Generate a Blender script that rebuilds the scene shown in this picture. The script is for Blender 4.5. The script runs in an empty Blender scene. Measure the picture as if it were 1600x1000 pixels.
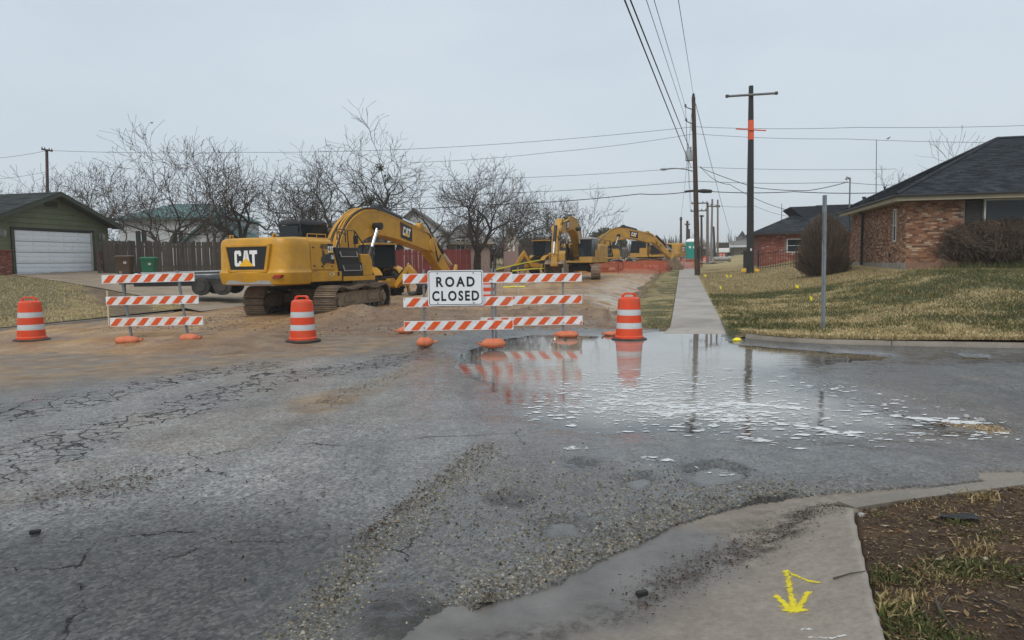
import bpy, bmesh, math, random
import numpy as np
from mathutils import Vector, Matrix, noise as mnoise

SC = bpy.context.scene
COL = SC.collection
R = math.radians

# ------------------------------------------------------------------ camera
F_PX, W_PX, H_PX = 1150.0, 1600.0, 1000.0
CAM_Z = 1.65
PITCH = math.atan(89.0 / F_PX)
ROLL = R(-0.75)
cam_data = bpy.data.cameras.new('camera')
cam = bpy.data.objects.new('camera', cam_data)
COL.objects.link(cam)
cam_data.sensor_width = 36.0
cam_data.lens = F_PX / W_PX * 36.0
cam_data.clip_start = 0.05
cam_data.clip_end = 6000
CAM_M = Matrix.Translation((0, 0, CAM_Z)) @ Matrix.Rotation(math.pi / 2 - PITCH, 4, 'X') @ Matrix.Rotation(ROLL, 4, 'Z')
cam.matrix_world = CAM_M
SC.camera = cam

# ------------------------------------------------------------------ world: overcast daylight
world = bpy.data.worlds.new('World')
SC.world = world
world.use_nodes = True
wn = world.node_tree
wn.nodes.clear()
SUN_EL, SUN_ROT = R(52), R(200)
sky = wn.nodes.new('ShaderNodeTexSky')
sky.sky_type = 'NISHITA'
sky.sun_disc = False
sky.sun_elevation = SUN_EL
sky.sun_rotation = SUN_ROT
sky.air_density = 1.4
sky.dust_density = 4.0
# an even deck of thin stratus over the clear sky, very faint unevenness
tc = wn.nodes.new('ShaderNodeTexCoord')
mp = wn.nodes.new('ShaderNodeMapping')
mp.inputs['Scale'].default_value = (1.0, 1.0, 3.0)
wn.links.new(tc.outputs['Generated'], mp.inputs['Vector'])
nz = wn.nodes.new('ShaderNodeTexNoise')
nz.inputs['Scale'].default_value = 1.6
nz.inputs['Detail'].default_value = 4
nz.inputs['Roughness'].default_value = 0.55
wn.links.new(mp.outputs['Vector'], nz.inputs['Vector'])
cr = wn.nodes.new('ShaderNodeValToRGB')
cr.color_ramp.elements[0].position = 0.3
cr.color_ramp.elements[0].color = (4.22, 5.02, 5.75, 1)
cr.color_ramp.elements[1].position = 0.72
cr.color_ramp.elements[1].color = (5.2, 5.82, 6.42, 1)
wn.links.new(nz.outputs['Fac'], cr.inputs['Fac'])
mx = wn.nodes.new('ShaderNodeMix')
mx.data_type = 'RGBA'
mx.inputs['Factor'].default_value = 0.93
wn.links.new(sky.outputs['Color'], mx.inputs['A'])
wn.links.new(cr.outputs['Color'], mx.inputs['B'])
bg = wn.nodes.new('ShaderNodeBackground')
bg.inputs['Strength'].default_value = 0.105
wn.links.new(mx.outputs['Result'], bg.inputs['Color'])
wo = wn.nodes.new('ShaderNodeOutputWorld')
wn.links.new(bg.outputs['Background'], wo.inputs['Surface'])

sun_data = bpy.data.lights.new('sun', 'SUN')
sun_data.energy = 1.5
sun_data.angle = R(35)
sun_data.color = (1.0, 0.97, 0.93)
sun = bpy.data.objects.new('sun', sun_data)
COL.objects.link(sun)
sd = Vector((math.sin(SUN_ROT) * math.cos(SUN_EL), math.cos(SUN_ROT) * math.cos(SUN_EL), math.sin(SUN_EL)))
sun.rotation_euler = sd.to_track_quat('Z', 'Y').to_euler()

SC.view_settings.view_transform = 'Standard'
SC.view_settings.look = 'None'
SC.view_settings.gamma = 1.0
SC.view_settings.exposure = 0.33
SC.view_settings.use_curve_mapping = False
SC.cycles.max_bounces = 8
SC.cycles.transparent_max_bounces = 12
SC.cycles.volume_bounces = 4
SC.cycles.use_denoising = True

# ------------------------------------------------------------------ site survey helpers
_rc = CAM_M.to_3x3()

def ray(px, py):
    return _rc @ Vector(((px - W_PX / 2) / F_PX, -(py - H_PX / 2) / F_PX, -1.0))

def g(px, py, z=0.0):
    """ground point seen at (px, py) of the survey photo, on the level z"""
    d = ray(px, py)
    t = (z - CAM_Z) / d.z
    return Vector((d.x * t, d.y * t, z))

def at(px, py, Y):
    """point at distance Y (metres north of the survey station)"""
    d = ray(px, py)
    t = Y / d.y
    return Vector((d.x * t, Y, CAM_Z + d.z * t))

A_ST = R(13.1)                       # bearing of the street
CS, SN = math.cos(A_ST), math.sin(A_ST)

def uv(x, y):
    return x * CS - y * SN, x * SN + y * CS

def xy(u, v):
    return u * CS + v * SN, -u * SN + v * CS

def W(u, v, z=0.0):
    x, y = xy(u, v)
    return Vector((x, y, z))

# ------------------------------------------------------------------ numpy noise
_rng = np.random.default_rng(7)
_PERM = _rng.random((256, 256))

def vnoise(x, y):
    xi = np.floor(x).astype(int); yi = np.floor(y).astype(int)
    fx = x - xi; fy = y - yi
    fx = fx * fx * (3 - 2 * fx); fy = fy * fy * (3 - 2 * fy)
    a = _PERM[xi & 255, yi & 255]; b = _PERM[(xi + 1) & 255, yi & 255]
    c = _PERM[xi & 255, (yi + 1) & 255]; d = _PERM[(xi + 1) & 255, (yi + 1) & 255]
    return (a * (1 - fx) + b * fx) * (1 - fy) + (c * (1 - fx) + d * fx) * fy

def fbm(x, y, oct=4, gain=0.5, seed=0.0):
    x = np.asarray(x, float) + seed * 17.3; y = np.asarray(y, float) + seed * 9.1
    s = 0.0; a = 1.0; t = 0.0
    for i in range(oct):
        s = s + a * (vnoise(x, y) * 2 - 1); t += a
        a *= gain; x = x * 2.03 + 11.7; y = y * 2.03 + 5.3
    return s / t

def sstep(a, b, x):
    t = np.clip((np.asarray(x, float) - a) / (b - a), 0, 1)
    return t * t * (3 - 2 * t)

def sdf_line(x, y, pts):
    """distance to a polyline"""
    d = np.full(np.shape(x), 1e9)
    for (p, q) in zip(pts[:-1], pts[1:]):
        ax, ay = p[0], p[1]; bx, by = q[0] - ax, q[1] - ay
        L = bx * bx + by * by + 1e-12
        t = np.clip(((x - ax) * bx + (y - ay) * by) / L, 0, 1)
        d = np.minimum(d, np.hypot(x - ax - t * bx, y - ay - t * by))
    return d

def sdf_poly(x, y, pts):
    """signed distance, positive inside"""
    pts = [(p[0], p[1]) for p in pts]
    d = sdf_line(x, y, pts + [pts[0]])
    ins = np.zeros(np.shape(x), bool)
    n = len(pts)
    for i in range(n):
        x0, y0 = pts[i]; x1, y1 = pts[(i + 1) % n]
        c = (y0 > y) != (y1 > y)
        xc = (x1 - x0) * (y - y0) / (y1 - y0 + 1e-12) + x0
        ins ^= c & (x < xc)
    return np.where(ins, d, -d)

def softplus(v, w):
    t = np.clip(np.asarray(v, float) / w, -40, 40)
    return w * np.log1p(np.exp(t))

def slope(v):
    """the street climbs gently from the junction"""
    s = 0.0175 * softplus(np.asarray(v, float) - 20, 2.0)
    return 2.3 * np.tanh(s / 2.3) if False else np.minimum(s, 2.2 + 0 * s)

# ------------------------------------------------------------------ materials
class NT:
    def __init__(self, name):
        self.m = bpy.data.materials.new(name)
        self.m.use_nodes = True
        self.t = self.m.node_tree
        self.b = self.t.nodes['Principled BSDF']
        self._pos = None
    def n(self, kind, **kw):
        nd = self.t.nodes.new('ShaderNode' + kind)
        for k, v in kw.items():
            setattr(nd, k, v)
        return nd
    def link(self, a, b):
        self.t.links.new(a, b)
    def set(self, sock, v):
        if hasattr(v, 'is_linked') or isinstance(v, bpy.types.NodeSocket):
            self.link(v, sock)
        elif isinstance(v, (tuple, list)) and len(v) == 3 and sock.type == 'RGBA':
            sock.default_value = (*v, 1)
        else:
            sock.default_value = v
    def pos(self):
        if self._pos is None:
            self._pos = self.n('NewGeometry').outputs['Position']
        return self._pos
    def obj(self):
        return self.n('TexCoord').outputs['Object']
    def mapping(self, vec, scale=(1, 1, 1), rot=(0, 0, 0)):
        mpn = self.n('Mapping')
        mpn.inputs['Scale'].default_value = scale
        mpn.inputs['Rotation'].default_value = rot
        self.link(vec, mpn.inputs['Vector'])
        return mpn.outputs['Vector']
    def noise(self, scale, detail=4, rough=0.55, vec=None, dist=0.0):
        nd = self.n('TexNoise')
        nd.inputs['Scale'].default_value = scale
        nd.inputs['Detail'].default_value = detail
        nd.inputs['Roughness'].default_value = rough
        nd.inputs['Distortion'].default_value = dist
        self.link(vec if vec is not None else self.pos(), nd.inputs['Vector'])
        return nd.outputs['Fac']
    def voro(self, scale, feature='F1', vec=None, rnd=1.0):
        nd = self.n('TexVoronoi', feature=feature)
        nd.inputs['Scale'].default_value = scale
        nd.inputs['Randomness'].default_value = rnd
        self.link(vec if vec is not None else self.pos(), nd.inputs['Vector'])
        return nd
    def ramp(self, fac, stops, interp='LINEAR'):
        nd = self.n('ValToRGB')
        cr_ = nd.color_ramp
        cr_.interpolation = interp
        while len(cr_.elements) < len(stops):
            cr_.elements.new(0.5)
        for e, (p, c) in zip(cr_.elements, stops):
            e.position = p
            e.color = (c, c, c, 1) if not isinstance(c, (tuple, list)) else (*c, 1)
        self.set(nd.inputs['Fac'], fac)
        return nd.outputs['Color']
    def mix(self, fac, a, b, mode='MIX'):
        nd = self.n('Mix', data_type='RGBA', blend_type=mode)
        self.set(nd.inputs['Factor'], fac)
        self.set(nd.inputs['A'], a)
        self.set(nd.inputs['B'], b)
        return nd.outputs['Result']
    def math(self, op, a, b=0.0, clamp=False):
        nd = self.n('Math', operation=op, use_clamp=clamp)
        self.set(nd.inputs[0], a)
        self.set(nd.inputs[1], b)
        return nd.outputs[0]
    def attr(self, name):
        return self.n('Attribute', attribute_name=name).outputs['Fac']
    def island(self):
        return self.n('NewGeometry').outputs['Random Per Island']
    def objrand(self):
        return self.n('ObjectInfo').outputs['Random']
    def bump(self, h, strength=0.3, dist=0.01, normal=None):
        nd = self.n('Bump')
        nd.inputs['Strength'].default_value = strength
        nd.inputs['Distance'].default_value = dist
        self.link(h, nd.inputs['Height'])
        if normal is not None:
            self.link(normal, nd.inputs['Normal'])
        return nd.outputs['Normal']
    def done(self, color=None, rough=None, metal=None, normal=None, spec=None, trans=None, ior=None, emit=None):
        b = self.b
        if color is not None: self.set(b.inputs['Base Color'], color)
        if rough is not None: self.set(b.inputs['Roughness'], rough)
        if metal is not None: self.set(b.inputs['Metallic'], metal)
        if normal is not None: self.link(normal, b.inputs['Normal'])
        if spec is not None: self.set(b.inputs['Specular IOR Level'], spec)
        if trans is not None: self.set(b.inputs['Transmission Weight'], trans)
        if ior is not None: self.set(b.inputs['IOR'], ior)
        return self.m

def simple(name, color, rough=0.5, metal=0.0, var=0.25, scale=3.0, dirt=None, dirt_amt=0.0, dirt_scale=1.5, bump=0.0, bscale=20, island=0.0, objr=0.0, spec=None, obj_coords=True):
    t = NT(name)
    vec = t.obj() if obj_coords else t.pos()
    n1 = t.noise(scale, 5, 0.6, vec)
    lo = tuple(c * (1 - var) for c in color); hi = tuple(min(1, c * (1 + var)) for c in color)
    c = t.ramp(n1, [(0.3, lo), (0.7, hi)])
    if island:
        c = t.mix(1.0, c, t.ramp(t.island(), [(0.0, 1 - island), (1.0, 1 + island)]), 'MULTIPLY')
    if objr:
        c = t.mix(1.0, c, t.ramp(t.objrand(), [(0.0, 1 - objr), (1.0, 1 + objr)]), 'MULTIPLY')
    r = rough
    if dirt is not None:
        dm = t.noise(dirt_scale, 6, 0.65, vec)
        f = t.ramp(dm, [(max(0.0, 0.62 - dirt_amt * 0.5), 0.0), (0.78, min(1.0, 0.35 + dirt_amt))])
        c = t.mix(f, c, dirt)
        r = t.mix(f, (rough,) * 3, (0.85,) * 3)
    nrm = None
    if bump:
        nrm = t.bump(t.noise(bscale, 4, 0.6, vec), bump, 0.01)
    return t.done(c, r, metal, nrm, spec)

# ------------------------------------------------------------------ mesh building
def link(o, parent=None):
    COL.objects.link(o)
    if parent is not None:
        o.parent = parent
    return o

def tag(o, label=None, cat=None, group=None, kind=None):
    if label: o['label'] = label
    if cat: o['category'] = cat
    if group: o['group'] = group
    if kind: o['kind'] = kind
    return o

def thing(name, label, cat, loc=(0, 0, 0), rot=0.0, group=None):
    o = bpy.data.objects.new(name, None)
    o.empty_display_size = 0.3
    link(o)
    o.location = loc
    o.rotation_euler = (0, 0, rot)
    return tag(o, label, cat, group)

def copy_tree(o, parent=None):
    c = o.copy()
    COL.objects.link(c)
    if parent is not None:
        c.parent = parent
    for ch in list(o.children):
        copy_tree(ch, c)
    return c

class MB:
    """collects faces for ONE mesh object"""
    def __init__(self):
        self.v = []; self.f = []; self.mi = []; self.cur = 0; self.M = None
    def mat(self, i):
        self.cur = i; return self
    def add(self, vs, fs):
        o = len(self.v)
        if self.M is not None:
            vs = [self.M @ Vector(p) for p in vs]
        self.v.extend([tuple(p) for p in vs])
        for f in fs:
            self.f.append(tuple(i + o for i in f)); self.mi.append(self.cur)
        return self
    def box(self, c, s, rot=None):
        hx, hy, hz = s[0] / 2, s[1] / 2, s[2] / 2
        pts = [Vector((x, y, z)) for x in (-hx, hx) for y in (-hy, hy) for z in (-hz, hz)]
        if rot is not None:
            m = rot if isinstance(rot, Matrix) else Matrix.Rotation(rot, 3, 'Z')
            pts = [m.to_3x3() @ p for p in pts]
        c = Vector(c)
        return self.add([p + c for p in pts], [(0, 1, 3, 2), (4, 6, 7, 5), (0, 4, 5, 1), (2, 3, 7, 6), (0, 2, 6, 4), (1, 5, 7, 3)])
    def prism(self, poly, y0, y1, plane='xz'):
        """extrude a 2D polygon; plane 'xz' -> along y, 'xy' -> along z, 'yz' -> along x"""
        n = len(poly)
        def P(a, b, c):
            return (a, c, b) if plane == 'xz' else ((a, b, c) if plane == 'xy' else (c, a, b))
        vs = [P(a, b, y0) for a, b in poly] + [P(a, b, y1) for a, b in poly]
        fs = [tuple(range(n))[::-1], tuple(range(n, 2 * n))]
        fs += [(i, (i + 1) % n, (i + 1) % n + n, i + n) for i in range(n)]
        return self.add(vs, fs)
    def loft(self, rings, close=True, cap=True):
        n = len(rings[0]); vs = []; fs = []
        for r in rings: vs.extend(r)
        for k in range(len(rings) - 1):
            for i in range(n if close else n - 1):
                j = (i + 1) % n
                fs.append((k * n + i, k * n + j, (k + 1) * n + j, (k + 1) * n + i))
        if cap:
            fs.append(tuple(range(n))[::-1]); fs.append(tuple((len(rings) - 1) * n + i for i in range(n)))
        return self.add(vs, fs)
    def tube(self, pts, r, n=8, cap=True):
        pts = [Vector(p) for p in pts]
        rr = r if isinstance(r, (list, tuple)) else [r] * len(pts)
        rings = []
        t0 = (pts[1] - pts[0]).normalized()
        ref = Vector((0, 0, 1)) if abs(t0.z) < 0.9 else Vector((1, 0, 0))
        a = t0.cross(ref).normalized()
        for i, p in enumerate(pts):
            if i == 0: t = pts[1] - pts[0]
            elif i == len(pts) - 1: t = pts[-1] - pts[-2]
            else: t = (pts[i + 1] - pts[i]).normalized() + (pts[i] - pts[i - 1]).normalized()
            t = t.normalized() if t.length > 1e-9 else t0
            a = (a - t * a.dot(t))
            a = a.normalized() if a.length > 1e-6 else t.orthogonal().normalized()
            b = t.cross(a)
            rings.append([p + (a * math.cos(2 * math.pi * k / n) + b * math.sin(2 * math.pi * k / n)) * rr[i] for k in range(n)])
        return self.loft(rings, True, cap)
    def cyl(self, c, r, h, n=16, axis='z', r2=None):
        c = Vector(c); ax = {'x': Vector((1, 0, 0)), 'y': Vector((0, 1, 0)), 'z': Vector((0, 0, 1))}[axis]
        return self.tube([c - ax * h / 2, c + ax * h / 2], [r, r if r2 is None else r2], n)
    def lathe(self, prof, n=24, c=(0, 0, 0), cap=True):
        rings = [[(c[0] + r * math.cos(2 * math.pi * k / n), c[1] + r * math.sin(2 * math.pi * k / n), c[2] + z) for k in range(n)] for r, z in prof]
        return self.loft(rings, True, cap)
    def quad(self, a, b, c, d):
        return self.add([a, b, c, d], [(0, 1, 2, 3)])
    def mesh(self, name, mats, smooth=None):
        me = bpy.data.meshes.new(name)
        me.from_pydata(self.v, [], self.f)
        for m in (mats if isinstance(mats, (list, tuple)) else [mats]):
            me.materials.append(m)
        if any(self.mi):
            me.polygons.foreach_set('material_index', self.mi)
        bm = bmesh.new(); bm.from_mesh(me)
        bmesh.ops.recalc_face_normals(bm, faces=bm.faces)
        bm.to_mesh(me); bm.free()
        if smooth is not None:
            me.polygons.foreach_set('use_smooth', [True] * len(me.polygons))
            me.set_sharp_from_angle(angle=R(smooth))
        me.update()
        return me
    def build(self, name, mats, parent=None, smooth=None, bevel=0.0, bseg=2, label=None, kind=None):
        me = self.mesh(name, mats, smooth)
        o = bpy.data.objects.new(name, me)
        link(o, parent)
        if bevel:
            md = o.modifiers.new('bevel', 'BEVEL'); md.width = bevel; md.segments = bseg
            md.limit_method = 'ANGLE'; md.angle_limit = R(35); md.harden_normals = False
        if label: o['label'] = label
        if kind: o['kind'] = kind
        return o

def inst(me, name, parent=None, loc=(0, 0, 0), rot=(0, 0, 0), scale=None):
    o = bpy.data.objects.new(name, me)
    link(o, parent)
    o.location = loc; o.rotation_euler = rot
    if scale is not None: o.scale = scale
    return o

def fast_mesh(name, V, Fq, mats, smooth=True, attrs=None, mi=None):
    """numpy vertices (N,3) and faces (M,k)"""
    V = np.asarray(V, np.float32); Fq = np.asarray(Fq, np.int32)
    me = bpy.data.meshes.new(name)
    k = Fq.shape[1]
    me.vertices.add(len(V)); me.vertices.foreach_set('co', V.ravel())
    me.loops.add(Fq.size); me.loops.foreach_set('vertex_index', Fq.ravel())
    me.polygons.add(len(Fq))
    me.polygons.foreach_set('loop_start', np.arange(len(Fq), dtype=np.int32) * k)
    me.polygons.foreach_set('loop_total', np.full(len(Fq), k, np.int32))
    if mi is not None:
        me.polygons.foreach_set('material_index', np.asarray(mi, np.int32))
    me.polygons.foreach_set('use_smooth', np.full(len(Fq), smooth, bool))
    for m in (mats if isinstance(mats, (list, tuple)) else [mats]):
        me.materials.append(m)
    for nm, arr in (attrs or {}).items():
        a = me.attributes.new(nm, 'FLOAT', 'POINT')
        a.data.foreach_set('value', np.asarray(arr, np.float32).ravel())
    me.update(calc_edges=True)
    me.validate()
    return me

def grid_mesh(name, X, Y, Z, mat, attrs=None, keep=None, smooth=True):
    n, m = X.shape
    idx = np.arange(n * m).reshape(n, m)
    Fq = np.stack([idx[:-1, :-1], idx[1:, :-1], idx[1:, 1:], idx[:-1, 1:]], -1).reshape(-1, 4)
    V = np.stack([X, Y, Z], -1).reshape(-1, 3)
    # normals up
    a = V[Fq[0, 1]] - V[Fq[0, 0]]; b = V[Fq[0, 3]] - V[Fq[0, 0]]
    if a[0] * b[1] - a[1] * b[0] < 0:
        Fq = Fq[:, ::-1]
    if keep is not None:
        kf = keep.reshape(-1)[Fq].all(1)
        Fq = Fq[kf]
    return fast_mesh(name, V, Fq, mat, smooth, attrs)

def clip_poly(poly, a, b, c):
    """keep the side a*x+b*y+c >= 0"""
    out = []
    for i in range(len(poly)):
        p, q = poly[i], poly[(i + 1) % len(poly)]
        dp = a * p[0] + b * p[1] + c; dq = a * q[0] + b * q[1] + c
        if dp >= 0: out.append(p)
        if dp * dq < 0:
            t = dp / (dp - dq)
            out.append((p[0] + (q[0] - p[0]) * t, p[1] + (q[1] - p[1]) * t))
    return out

def text_polys(s, size, bold=0.0, sx=1.0):
    """faces of a line of letters as (verts2d, faces)"""
    cu = bpy.data.curves.new('letters', 'FONT')
    cu.body = s; cu.size = size; cu.offset = bold; cu.align_x = 'CENTER'; cu.align_y = 'CENTER'
    cu.resolution_u = 4
    o = bpy.data.objects.new('letters', cu)
    COL.objects.link(o)
    dg = bpy.context.evaluated_depsgraph_get()
    me = bpy.data.meshes.new_from_object(o.evaluated_get(dg))
    vs = [(v.co.x * sx, v.co.y) for v in me.vertices]
    fs = [tuple(p.vertices) for p in me.polygons]
    bpy.data.objects.remove(o); bpy.data.curves.remove(cu); bpy.data.meshes.remove(me)
    return vs, fs
# ================================================================== GROUND
def G(lst, z=0.0):
    return [tuple(g(px, py, z)[:2]) for px, py in lst]

WL = 0.0                               # level of the standing water
PUDDLE = G([(690, 566), (722, 543), (765, 530), (830, 522), (900, 524), (960, 524), (1030, 515), (1145, 519), (1164, 536), (1250, 546),
            (1325, 553), (1330, 566), (1270, 580), (1320, 606), (1450, 640), (1548, 655), (1562, 676), (1530, 690), (1400, 690), (1250, 708),
            (1180, 700), (1080, 690), (960, 690), (860, 692), (800, 668), (752, 640), (735, 605), (700, 592)])
PONDS = [G(p) for p in (
    [(1075, 738), (1120, 733), (1158, 742), (1150, 758), (1105, 762), (1078, 752)],
    [(842, 823), (880, 812), (908, 818), (900, 834), (862, 838)],
    [(975, 752), (1010, 748), (1030, 757), (1000, 764)],
    [(660, 985), (700, 975), (690, 998), (655, 1003)],
    [(880, 728), (905, 724), (925, 730), (900, 736)],
    [(1325, 552), (1400, 557), (1370, 563), (1330, 562)],
    [(1500, 556), (1550, 557), (1545, 564), (1505, 563)],
    [(1540, 745), (1600, 742), (1600, 752), (1550, 754)])]
LUMPS = [G(p) for p in (
    [(555, 960), (580, 935), (640, 930), (692, 950), (690, 985), (640, 1004), (575, 1000)],
    [(735, 940), (760, 924), (785, 935), (770, 955), (740, 955)],
    [(752, 783), (790, 768), (838, 780), (815, 800), (765, 798)],
    [(872, 730), (905, 722), (930, 728), (905, 736)],
    [(1150, 795), (1175, 780), (1235, 775), (1230, 784), (1170, 800)])]
EDGE = G([(560, 1040), (660, 1000), (720, 966), (800, 936), (870, 914), (930, 882), (1000, 852), (1080, 815), (1150, 797), (1240, 779),
          (1320, 772), (1430, 765), (1600, 750), (1900, 727), (2500, 690)])
_e0 = EDGE[0]
CONC = [(-3.5, 0.2), (_e0[0] - 0.6, _e0[1] - 0.5)] + EDGE + [(14, 3), (14, 0.2)]

def asphalt_z(x, y):
    u, v = uv(x, y)
    base = 0.034 + 0.010 * fbm(x * 0.35, y * 0.35, 3, seed=1) + 0.004 * fbm(x * 2.2, y * 2.2, 3, seed=2) + slope(v)
    rag = 0.40 * fbm(x * 0.9, y * 0.9, 6, 0.62, seed=3)
    sd = sdf_poly(x, y, PUDDLE) + rag
    w = sstep(-0.9, 0.5, sd)
    bed = -0.002 - 0.040 * np.tanh(np.maximum(sd, -0.3) / 1.5) + 0.011 * fbm(x * 1.6, y * 1.6, 5, 0.6, seed=4) + 0.016 * sstep(10.5, 8.0, y - 0.25 * x) * np.exp(-np.maximum(sd, 0) / .8)
    z = base * (1 - w) + bed * w
    for i, p in enumerate(PONDS):
        s = sdf_poly(x, y, p) + 0.16 * fbm(x * 3, y * 3, 5, 0.62, seed=20 + i)
        k = sstep(-0.12, 0.06, s)
        z = z * (1 - k) + (-0.012) * k
    for i, p in enumerate(LUMPS):
        s = sdf_poly(x, y, p) + 0.05 * fbm(x * 7, y * 7, 3, seed=40 + i)
        k = sstep(-0.02, 0.08, s)
        z = z + k * (0.018 + 0.020 * fbm(x * 16, y * 16, 3, seed=50))
    # broken edge along the gutter: crumbled lip, then the sheet dives under the concrete
    se = sdf_poly(x, y, CONC) + 0.045 * fbm(x * 5, y * 5, 4, seed=60) + 0.02 * fbm(x * 19, y * 19, 2, seed=61)
    z = z - 0.02 * sstep(-0.35, -0.02, se) * (z > 0.0)
    z = z - 0.30 * sstep(0.0, 0.03, se)
    return z

def band(x, y, pts, w0, w1, seed):
    d = sdf_line(x, y, G(pts)) + 0.35 * fbm(x * 0.8, y * 0.8, 3, seed=seed)
    return sstep(w1, w0, d)

# ---- base earth to the horizon
r_ = np.concatenate([np.linspace(0, 150, 40), np.geomspace(165, 4000, 26)])
a_ = np.linspace(0, 2 * np.pi, 97)
RR, AA = np.meshgrid(r_, a_, indexing='ij')
X, Y = RR * np.sin(AA), RR * np.cos(AA)
U, V = uv(X, Y)
Z = slope(V) - 0.45 - 0.0 * X
t = NT('earth_far')
m_earth = t.done(t.ramp(t.noise(0.05, 5), [(0.35, (0.16, 0.12, 0.06)), (0.65, (0.10, 0.10, 0.04))]), 0.95)
o = link(bpy.data.objects.new('ground', grid_mesh('ground', X, Y, Z, m_earth)))
tag(o, kind='structure')

# ---- asphalt
def mat_asphalt():
    t = NT('wet_asphalt')
    p = t.pos()
    gravel, mud, crack, crack2, lump, dark, pale = (t.attr(n) for n in ('gravel', 'mud', 'crack', 'crack_big', 'lump', 'dark', 'pale'))
    big = t.noise(0.45, 5, 0.6)
    mid = t.noise(2.5, 6, 0.65)
    fine = t.noise(60, 3, 0.7)
    c = t.ramp(big, [(0.3, (0.062, 0.060, 0.057)), (0.7, (0.112, 0.109, 0.103))])
    c = t.mix(t.ramp(mid, [(0.42, 0.0), (0.75, 0.5)]), c, (0.165, 0.158, 0.146))
    c = t.mix(pale, c, t.ramp(t.noise(1.1, 6, 0.7), [(0.35, (0.13, 0.127, 0.121)), (0.7, (0.27, 0.26, 0.24))]))
    c = t.mix(dark, c, (0.050, 0.047, 0.042))
    c = t.mix(1.0, c, t.ramp(t.noise(1.0, 6, 0.65, t.mapping(p, (2.2, 0.28, 1), (0, 0, A_ST + R(38)))), [(0.3, 0.72), (0.7, 1.22)]), 'MULTIPLY')
    # grit and stones of the worn surface
    gr = t.voro(48)
    c = t.mix(1.0, c, t.ramp(gr.outputs['Color'], [(0.1, 0.42), (0.5, 0.98), (0.9, 1.7)]), 'MULTIPLY')
    c = t.mix(1.0, c, t.ramp(t.noise(17, 5, 0.75), [(0.3, 0.62), (0.7, 1.32)]), 'MULTIPLY')
    c = t.mix(1.0, c, t.ramp(fine, [(0.25, 0.7), (0.75, 1.3)]), 'MULTIPLY')
    # exposed stones of the chip seal
    st = t.voro(62)
    sc_ = t.ramp(st.outputs['Color'], [(0.2, (0.035, 0.032, 0.028)), (0.5, (0.11, 0.094, 0.068)), (0.75, (0.22, 0.185, 0.13)), (1.0, (0.36, 0.33, 0.28))])
    sm = t.math('MULTIPLY', t.ramp(st.outputs['Distance'], [(0.35, 1.0), (0.6, 0.0)]), t.ramp(t.noise(5, 5, 0.75), [(0.38, 0.10), (0.62, 1.0)]))
    gm = t.math('MULTIPLY', sm, gravel)
    c = t.mix(gm, c, sc_)
    st2 = t.voro(38)
    gm2 = t.math('MULTIPLY', t.ramp(st2.outputs['Color'], [(0.74, 0.0), (0.78, 1.0)]), t.ramp(st2.outputs['Distance'], [(0.22, 0.85), (0.34, 0.0)]))
    c = t.mix(t.math('MULTIPLY', gm2, t.math('ADD', t.math('MULTIPLY', gravel, 0.5), 0.35)), c, (0.30, 0.27, 0.21))
    # mud carried from the works
    mm = t.math('MULTIPLY', mud, t.ramp(t.noise(1.3, 8, 0.75), [(0.33, 0.15), (0.56, 1.0)]), True)
    c = t.mix(mm, c, t.ramp(t.noise(3, 5), [(0.3, (0.14, 0.088, 0.045)), (0.7, (0.29, 0.20, 0.115))]))
    # alligator cracking
    pd = t.n('VectorMath', operation='ADD')
    wv = t.n('TexNoise'); wv.inputs['Scale'].default_value = 2.6; wv.inputs['Detail'].default_value = 8; wv.inputs['Roughness'].default_value = 0.68
    t.link(p, wv.inputs['Vector'])
    sc2 = t.n('VectorMath', operation='SCALE'); sc2.inputs['Scale'].default_value = 0.34
    t.link(wv.outputs['Color'], sc2.inputs[0]); t.link(p, pd.inputs[0]); t.link(sc2.outputs[0], pd.inputs[1])
    v1 = t.voro(4.4, 'DISTANCE_TO_EDGE', pd.outputs[0])
    wmod = t.noise(1.4, 3)
    e1 = t.math('LESS_THAN', v1.outputs['Distance'], t.math('MULTIPLY', wmod, 0.075))
    k1 = t.math('MULTIPLY', e1, t.math('GREATER_THAN', crack, t.ramp(t.noise(3.3, 4), [(0.3, 0.15), (0.75, 0.95)])))
    v2 = t.voro(0.85, 'DISTANCE_TO_EDGE', pd.outputs[0])
    e2 = t.math('LESS_THAN', v2.outputs['Distance'], t.math('MULTIPLY', t.ramp(t.noise(2.0, 5, 0.7), [(0.42, 0.0), (0.7, 1.0)]), 0.014))
    k2 = t.math('MULTIPLY', e2, t.math('GREATER_THAN', crack2, 0.4))
    k = t.math('MULTIPLY', t.math('MAXIMUM', k1, k2), t.ramp(t.noise(24, 4, 0.7), [(0.34, 0.25), (0.5, 1.0)]))
    c = t.mix(k, c, (0.008, 0.007, 0.006))
    c = t.mix(t.math('MULTIPLY', lump, 0.9), c, t.ramp(t.noise(28, 4, 0.7), [(0.3, (0.012, 0.011, 0.010)), (0.7, (0.060, 0.052, 0.042))]))
    # wetness: films of water in the lows, damp matte on the highs
    shore = t.attr('shore')
    wet = t.ramp(t.noise(0.9, 7, 0.68), [(0.38, 0.15), (0.62, 0.46)])
    wet = t.mix(t.ramp(t.noise(13, 4, 0.7), [(0.4, 0.0), (0.7, 0.6)]), wet, (0.62, 0.62, 0.62))
    r = t.mix(t.math('MULTIPLY', gravel, 0.7), wet, (0.48, 0.48, 0.48))
    r = t.mix(mm, r, (0.7, 0.7, 0.7))
    r = t.mix(dark, r, (0.60, 0.60, 0.60))
    r = t.mix(k, r, (0.95, 0.95, 0.95))
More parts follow.
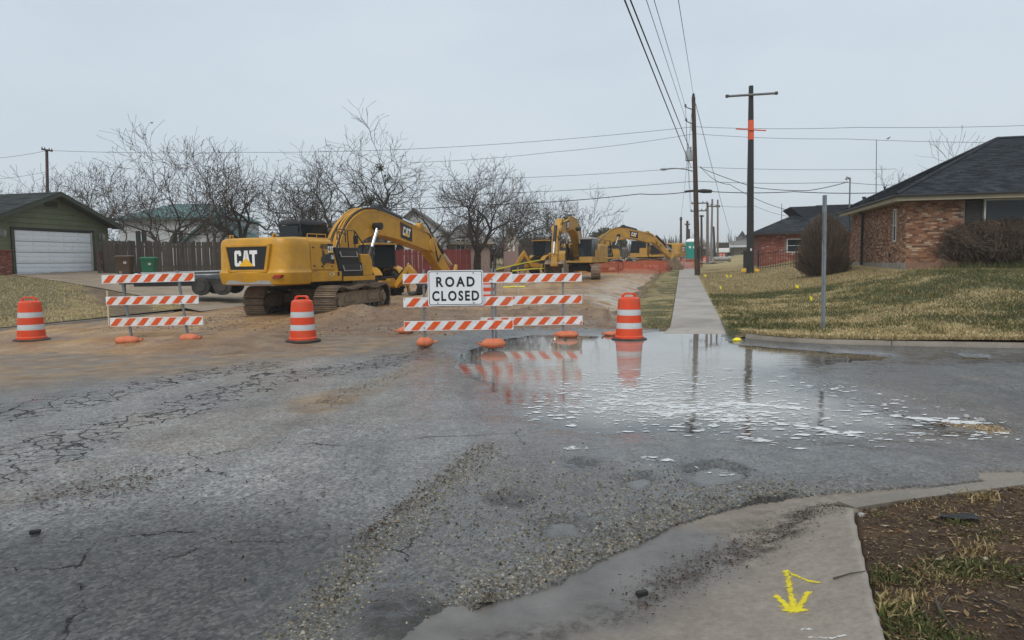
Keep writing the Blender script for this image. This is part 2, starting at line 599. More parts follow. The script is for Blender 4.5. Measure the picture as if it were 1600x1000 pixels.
    sh2 = t.math('MULTIPLY', shore, t.ramp(t.noise(3.5, 6, 0.72), [(0.3, 1.0), (0.66, 0.25)]))
    r = t.mix(sh2, r, (0.10, 0.10, 0.10))
    c = t.mix(t.math('MULTIPLY', sh2, 0.45), c, (0.035, 0.034, 0.032))
    calm = t.math('SUBTRACT', 1.0, t.math('MULTIPLY', sh2, 0.85))
    h = t.math('ADD', t.math('MULTIPLY', fine, 0.35), t.math('MULTIPLY', t.math('SUBTRACT', 1.0, gr.outputs['Distance']), t.math('ADD', t.math('MULTIPLY', gravel, 0.8), 0.35)))
    b1 = t.n('Bump'); b1.inputs['Distance'].default_value = 0.012; t.link(t.math('MULTIPLY', calm, 0.5), b1.inputs['Strength']); t.link(h, b1.inputs['Height'])
    n2 = t.bump(t.math('SUBTRACT', 1.0, k), 0.9, 0.02, b1.outputs['Normal'])
    b3 = t.n('Bump'); b3.inputs['Distance'].default_value = 0.02; t.link(t.math('MULTIPLY', calm, 0.3), b3.inputs['Strength']); t.link(t.noise(9, 5, 0.6), b3.inputs['Height']); t.link(n2, b3.inputs['Normal'])
    return t.done(c, r, 0.0, b3.outputs['Normal'], 0.5)

m_asph = mat_asphalt()
rr = np.geomspace(1.2, 26, 420)
aa = np.radians(np.linspace(-60, 58, 520))
RR, AA = np.meshgrid(rr, aa, indexing='ij')
X, Y = RR * np.sin(AA), RR * np.cos(AA)
U, V = uv(X, Y)
Z = asphalt_z(X, Y)
# the new carriageway and the verges lie over it: let the sheet sink out of sight there
right_k = 15.2 + 1.2 * sstep(2.0, 1.0, U)
Z = Z - 0.35 * sstep(0.05, 0.4, V - np.where(U > 0.9, np.interp(U, [0.95, 1.1, 1.26, 1.6, 2.0, 2.73, 4.0, 5.83, 70], [17.0, 16.5, 16.05, 15.6, 15.25, 14.95, 14.75, 14.65, 14.65]) + 0.05, 17.3)) * sstep(-0.6, 0.3, U)
Z = Z - 0.35 * sstep(19.5, 20.5, V)
gravel = sstep(-0.25, 0.35, sdf_poly(X, Y, G([(330, 1010), (560, 872), (690, 770), (765, 692), (850, 690), (900, 715), (1000, 735), (1250, 760), (1480, 750),
        (1600, 735), (1900, 700), (1900, 740), (1430, 768), (1240, 782), (1080, 818), (930, 886), (800, 940), (700, 990), (640, 1040), (500, 1060)])) + 0.25 * fbm(X * 1.3, Y * 1.3, 4, seed=5))
gravel = np.clip(gravel * (0.55 + 0.75 * fbm(X * 1.1, Y * 1.1, 4, seed=6)) + 0.5 * sstep(0.3, 0.0, sdf_line(X, Y, G([(440, 1010), (560, 880), (680, 775), (765, 695)]))) + 0.8 * sstep(0.45, 0.0, sdf_line(X, Y, EDGE)), 0, 1)
mud = np.clip(sstep(-1.0, 1.2, sdf_poly(X, Y, G([(-200, 640), (0, 622), (220, 600), (380, 578), (560, 560), (660, 552), (700, 530), (620, 500), (0, 500), (-200, 500)])) + 0.9 * fbm(X * 0.5, Y * 0.5, 4, seed=8))
              + 0.30 * sstep(0.0, 0.5, fbm(X * .4, Y * .4, 4, seed=88)) + 0.8 * band(X, Y, [(490, 640), (560, 612), (640, 585), (690, 565)], 0.05, 0.45, 9), 0, 1)
crack = np.maximum(band(X, Y, [(-60, 765), (40, 715), (120, 690), (240, 655), (330, 622), (450, 592), (560, 575), (650, 556)], 0.25, 0.75, 10),
                   band(X, Y, [(-60, 668), (60, 640), (150, 622), (260, 600), (400, 575)], 0.25, 0.7, 11))
crack2 = np.maximum(band(X, Y, [(30, 960), (160, 945), (260, 900), (400, 880)], 0.5, 1.1, 12), band(X, Y, [(360, 720), (520, 690), (740, 690)], 0.25, 0.6, 13))
lump = np.zeros_like(X)
for i, p in enumerate(LUMPS):
    lump = np.maximum(lump, sstep(-0.05, 0.05, sdf_poly(X, Y, p) + 0.06 * fbm(X * 7, Y * 7, 3, seed=40 + i)))
dark = np.clip(sstep(-0.6, 0.6, sdf_poly(X, Y, G([(-100, 860), (150, 830), (330, 812), (460, 830), (560, 850), (440, 1000), (200, 1100), (-100, 1100)])) + 0.5 * fbm(X, Y, 4, seed=14)) * 0.75
               + 0.3 * sstep(-0.3, 0.3, sdf_poly(X, Y, G([(1260, 570), (1400, 572), (1620, 566), (1620, 600), (1450, 606), (1330, 598)])) + 0.4 * fbm(X * 1.2, Y * 1.2, 4, seed=15)), 0, 1)  # right-hand band: reflection of house and hedge painted dark into the colour
pale = np.clip(sstep(-1.0, 0.8, sdf_poly(X, Y, G([(-200, 720), (0, 680), (250, 600), (520, 560), (700, 590), (760, 680), (560, 840), (380, 800), (150, 820), (-100, 850)])) + 0.8 * fbm(X * 0.6, Y * 0.6, 5, seed=16)) * 0.75, 0, 1)
sdp = sdf_poly(X, Y, PUDDLE)
for p in PONDS: sdp = np.maximum(sdp, sdf_poly(X, Y, p) + 0.05)
shore = sstep(-1.1, 0.1, sdp + 0.5 * fbm(X * 1.1, Y * 1.1, 5, 0.6, seed=17)) + 0.7 * sstep(-0.6, 0.4, sdf_poly(X, Y, G([(1300, 548), (1420, 550), (1620, 552), (1620, 566), (1440, 580), (1320, 600)])) + 0.4 * fbm(X * 1.2, Y * 2.2, 5, seed=19)) + 0.75 * sstep(-0.8, 0.4, sdf_poly(X, Y, G([(560, 690), (640, 610), (720, 560), (800, 640), (1000, 690), (1240, 715), (1500, 700), (1600, 690), (1600, 730), (1300, 735), (900, 700), (780, 690), (640, 760)])) + 0.5 * fbm(X * 1.2, Y * 1.2, 5, seed=191))
shore = np.clip(shore, 0, 1)
o = link(bpy.data.objects.new('asphalt_road', grid_mesh('asphalt_road', X, Y, Z, m_asph,
         dict(gravel=gravel, mud=mud, crack=crack, crack_big=crack2, lump=lump, dark=dark, pale=pale, shore=shore))))
tag(o, kind='structure')
# same road out of frame to both sides (the cross street)
mb = MB()
for (ua, ub) in ((-70, -17), (17, 70)):
    mb.quad(W(ua, -2, -0.02), W(ub, -2, -0.02), W(ub, 15.0, -0.02), W(ua, 15.0, -0.02))
mb.quad((-14, -12, -0.03), (14, -12, -0.03), (14, 1.5, -0.03), (-14, 1.5, -0.03))
tag(mb.build('asphalt_road', m_asph), kind='structure')

# ---- standing water
def mat_water():
    t = NT('puddle_water')
    nt = t.t
    p = t.mapping(t.pos(), (1.0, 2.6, 1.0), (0, 0, R(-20)))
    h1 = t.noise(2.2, 3, 0.5, p, 0.4)
    h2 = t.noise(11.0, 2, 0.5, p)
    rip = t.attr('ripple')
    h = t.math('ADD', h1, t.math('MULTIPLY', h2, 0.16))
    nb = t.n('Bump'); nb.inputs['Distance'].default_value = 0.03
    t.link(t.math('MULTIPLY', rip, 0.13), nb.inputs['Strength']); t.link(h, nb.inputs['Height'])
    clear = t.n('BsdfTransparent'); clear.inputs['Color'].default_value = (0.93, 0.91, 0.87, 1)
    silt = t.n('BsdfDiffuse'); t.link(t.ramp(t.noise(0.5, 4), [(0.3, (0.24, 0.215, 0.18)), (0.7, (0.33, 0.305, 0.27))]), silt.inputs['Color'])
    body = t.n('MixShader'); t.link(t.math('MULTIPLY', t.attr('depth'), 0.9), body.inputs['Fac']); t.link(clear.outputs[0], body.inputs[1]); t.link(silt.outputs[0], body.inputs[2])
    gl = t.n('BsdfGlossy'); gl.inputs['Roughness'].default_value = 0.02; gl.inputs['Color'].default_value = (1, 1, 1, 1); t.link(nb.outputs['Normal'], gl.inputs['Normal'])
    fr = t.n('Fresnel'); fr.inputs['IOR'].default_value = 1.48; t.link(nb.outputs['Normal'], fr.inputs['Normal'])
    top = t.n('MixShader'); t.link(fr.outputs[0], top.inputs['Fac']); t.link(body.outputs[0], top.inputs[1]); t.link(gl.outputs[0], top.inputs[2])
    out = nt.nodes['Material Output']; nt.links.new(top.outputs[0], out.inputs['Surface'])
    nt.nodes.remove(t.b)
    return t.m
rr = np.geomspace(3.0, 19, 150); aa = np.radians(np.linspace(-16, 42, 190))
RR, AA = np.meshgrid(rr, aa, indexing='ij')
X, Y = RR * np.sin(AA), RR * np.cos(AA)
rip = 0.10 + 0.9 * sstep(13.5, 10.0, Y + 0.5 * fbm(X * .5, Y * .5, 3, seed=18) - 0.25 * X)
swirl = sstep(0.9, 0.2, np.abs(np.hypot(X - 0.9, Y - 12.4) - 1.2)) * 0.35
U, V = uv(X, Y)
keep = (sdf_poly(X, Y, PUDDLE) > -0.8)
for p in PONDS:
    keep |= sdf_poly(X, Y, p) > -0.25
keep &= ~((U > 0.9) & (V > 15.6))
keep &= sdf_poly(X, Y, CONC) < -0.02
WATER = link(bpy.data.objects.new('water', grid_mesh('water', X, Y, np.full_like(X, WL), mat_water(), dict(ripple=np.clip(rip + swirl, 0, 1.0), depth=sstep(0.0, 0.036, WL - asphalt_z(X, Y))), keep)))
tag(WATER, kind='structure')

# ---- foam on the moving water: a thin lacy skin lying on it
def mat_foam():
    t = NT('foam')
    p = t.mapping(t.pos(), (1.0, 1.9, 1.0), (0, 0, R(-14)))
    d = t.attr('dens')
    cell = t.voro(11, 'F1', p)
    lace = t.math('ADD', t.math('MULTIPLY', t.noise(4.2, 6, 0.68, p, 0.7), 1.35), t.math('MULTIPLY', t.noise(14, 5, 0.72, p, 0.4), 1.25))
    lace = t.math('SUBTRACT', t.math('SUBTRACT', lace, 0.78), t.math('MULTIPLY', t.math('SUBTRACT', cell.outputs['Distance'], 0.4), 0.25))
    a_ = t.ramp(t.math('SUBTRACT', t.math('ADD', lace, d), 1.05), [(0.0, 0.0), (0.2, 0.9)])
    wn_ = t.n('TexNoise'); wn_.inputs['Scale'].default_value = 7.0; wn_.inputs['Detail'].default_value = 4; t.link(t.pos(), wn_.inputs['Vector'])
    ws_ = t.n('VectorMath', operation='SCALE'); ws_.inputs['Scale'].default_value = 0.16; t.link(wn_.outputs['Color'], ws_.inputs[0])
    wp_ = t.n('VectorMath', operation='ADD'); t.link(p, wp_.inputs[0]); t.link(ws_.outputs[0], wp_.inputs[1])
    for sc_, thr, gain in ((6.0, 0.36, 1.75), (11.0, 0.32, 1.5)):
        vf = t.voro(sc_, 'F1', wp_.outputs[0])
        sepc = t.n('SeparateColor'); t.link(vf.outputs['Color'], sepc.inputs[0])
        on = t.math('LESS_THAN', sepc.outputs[0], t.math('MULTIPLY', d, gain))
        size = t.math('ADD', thr * .45, t.math('MULTIPLY', sepc.outputs[1], thr))
        edge = t.ramp(t.math('SUBTRACT', size, vf.outputs['Distance']), [(0.0, 0.0), (0.10, 0.9)])
        a_ = t.math('MAXIMUM', a_, t.math('MULTIPLY', on, edge))
    t.link(a_, t.b.inputs['Alpha'])
    return t.done(t.ramp(t.noise(40, 4, .7), [(0.3, (0.58, 0.585, 0.58)), (0.7, (0.80, 0.805, 0.80))]), 0.6, spec=.3)
rr = np.geomspace(4.2, 16, 320); aa = np.radians(np.linspace(-4, 38, 400))
RR, AA = np.meshgrid(rr, aa, indexing='ij')
X, Y = RR * np.sin(AA), RR * np.cos(AA)
def stroke(pts, w, amp):
    wv_ = 0.10 * fbm(X * 2.2, Y * 2.2, 4, seed=36)
    return amp * np.exp(-((sdf_line(X, Y, G(pts)) + wv_) / w) ** 2)
dens = 0.30 * sstep(-0.4, 0.7, sdf_poly(X, Y, G([(830, 640), (880, 600), (1000, 592), (1120, 596), (1230, 618), (1300, 640), (1260, 672), (1150, 678), (1020, 668), (900, 662)])) + 0.5 * fbm(X * .9, Y * .9, 4, seed=33))
dens += 0.17 * sstep(-0.6, 0.6, sdf_poly(X, Y, G([(840, 640), (900, 585), (1150, 580), (1420, 625), (1540, 662), (1530, 686), (1180, 690), (940, 675)])))
dens += stroke([(860, 630), (930, 640), (990, 648), (1040, 644), (1090, 650)], .3, .07)
dens += stroke([(1530, 664), (1470, 658), (1400, 651), (1330, 643), (1250, 638), (1150, 630)], .13, .30) + stroke([(1530, 664), (1470, 658), (1400, 651)], .06, .5)
dens += stroke([(1545, 683), (1480, 685), (1400, 683), (1320, 677), (1290, 672)], .17, .32)
dens += stroke([(1160, 684), (1190, 690), (1238, 703)], .07, .52)
dens += stroke([(1010, 722), (1060, 730), (1115, 737)], .05, .5) + stroke([(1092, 739), (1138, 741)], .04, .62) + stroke([(893, 708), (915, 706)], .04, .5)
dens = np.clip(dens * 1.1 + 0.22 * sstep(0.03, 0.2, dens) * fbm(X * 1.6, Y * 2.6, 4, seed=34), 0, 1.1)
kf = dens > 0.02
FOAM = link(bpy.data.objects.new('foam', grid_mesh('foam', X, Y, np.maximum(np.full_like(X, WL), asphalt_z(X, Y)) + 0.005, mat_foam(), dict(dens=dens), kf)))
tag(FOAM, 'white lacy foam drifting in streaks on the wide puddle', 'foam', kind='stuff')

# ---- dirt carriageway under construction
DIRT_EDGE = G([(-400, 575), (-100, 560), (60, 556), (170, 556), (330, 560), (450, 548), (520, 527), (600, 530), (660, 533), (720, 522), (830, 516), (900, 518), (960, 520), (1010, 516), (1040, 508)])
DIRT = DIRT_EDGE + [tuple(W(-1.2, 24)[:2]), tuple(W(-1.2, 140)[:2]), tuple(W(-20, 140)[:2]), tuple(W(-40, 15)[:2])]
MOUNDS = [(565, 503, 1.2, 0.8, .34), (640, 505, 1.0, 0.7, .22), (525, 508, .7, .6, .15), (720, 503, 1.6, .8, .16), (850, 502, 1.5, .8, .22), (905, 498, 1.2, .8, .34), (960, 503, 1.3, .7, .22),
          (1005, 500, .9, .7, .26), (770, 492, 1.6, .9, .15), (690, 480, 1.8, 1.2, .22), (600, 478, 1.4, 1., .15), (1030, 492, .7, 1.2, .14), (430, 545, 1.5, .5, .04), (260, 540, 2.2, .6, .03)]
def dirt_z(x, y):
    u, v = uv(x, y)
    s = sdf_poly(x, y, DIRT) + 0.5 * fbm(x * 0.7, y * 0.7, 4, seed=71)
    z = slope(v) + 0.034 - 0.012 + np.where(s < 0, 0.30 * np.tanh(s / 3.0), 0.13 * np.tanh(s / 3.0) * sstep(-17, -9, u)) + 0.026 * fbm(x * 2.6, y * 2.6, 5, 0.6, seed=72) + 0.012 * fbm(x * 9, y * 9, 3, seed=74) + 0.05 * fbm(x * 0.4, y * 0.4, 3, seed=73) * sstep(0, 4, s)
    z = z + 0.02 * np.tanh(s)
    for i, (px_, py_, a, b, h) in enumerate(MOUNDS):
        c = g(px_, py_)
        uc, vc = uv(c.x, c.y)
        d = np.hypot((u - uc) / a, (v - vc) / b) + 0.28 * fbm(x * 1.6, y * 1.6, 3, seed=80 + i)
        z = z + h * np.exp(-d * d * 1.5) * (1 + 0.25 * fbm(x * 6, y * 6, 3, seed=90))
    # broken shoulder on the right side
    rg = 0.35 * fbm(v * 0.6, v * 0 + 3, 4, seed=95)
    z = z - 0.16 * sstep(-3.0, -2.2, u + rg) * sstep(19, 23, v)
    z = np.where(u > -2.0, np.minimum(z, slope(v) + 0.03 + 0.06 * sstep(20.5, 18.5, v) * sstep(16.5, 17.8, v)), z)
    return z
def mat_dirt():
    t = NT('wet_clay_dirt')
    pale, stony = t.attr('pale'), t.attr('stony')
    c = t.ramp(t.noise(0.35, 6, 0.62), [(0.28, (0.25, 0.132, 0.055)), (0.5, (0.41, 0.245, 0.108)), (0.72, (0.50, 0.335, 0.17))])
    c = t.mix(t.ramp(t.noise(1.9, 7, 0.7), [(0.45, 0.0), (0.7, 0.65)]), c, (0.20, 0.10, 0.055))
    # wheel and track marks along the street
    p = t.mapping(t.pos(), (1.6, 0.12, 1), (0, 0, A_ST))
    c = t.mix(t.ramp(t.noise(1.0, 5, 0.6, p), [(0.45, 0.0), (0.68, 0.6)]), c, (0.15, 0.082, 0.042))
    c = t.mix(stony, c, t.ramp(t.noise(1.6, 6, 0.7), [(0.35, (0.15, 0.088, 0.05)), (0.65, (0.30, 0.195, 0.115))]))
    st = t.voro(24)
    c = t.mix(t.math('MULTIPLY', stony, t.ramp(st.outputs['Distance'], [(0.2, 0.55), (0.4, 0.0)])), c, t.ramp(st.outputs['Color'], [(0.2, (0.07, 0.05, 0.035)), (0.9, (0.33, 0.27, 0.2))]))
    pm = t.math('MULTIPLY', pale, t.ramp(t.noise(0.9, 6, 0.65), [(0.44, 0.0), (0.56, 1.0)]), True)
    c = t.mix(t.math('MULTIPLY', pm, 0.75), c, (0.50, 0.445, 0.355))  # pale wet caliche, its bright sky reflection painted into the colour
    r = t.mix(pm, t.ramp(t.noise(0.5, 5), [(0.38, 0.22), (0.6, 0.85)]), (0.08, 0.08, 0.08))
    h = t.math('ADD', t.noise(5, 7, 0.75), t.math('MULTIPLY', t.noise(30, 4, 0.75), 0.4))
    c = t.mix(1.0, c, t.ramp(t.noise(22, 5, 0.75), [(0.3, 0.6), (0.7, 1.25)]), 'MULTIPLY')
    return t.done(c, r, 0, t.bump(h, 0.9, 0.06))
m_dirt = mat_dirt()
uu = np.linspace(-17.6, -0.32, 260)
vv = np.concatenate([np.linspace(10.0, 30, 380), np.geomspace(30.2, 150, 130)])
UU, VV = np.meshgrid(uu, vv, indexing='ij')
X, Y = xy(UU, VV)
Z = dirt_z(X, Y)
palem = np.zeros_like(X)
for p, zz in (([(880, 470), (930, 458), (980, 448), (1025, 436), (1052, 430), (1046, 450), (1030, 476), (1000, 498), (960, 490), (915, 486)], .2), ([(880, 462), (900, 455), (960, 452), (940, 466), (900, 470)], .25), ([(990, 428), (1050, 424), (1050, 432), (1000, 434)], .5),
              ([(1004, 452), (1034, 440), (1036, 468), (1012, 480)], .1)):
    palem = np.maximum(palem, sstep(-0.8, 1.2, sdf_poly(X, Y, G(p, zz)) + 0.8 * fbm(X * .6, Y * .6, 3, seed=77)))
palem = np.maximum(palem, 0.8 * sstep(1.6, 0.2, np.abs(UU + 3.0 + 0.8 * fbm(VV * .15, VV * 0, 3, seed=78))) * sstep(19.5, 23, VV) * sstep(80, 50, VV))
stony = np.clip(sstep(22.5, 19.5, VV + 1.2 * fbm(X * .5, Y * .5, 3, seed=79)) * sstep(-10.5, -8.5, UU) + 0.0, 0, 1)
o = link(bpy.data.objects.new('dirt_road', grid_mesh('dirt_road', X, Y, Z, m_dirt, dict(pale=palem, stony=stony))))
tag(o, kind='structure')

# ---- lawns
def left_z(x, y):
    u, v = uv(x, y)
    return slope(v) + 0.13 + 1.12 * np.clip((-17.5 - u) / 13.0, 0, 1) ** 1.15 + 0.02 * fbm(x * .5, y * .5, 3, seed=100)
def right_rise(u, v):
    t_ = np.clip((u - 1.0) / 7.2, 0, 1.0)
    return 0.9 * t_ ** 2 * (0.12 + 0.88 * sstep(14.5, 27, v))
def right_z(x, y):
    u, v = uv(x, y)
    return slope(v) + 0.125 + right_rise(u, v) + 0.018 * fbm(x * .8, y * .8, 4, seed=101)

def kerb_v(u):
    """far kerb of the cross street: the lawn's near edge"""
    return np.interp(u, [0.95, 1.1, 1.26, 1.6, 2.0, 2.73, 4.0, 5.83, 70], [17.0, 16.5, 16.05, 15.6, 15.25, 14.95, 14.75, 14.65, 14.65])

def mat_lawn(name, greenbias, soilb=0.0):
    t = NT(name)
    gr = t.attr('green')
    n1 = t.noise(0.55, 6, 0.68)
    n2 = t.noise(5.0, 6, 0.75)
    dry = t.ramp(n2, [(0.25, (0.16, 0.115, 0.05)), (0.5, (0.34, 0.26, 0.115)), (0.75, (0.48, 0.385, 0.20))])
    green = t.ramp(n2, [(0.3, (0.050, 0.055, 0.018)), (0.7, (0.135, 0.135, 0.050))])
    f = t.math('ADD', gr, t.math('SUBTRACT', t.noise(1.7, 7, 0.72), 0.5))
    c = t.mix(t.ramp(f, [(0.42 - greenbias, 0.0), (0.62 - greenbias, 0.92)]), dry, green)
    c = t.mix(1.0, c, t.ramp(t.noise(0.22, 5, 0.7), [(0.3, 0.66), (0.7, 1.15)]), 'MULTIPLY')
    soil = t.ramp(t.noise(2.6, 6, 0.7), [(0.62 - soilb, 0.0), (0.76 - soilb, 0.85)])
    c = t.mix(soil, c, (0.10, 0.062, 0.035))
    c = t.mix(t.math('MULTIPLY', t.attr('bare'), t.ramp(t.noise(3.2, 6, 0.7), [(0.32, 0.25), (0.55, 1.0)])), c, t.ramp(t.noise(7, 5, .7), [(0.3, (0.075, 0.048, 0.028)), (0.7, (0.17, 0.115, 0.07))]))
    return t.done(c, 0.95, 0, t.bump(t.noise(26, 5, 0.75), 0.9, 0.05))
m_lawn_r = mat_lawn('winter_lawn_right', 0.02, 0.05)
m_lawn_l = mat_lawn('winter_lawn_left', -0.06, 0.15)

uu = np.concatenate([np.linspace(0.95, 16, 150), np.linspace(16.4, 70, 60)])
ww = np.concatenate([[0.0, 0.004, 0.01], np.geomspace(0.016, 1.0, 130)])
UU, WW = np.meshgrid(uu, ww, indexing='ij')
V0 = kerb_v(UU)
VV = V0 + 0.02 + WW * (125 - V0)
X, Y = xy(UU, VV)
Z = right_z(X, Y) + 0.015 * fbm(X * 4, Y * 4, 3, seed=102) - 0.15 * sstep(0.9, 0.0, VV - V0) * sstep(1.5, 1.05, UU)
greenm = np.clip(0.40 + 0.5 * fbm(X * .35, Y * .35, 4, seed=103) + 0.45 * fbm(X * 1.1, Y * 1.1, 4, seed=104) + 0.10 * sstep(19, 23, VV) * sstep(31, 27, VV) - 0.35 * sstep(17.0, 15.0, VV) - 0.7 * sstep(31, 40, VV) - 0.3 * sstep(27.5, 29.5, VV) * sstep(6, 8, UU), 0, 1)
o = link(bpy.data.objects.new('lawn', grid_mesh('lawn', X, Y, Z, m_lawn_r, dict(green=greenm))))
tag(o, kind='structure')
# verge strip between the works and the pavement
uu = np.linspace(-2.6, -0.30, 30); vv = np.concatenate([np.linspace(17.6, 30, 90), np.geomspace(30.3, 140, 60)])
UU, VV = np.meshgrid(uu, vv, indexing='ij')
X, Y = xy(UU, VV)
rg = 0.9 * fbm(VV * 0.55, VV * 0 + 7, 5, seed=105)
Z = slope(VV) + 0.12 * sstep(17.4, 20, VV) - 0.20 * sstep(-1.3, -2.0, UU + rg) + 0.02 * fbm(X * 3, Y * 3, 3, seed=106) - 0.05 * sstep(18.6, 17.6, VV)
o = link(bpy.data.objects.new('verge', grid_mesh('verge', X, Y, Z, m_lawn_r, dict(green=np.clip(0.55 - 0.9 * sstep(-1.0, -1.6, UU + rg) + 0.5 * fbm(X, Y, 4, seed=107), 0, 1), bare=np.clip(sstep(-1.0, -1.8, UU + rg) + 0.5 * sstep(19.5, 18, VV), 0, 1)))))
tag(o, kind='structure')
# left lawn
uu = np.concatenate([np.linspace(-17.45, -32, 90), np.linspace(-32.6, -120, 40)]); vv = np.concatenate([np.linspace(10, 36, 120), np.linspace(36.8, 170, 70)])
UU, VV = np.meshgrid(uu, vv, indexing='ij')
X, Y = xy(UU, VV)
Z = left_z(X, Y)
Z = np.where(VV > 60, np.minimum(Z, slope(VV) + 1.3), Z)
bare = sstep(1.3, 0.2, sdf_line(X, Y, G([(-60, 436), (60, 440), (144, 452), (214, 465), (338, 488)], .7)) + 0.5 * fbm(X * .7, Y * .7, 4, seed=111))
lg = G([(-40, 432), (60, 436), (130, 452), (60, 466), (-40, 462)], 0.9)
greenm = np.clip(0.34 + 0.45 * fbm(X * .4, Y * .4, 4, seed=110) + 0.6 * sstep(-1, 1.5, sdf_poly(X, Y, lg)), 0, 1)
o = link(bpy.data.objects.new('lawn', grid_mesh('lawn', X, Y, Z, m_lawn_l, dict(green=greenm, bare=bare))))
tag(o, kind='structure')

# driveway
def mat_drive():
    t = NT('driveway_concrete')
    c = t.ramp(t.noise(0.6, 6, 0.65), [(0.3, (0.20, 0.145, 0.095)), (0.7, (0.34, 0.27, 0.20))])
    c = t.mix(1.0, c, t.ramp(t.noise(9, 6, 0.7), [(0.3, 0.75), (0.7, 1.15)]), 'MULTIPLY')
    return t.done(c, 0.75, 0, t.bump(t.noise(40, 3), 0.2, 0.01))
DA = [W(-30.6, 28.2), W(-27.5, 27.7), W(-24, 26.6), W(-20, 24.9), W(-17.6, 23.2), W(-16.3, 22.4)]
DB = [W(-30.6, 33.6), W(-27.5, 34.6), W(-24, 36.0), W(-20, 37.0), W(-17.6, 37.5), W(-16.3, 37.7)]
n = 40; m = 40
X = np.zeros((n, m)); Y = np.zeros((n, m))
for i in range(n):
    k = i / (n - 1) * (len(DA) - 1); a = min(int(k), len(DA) - 2); f = k - a
    p = DA[a].lerp(DA[a + 1], f); q = DB[a].lerp(DB[a + 1], f)
    for j in range(m):
        s = p.lerp(q, j / (m - 1)); X[i, j], Y[i, j] = s.x, s.y
Zd = left_z(X, Y) + 0.035
Ud, Vd = uv(X, Y)
Zd = np.where(Ud > -17.5, dirt_z(X, Y) * 0 + slope(Vd) + 0.13 - 0.05 * (Ud + 17.5), Zd)
o = link(bpy.data.objects.new('driveway', grid_mesh('driveway', X, Y, Zd, mat_drive())))
tag(o, kind='structure')

# ---- pavement: concrete slabs laid end to end
def mat_conc(name, lo, hi, stain=(0.10, 0.075, 0.055)):
    t = NT(name)
    c = t.ramp(t.noise(1.2, 6, 0.6), [(0.3, lo), (0.7, hi)])
    c = t.mix(1.0, c, t.ramp(t.noise(30, 4, 0.7), [(0.3, 0.82), (0.7, 1.12)]), 'MULTIPLY')
    c = t.mix(1.0, c, t.ramp(t.objrand(), [(0.0, 0.86), (1.0, 1.12)]), 'MULTIPLY')
    c = t.mix(t.ramp(t.noise(0.7, 6, 0.7), [(0.5, 0.0), (0.75, 0.55)]), c, stain)
    return t.done(c, 0.62, 0, t.bump(t.noise(50, 4, 0.7), 0.25, 0.01))
m_slab = mat_conc('pavement_concrete', (0.265, 0.230, 0.192), (0.39, 0.345, 0.295))
PAVE = thing('pavement', None, None); PAVE['kind'] = 'structure'
v = 16.7; k = 0
while v < 132:
    L = 1.55 if v > 18.2 else 1.5
    va, vb = v + 0.014, v + L - 0.014
    za = float(slope(va)) + 0.135 * float(sstep(17.0, 20.2, va)) - 0.022 * float(sstep(18.2, 16.9, va)); zb = float(slope(vb)) + 0.135 * float(sstep(17.0, 20.2, vb)) - 0.022 * float(sstep(18.2, 16.9, vb))
    fl = lambda q: 0.45 * float(sstep(18.6, 16.4, q))
    mb = MB()
    ring = lambda q, z: [W(-0.28 - fl(q) * .5, q, z - .14), W(0.95 + fl(q), q, z - .14), W(0.95 + fl(q), q, z), W(-0.28 - fl(q) * .5, q, z)]
    mb.loft([ring(va, za), ring(vb, zb)])
    mb.build('slab', m_slab, PAVE, bevel=0.008, bseg=1)
    v += L; k += 1

# ---- far kerb: cast stones along the lawn
m_kerb = mat_conc('kerb_concrete', (0.17, 0.145, 0.115), (0.27, 0.235, 0.19), (0.07, 0.055, 0.04))
KERB = thing('kerb', None, None); KERB['kind'] = 'structure'
def kerb_run(us, vf, h=0.125, w=0.17, seg=3.0, name='kerb_stone', parent=KERB, gap=0.012, zf=None):
    pts = [W(u, float(vf(u))) for u in us]
    # resample
    d = [0]
    for a, b in zip(pts[:-1], pts[1:]): d.append(d[-1] + (b - a).length)
    def P(s):
        s = max(0, min(d[-1], s))
        for i in range(len(d) - 1):
            if s <= d[i + 1] + 1e-9:
                f = (s - d[i]) / max(1e-9, d[i + 1] - d[i]); return pts[i].lerp(pts[i + 1], f)
        return pts[-1].copy()
    s = 0
    while s < d[-1] - 0.2:
        e = min(s + seg, d[-1])
        rings = []
        nn = max(2, int((e - s) / 0.3) + 1)
        for i in range(nn):
            q = s + gap / 2 + (e - s - gap) * i / (nn - 1)
            p = P(q); tdir = (P(q + .05) - P(q - .05)).normalized(); nrm = Vector((tdir.y, -tdir.x, 0))
            z0 = zf(p) if zf else 0.0
            prof = [(0.02, -0.12), (0.018, 0.0), (0.0, 0.085 * h / .125), (-0.02, h), (-w, h + .004), (-w, -0.12)]
            rings.append([p + nrm * a + Vector((0, 0, z0 + b)) for a, b in prof])
        mb = MB(); mb.loft(rings)
        mb.build(name, m_kerb, parent, smooth=40)
        s = e
kerb_run(list(np.linspace(1.28, 6, 24)) + [10, 20, 30, 40, 60], kerb_v, seg=2.9)
# kerb of the left lawn
kerb_run([-17.35, -17.34], lambda u: 12 if u < -17.345 else 22.4, seg=3.0, h=0.11)
kerb_run([-17.35, -17.34], lambda u: 37.9 if u < -17.345 else 76, seg=3.0, h=0.11, zf=lambda p: float(slope(uv(p.x, p.y)[1])))

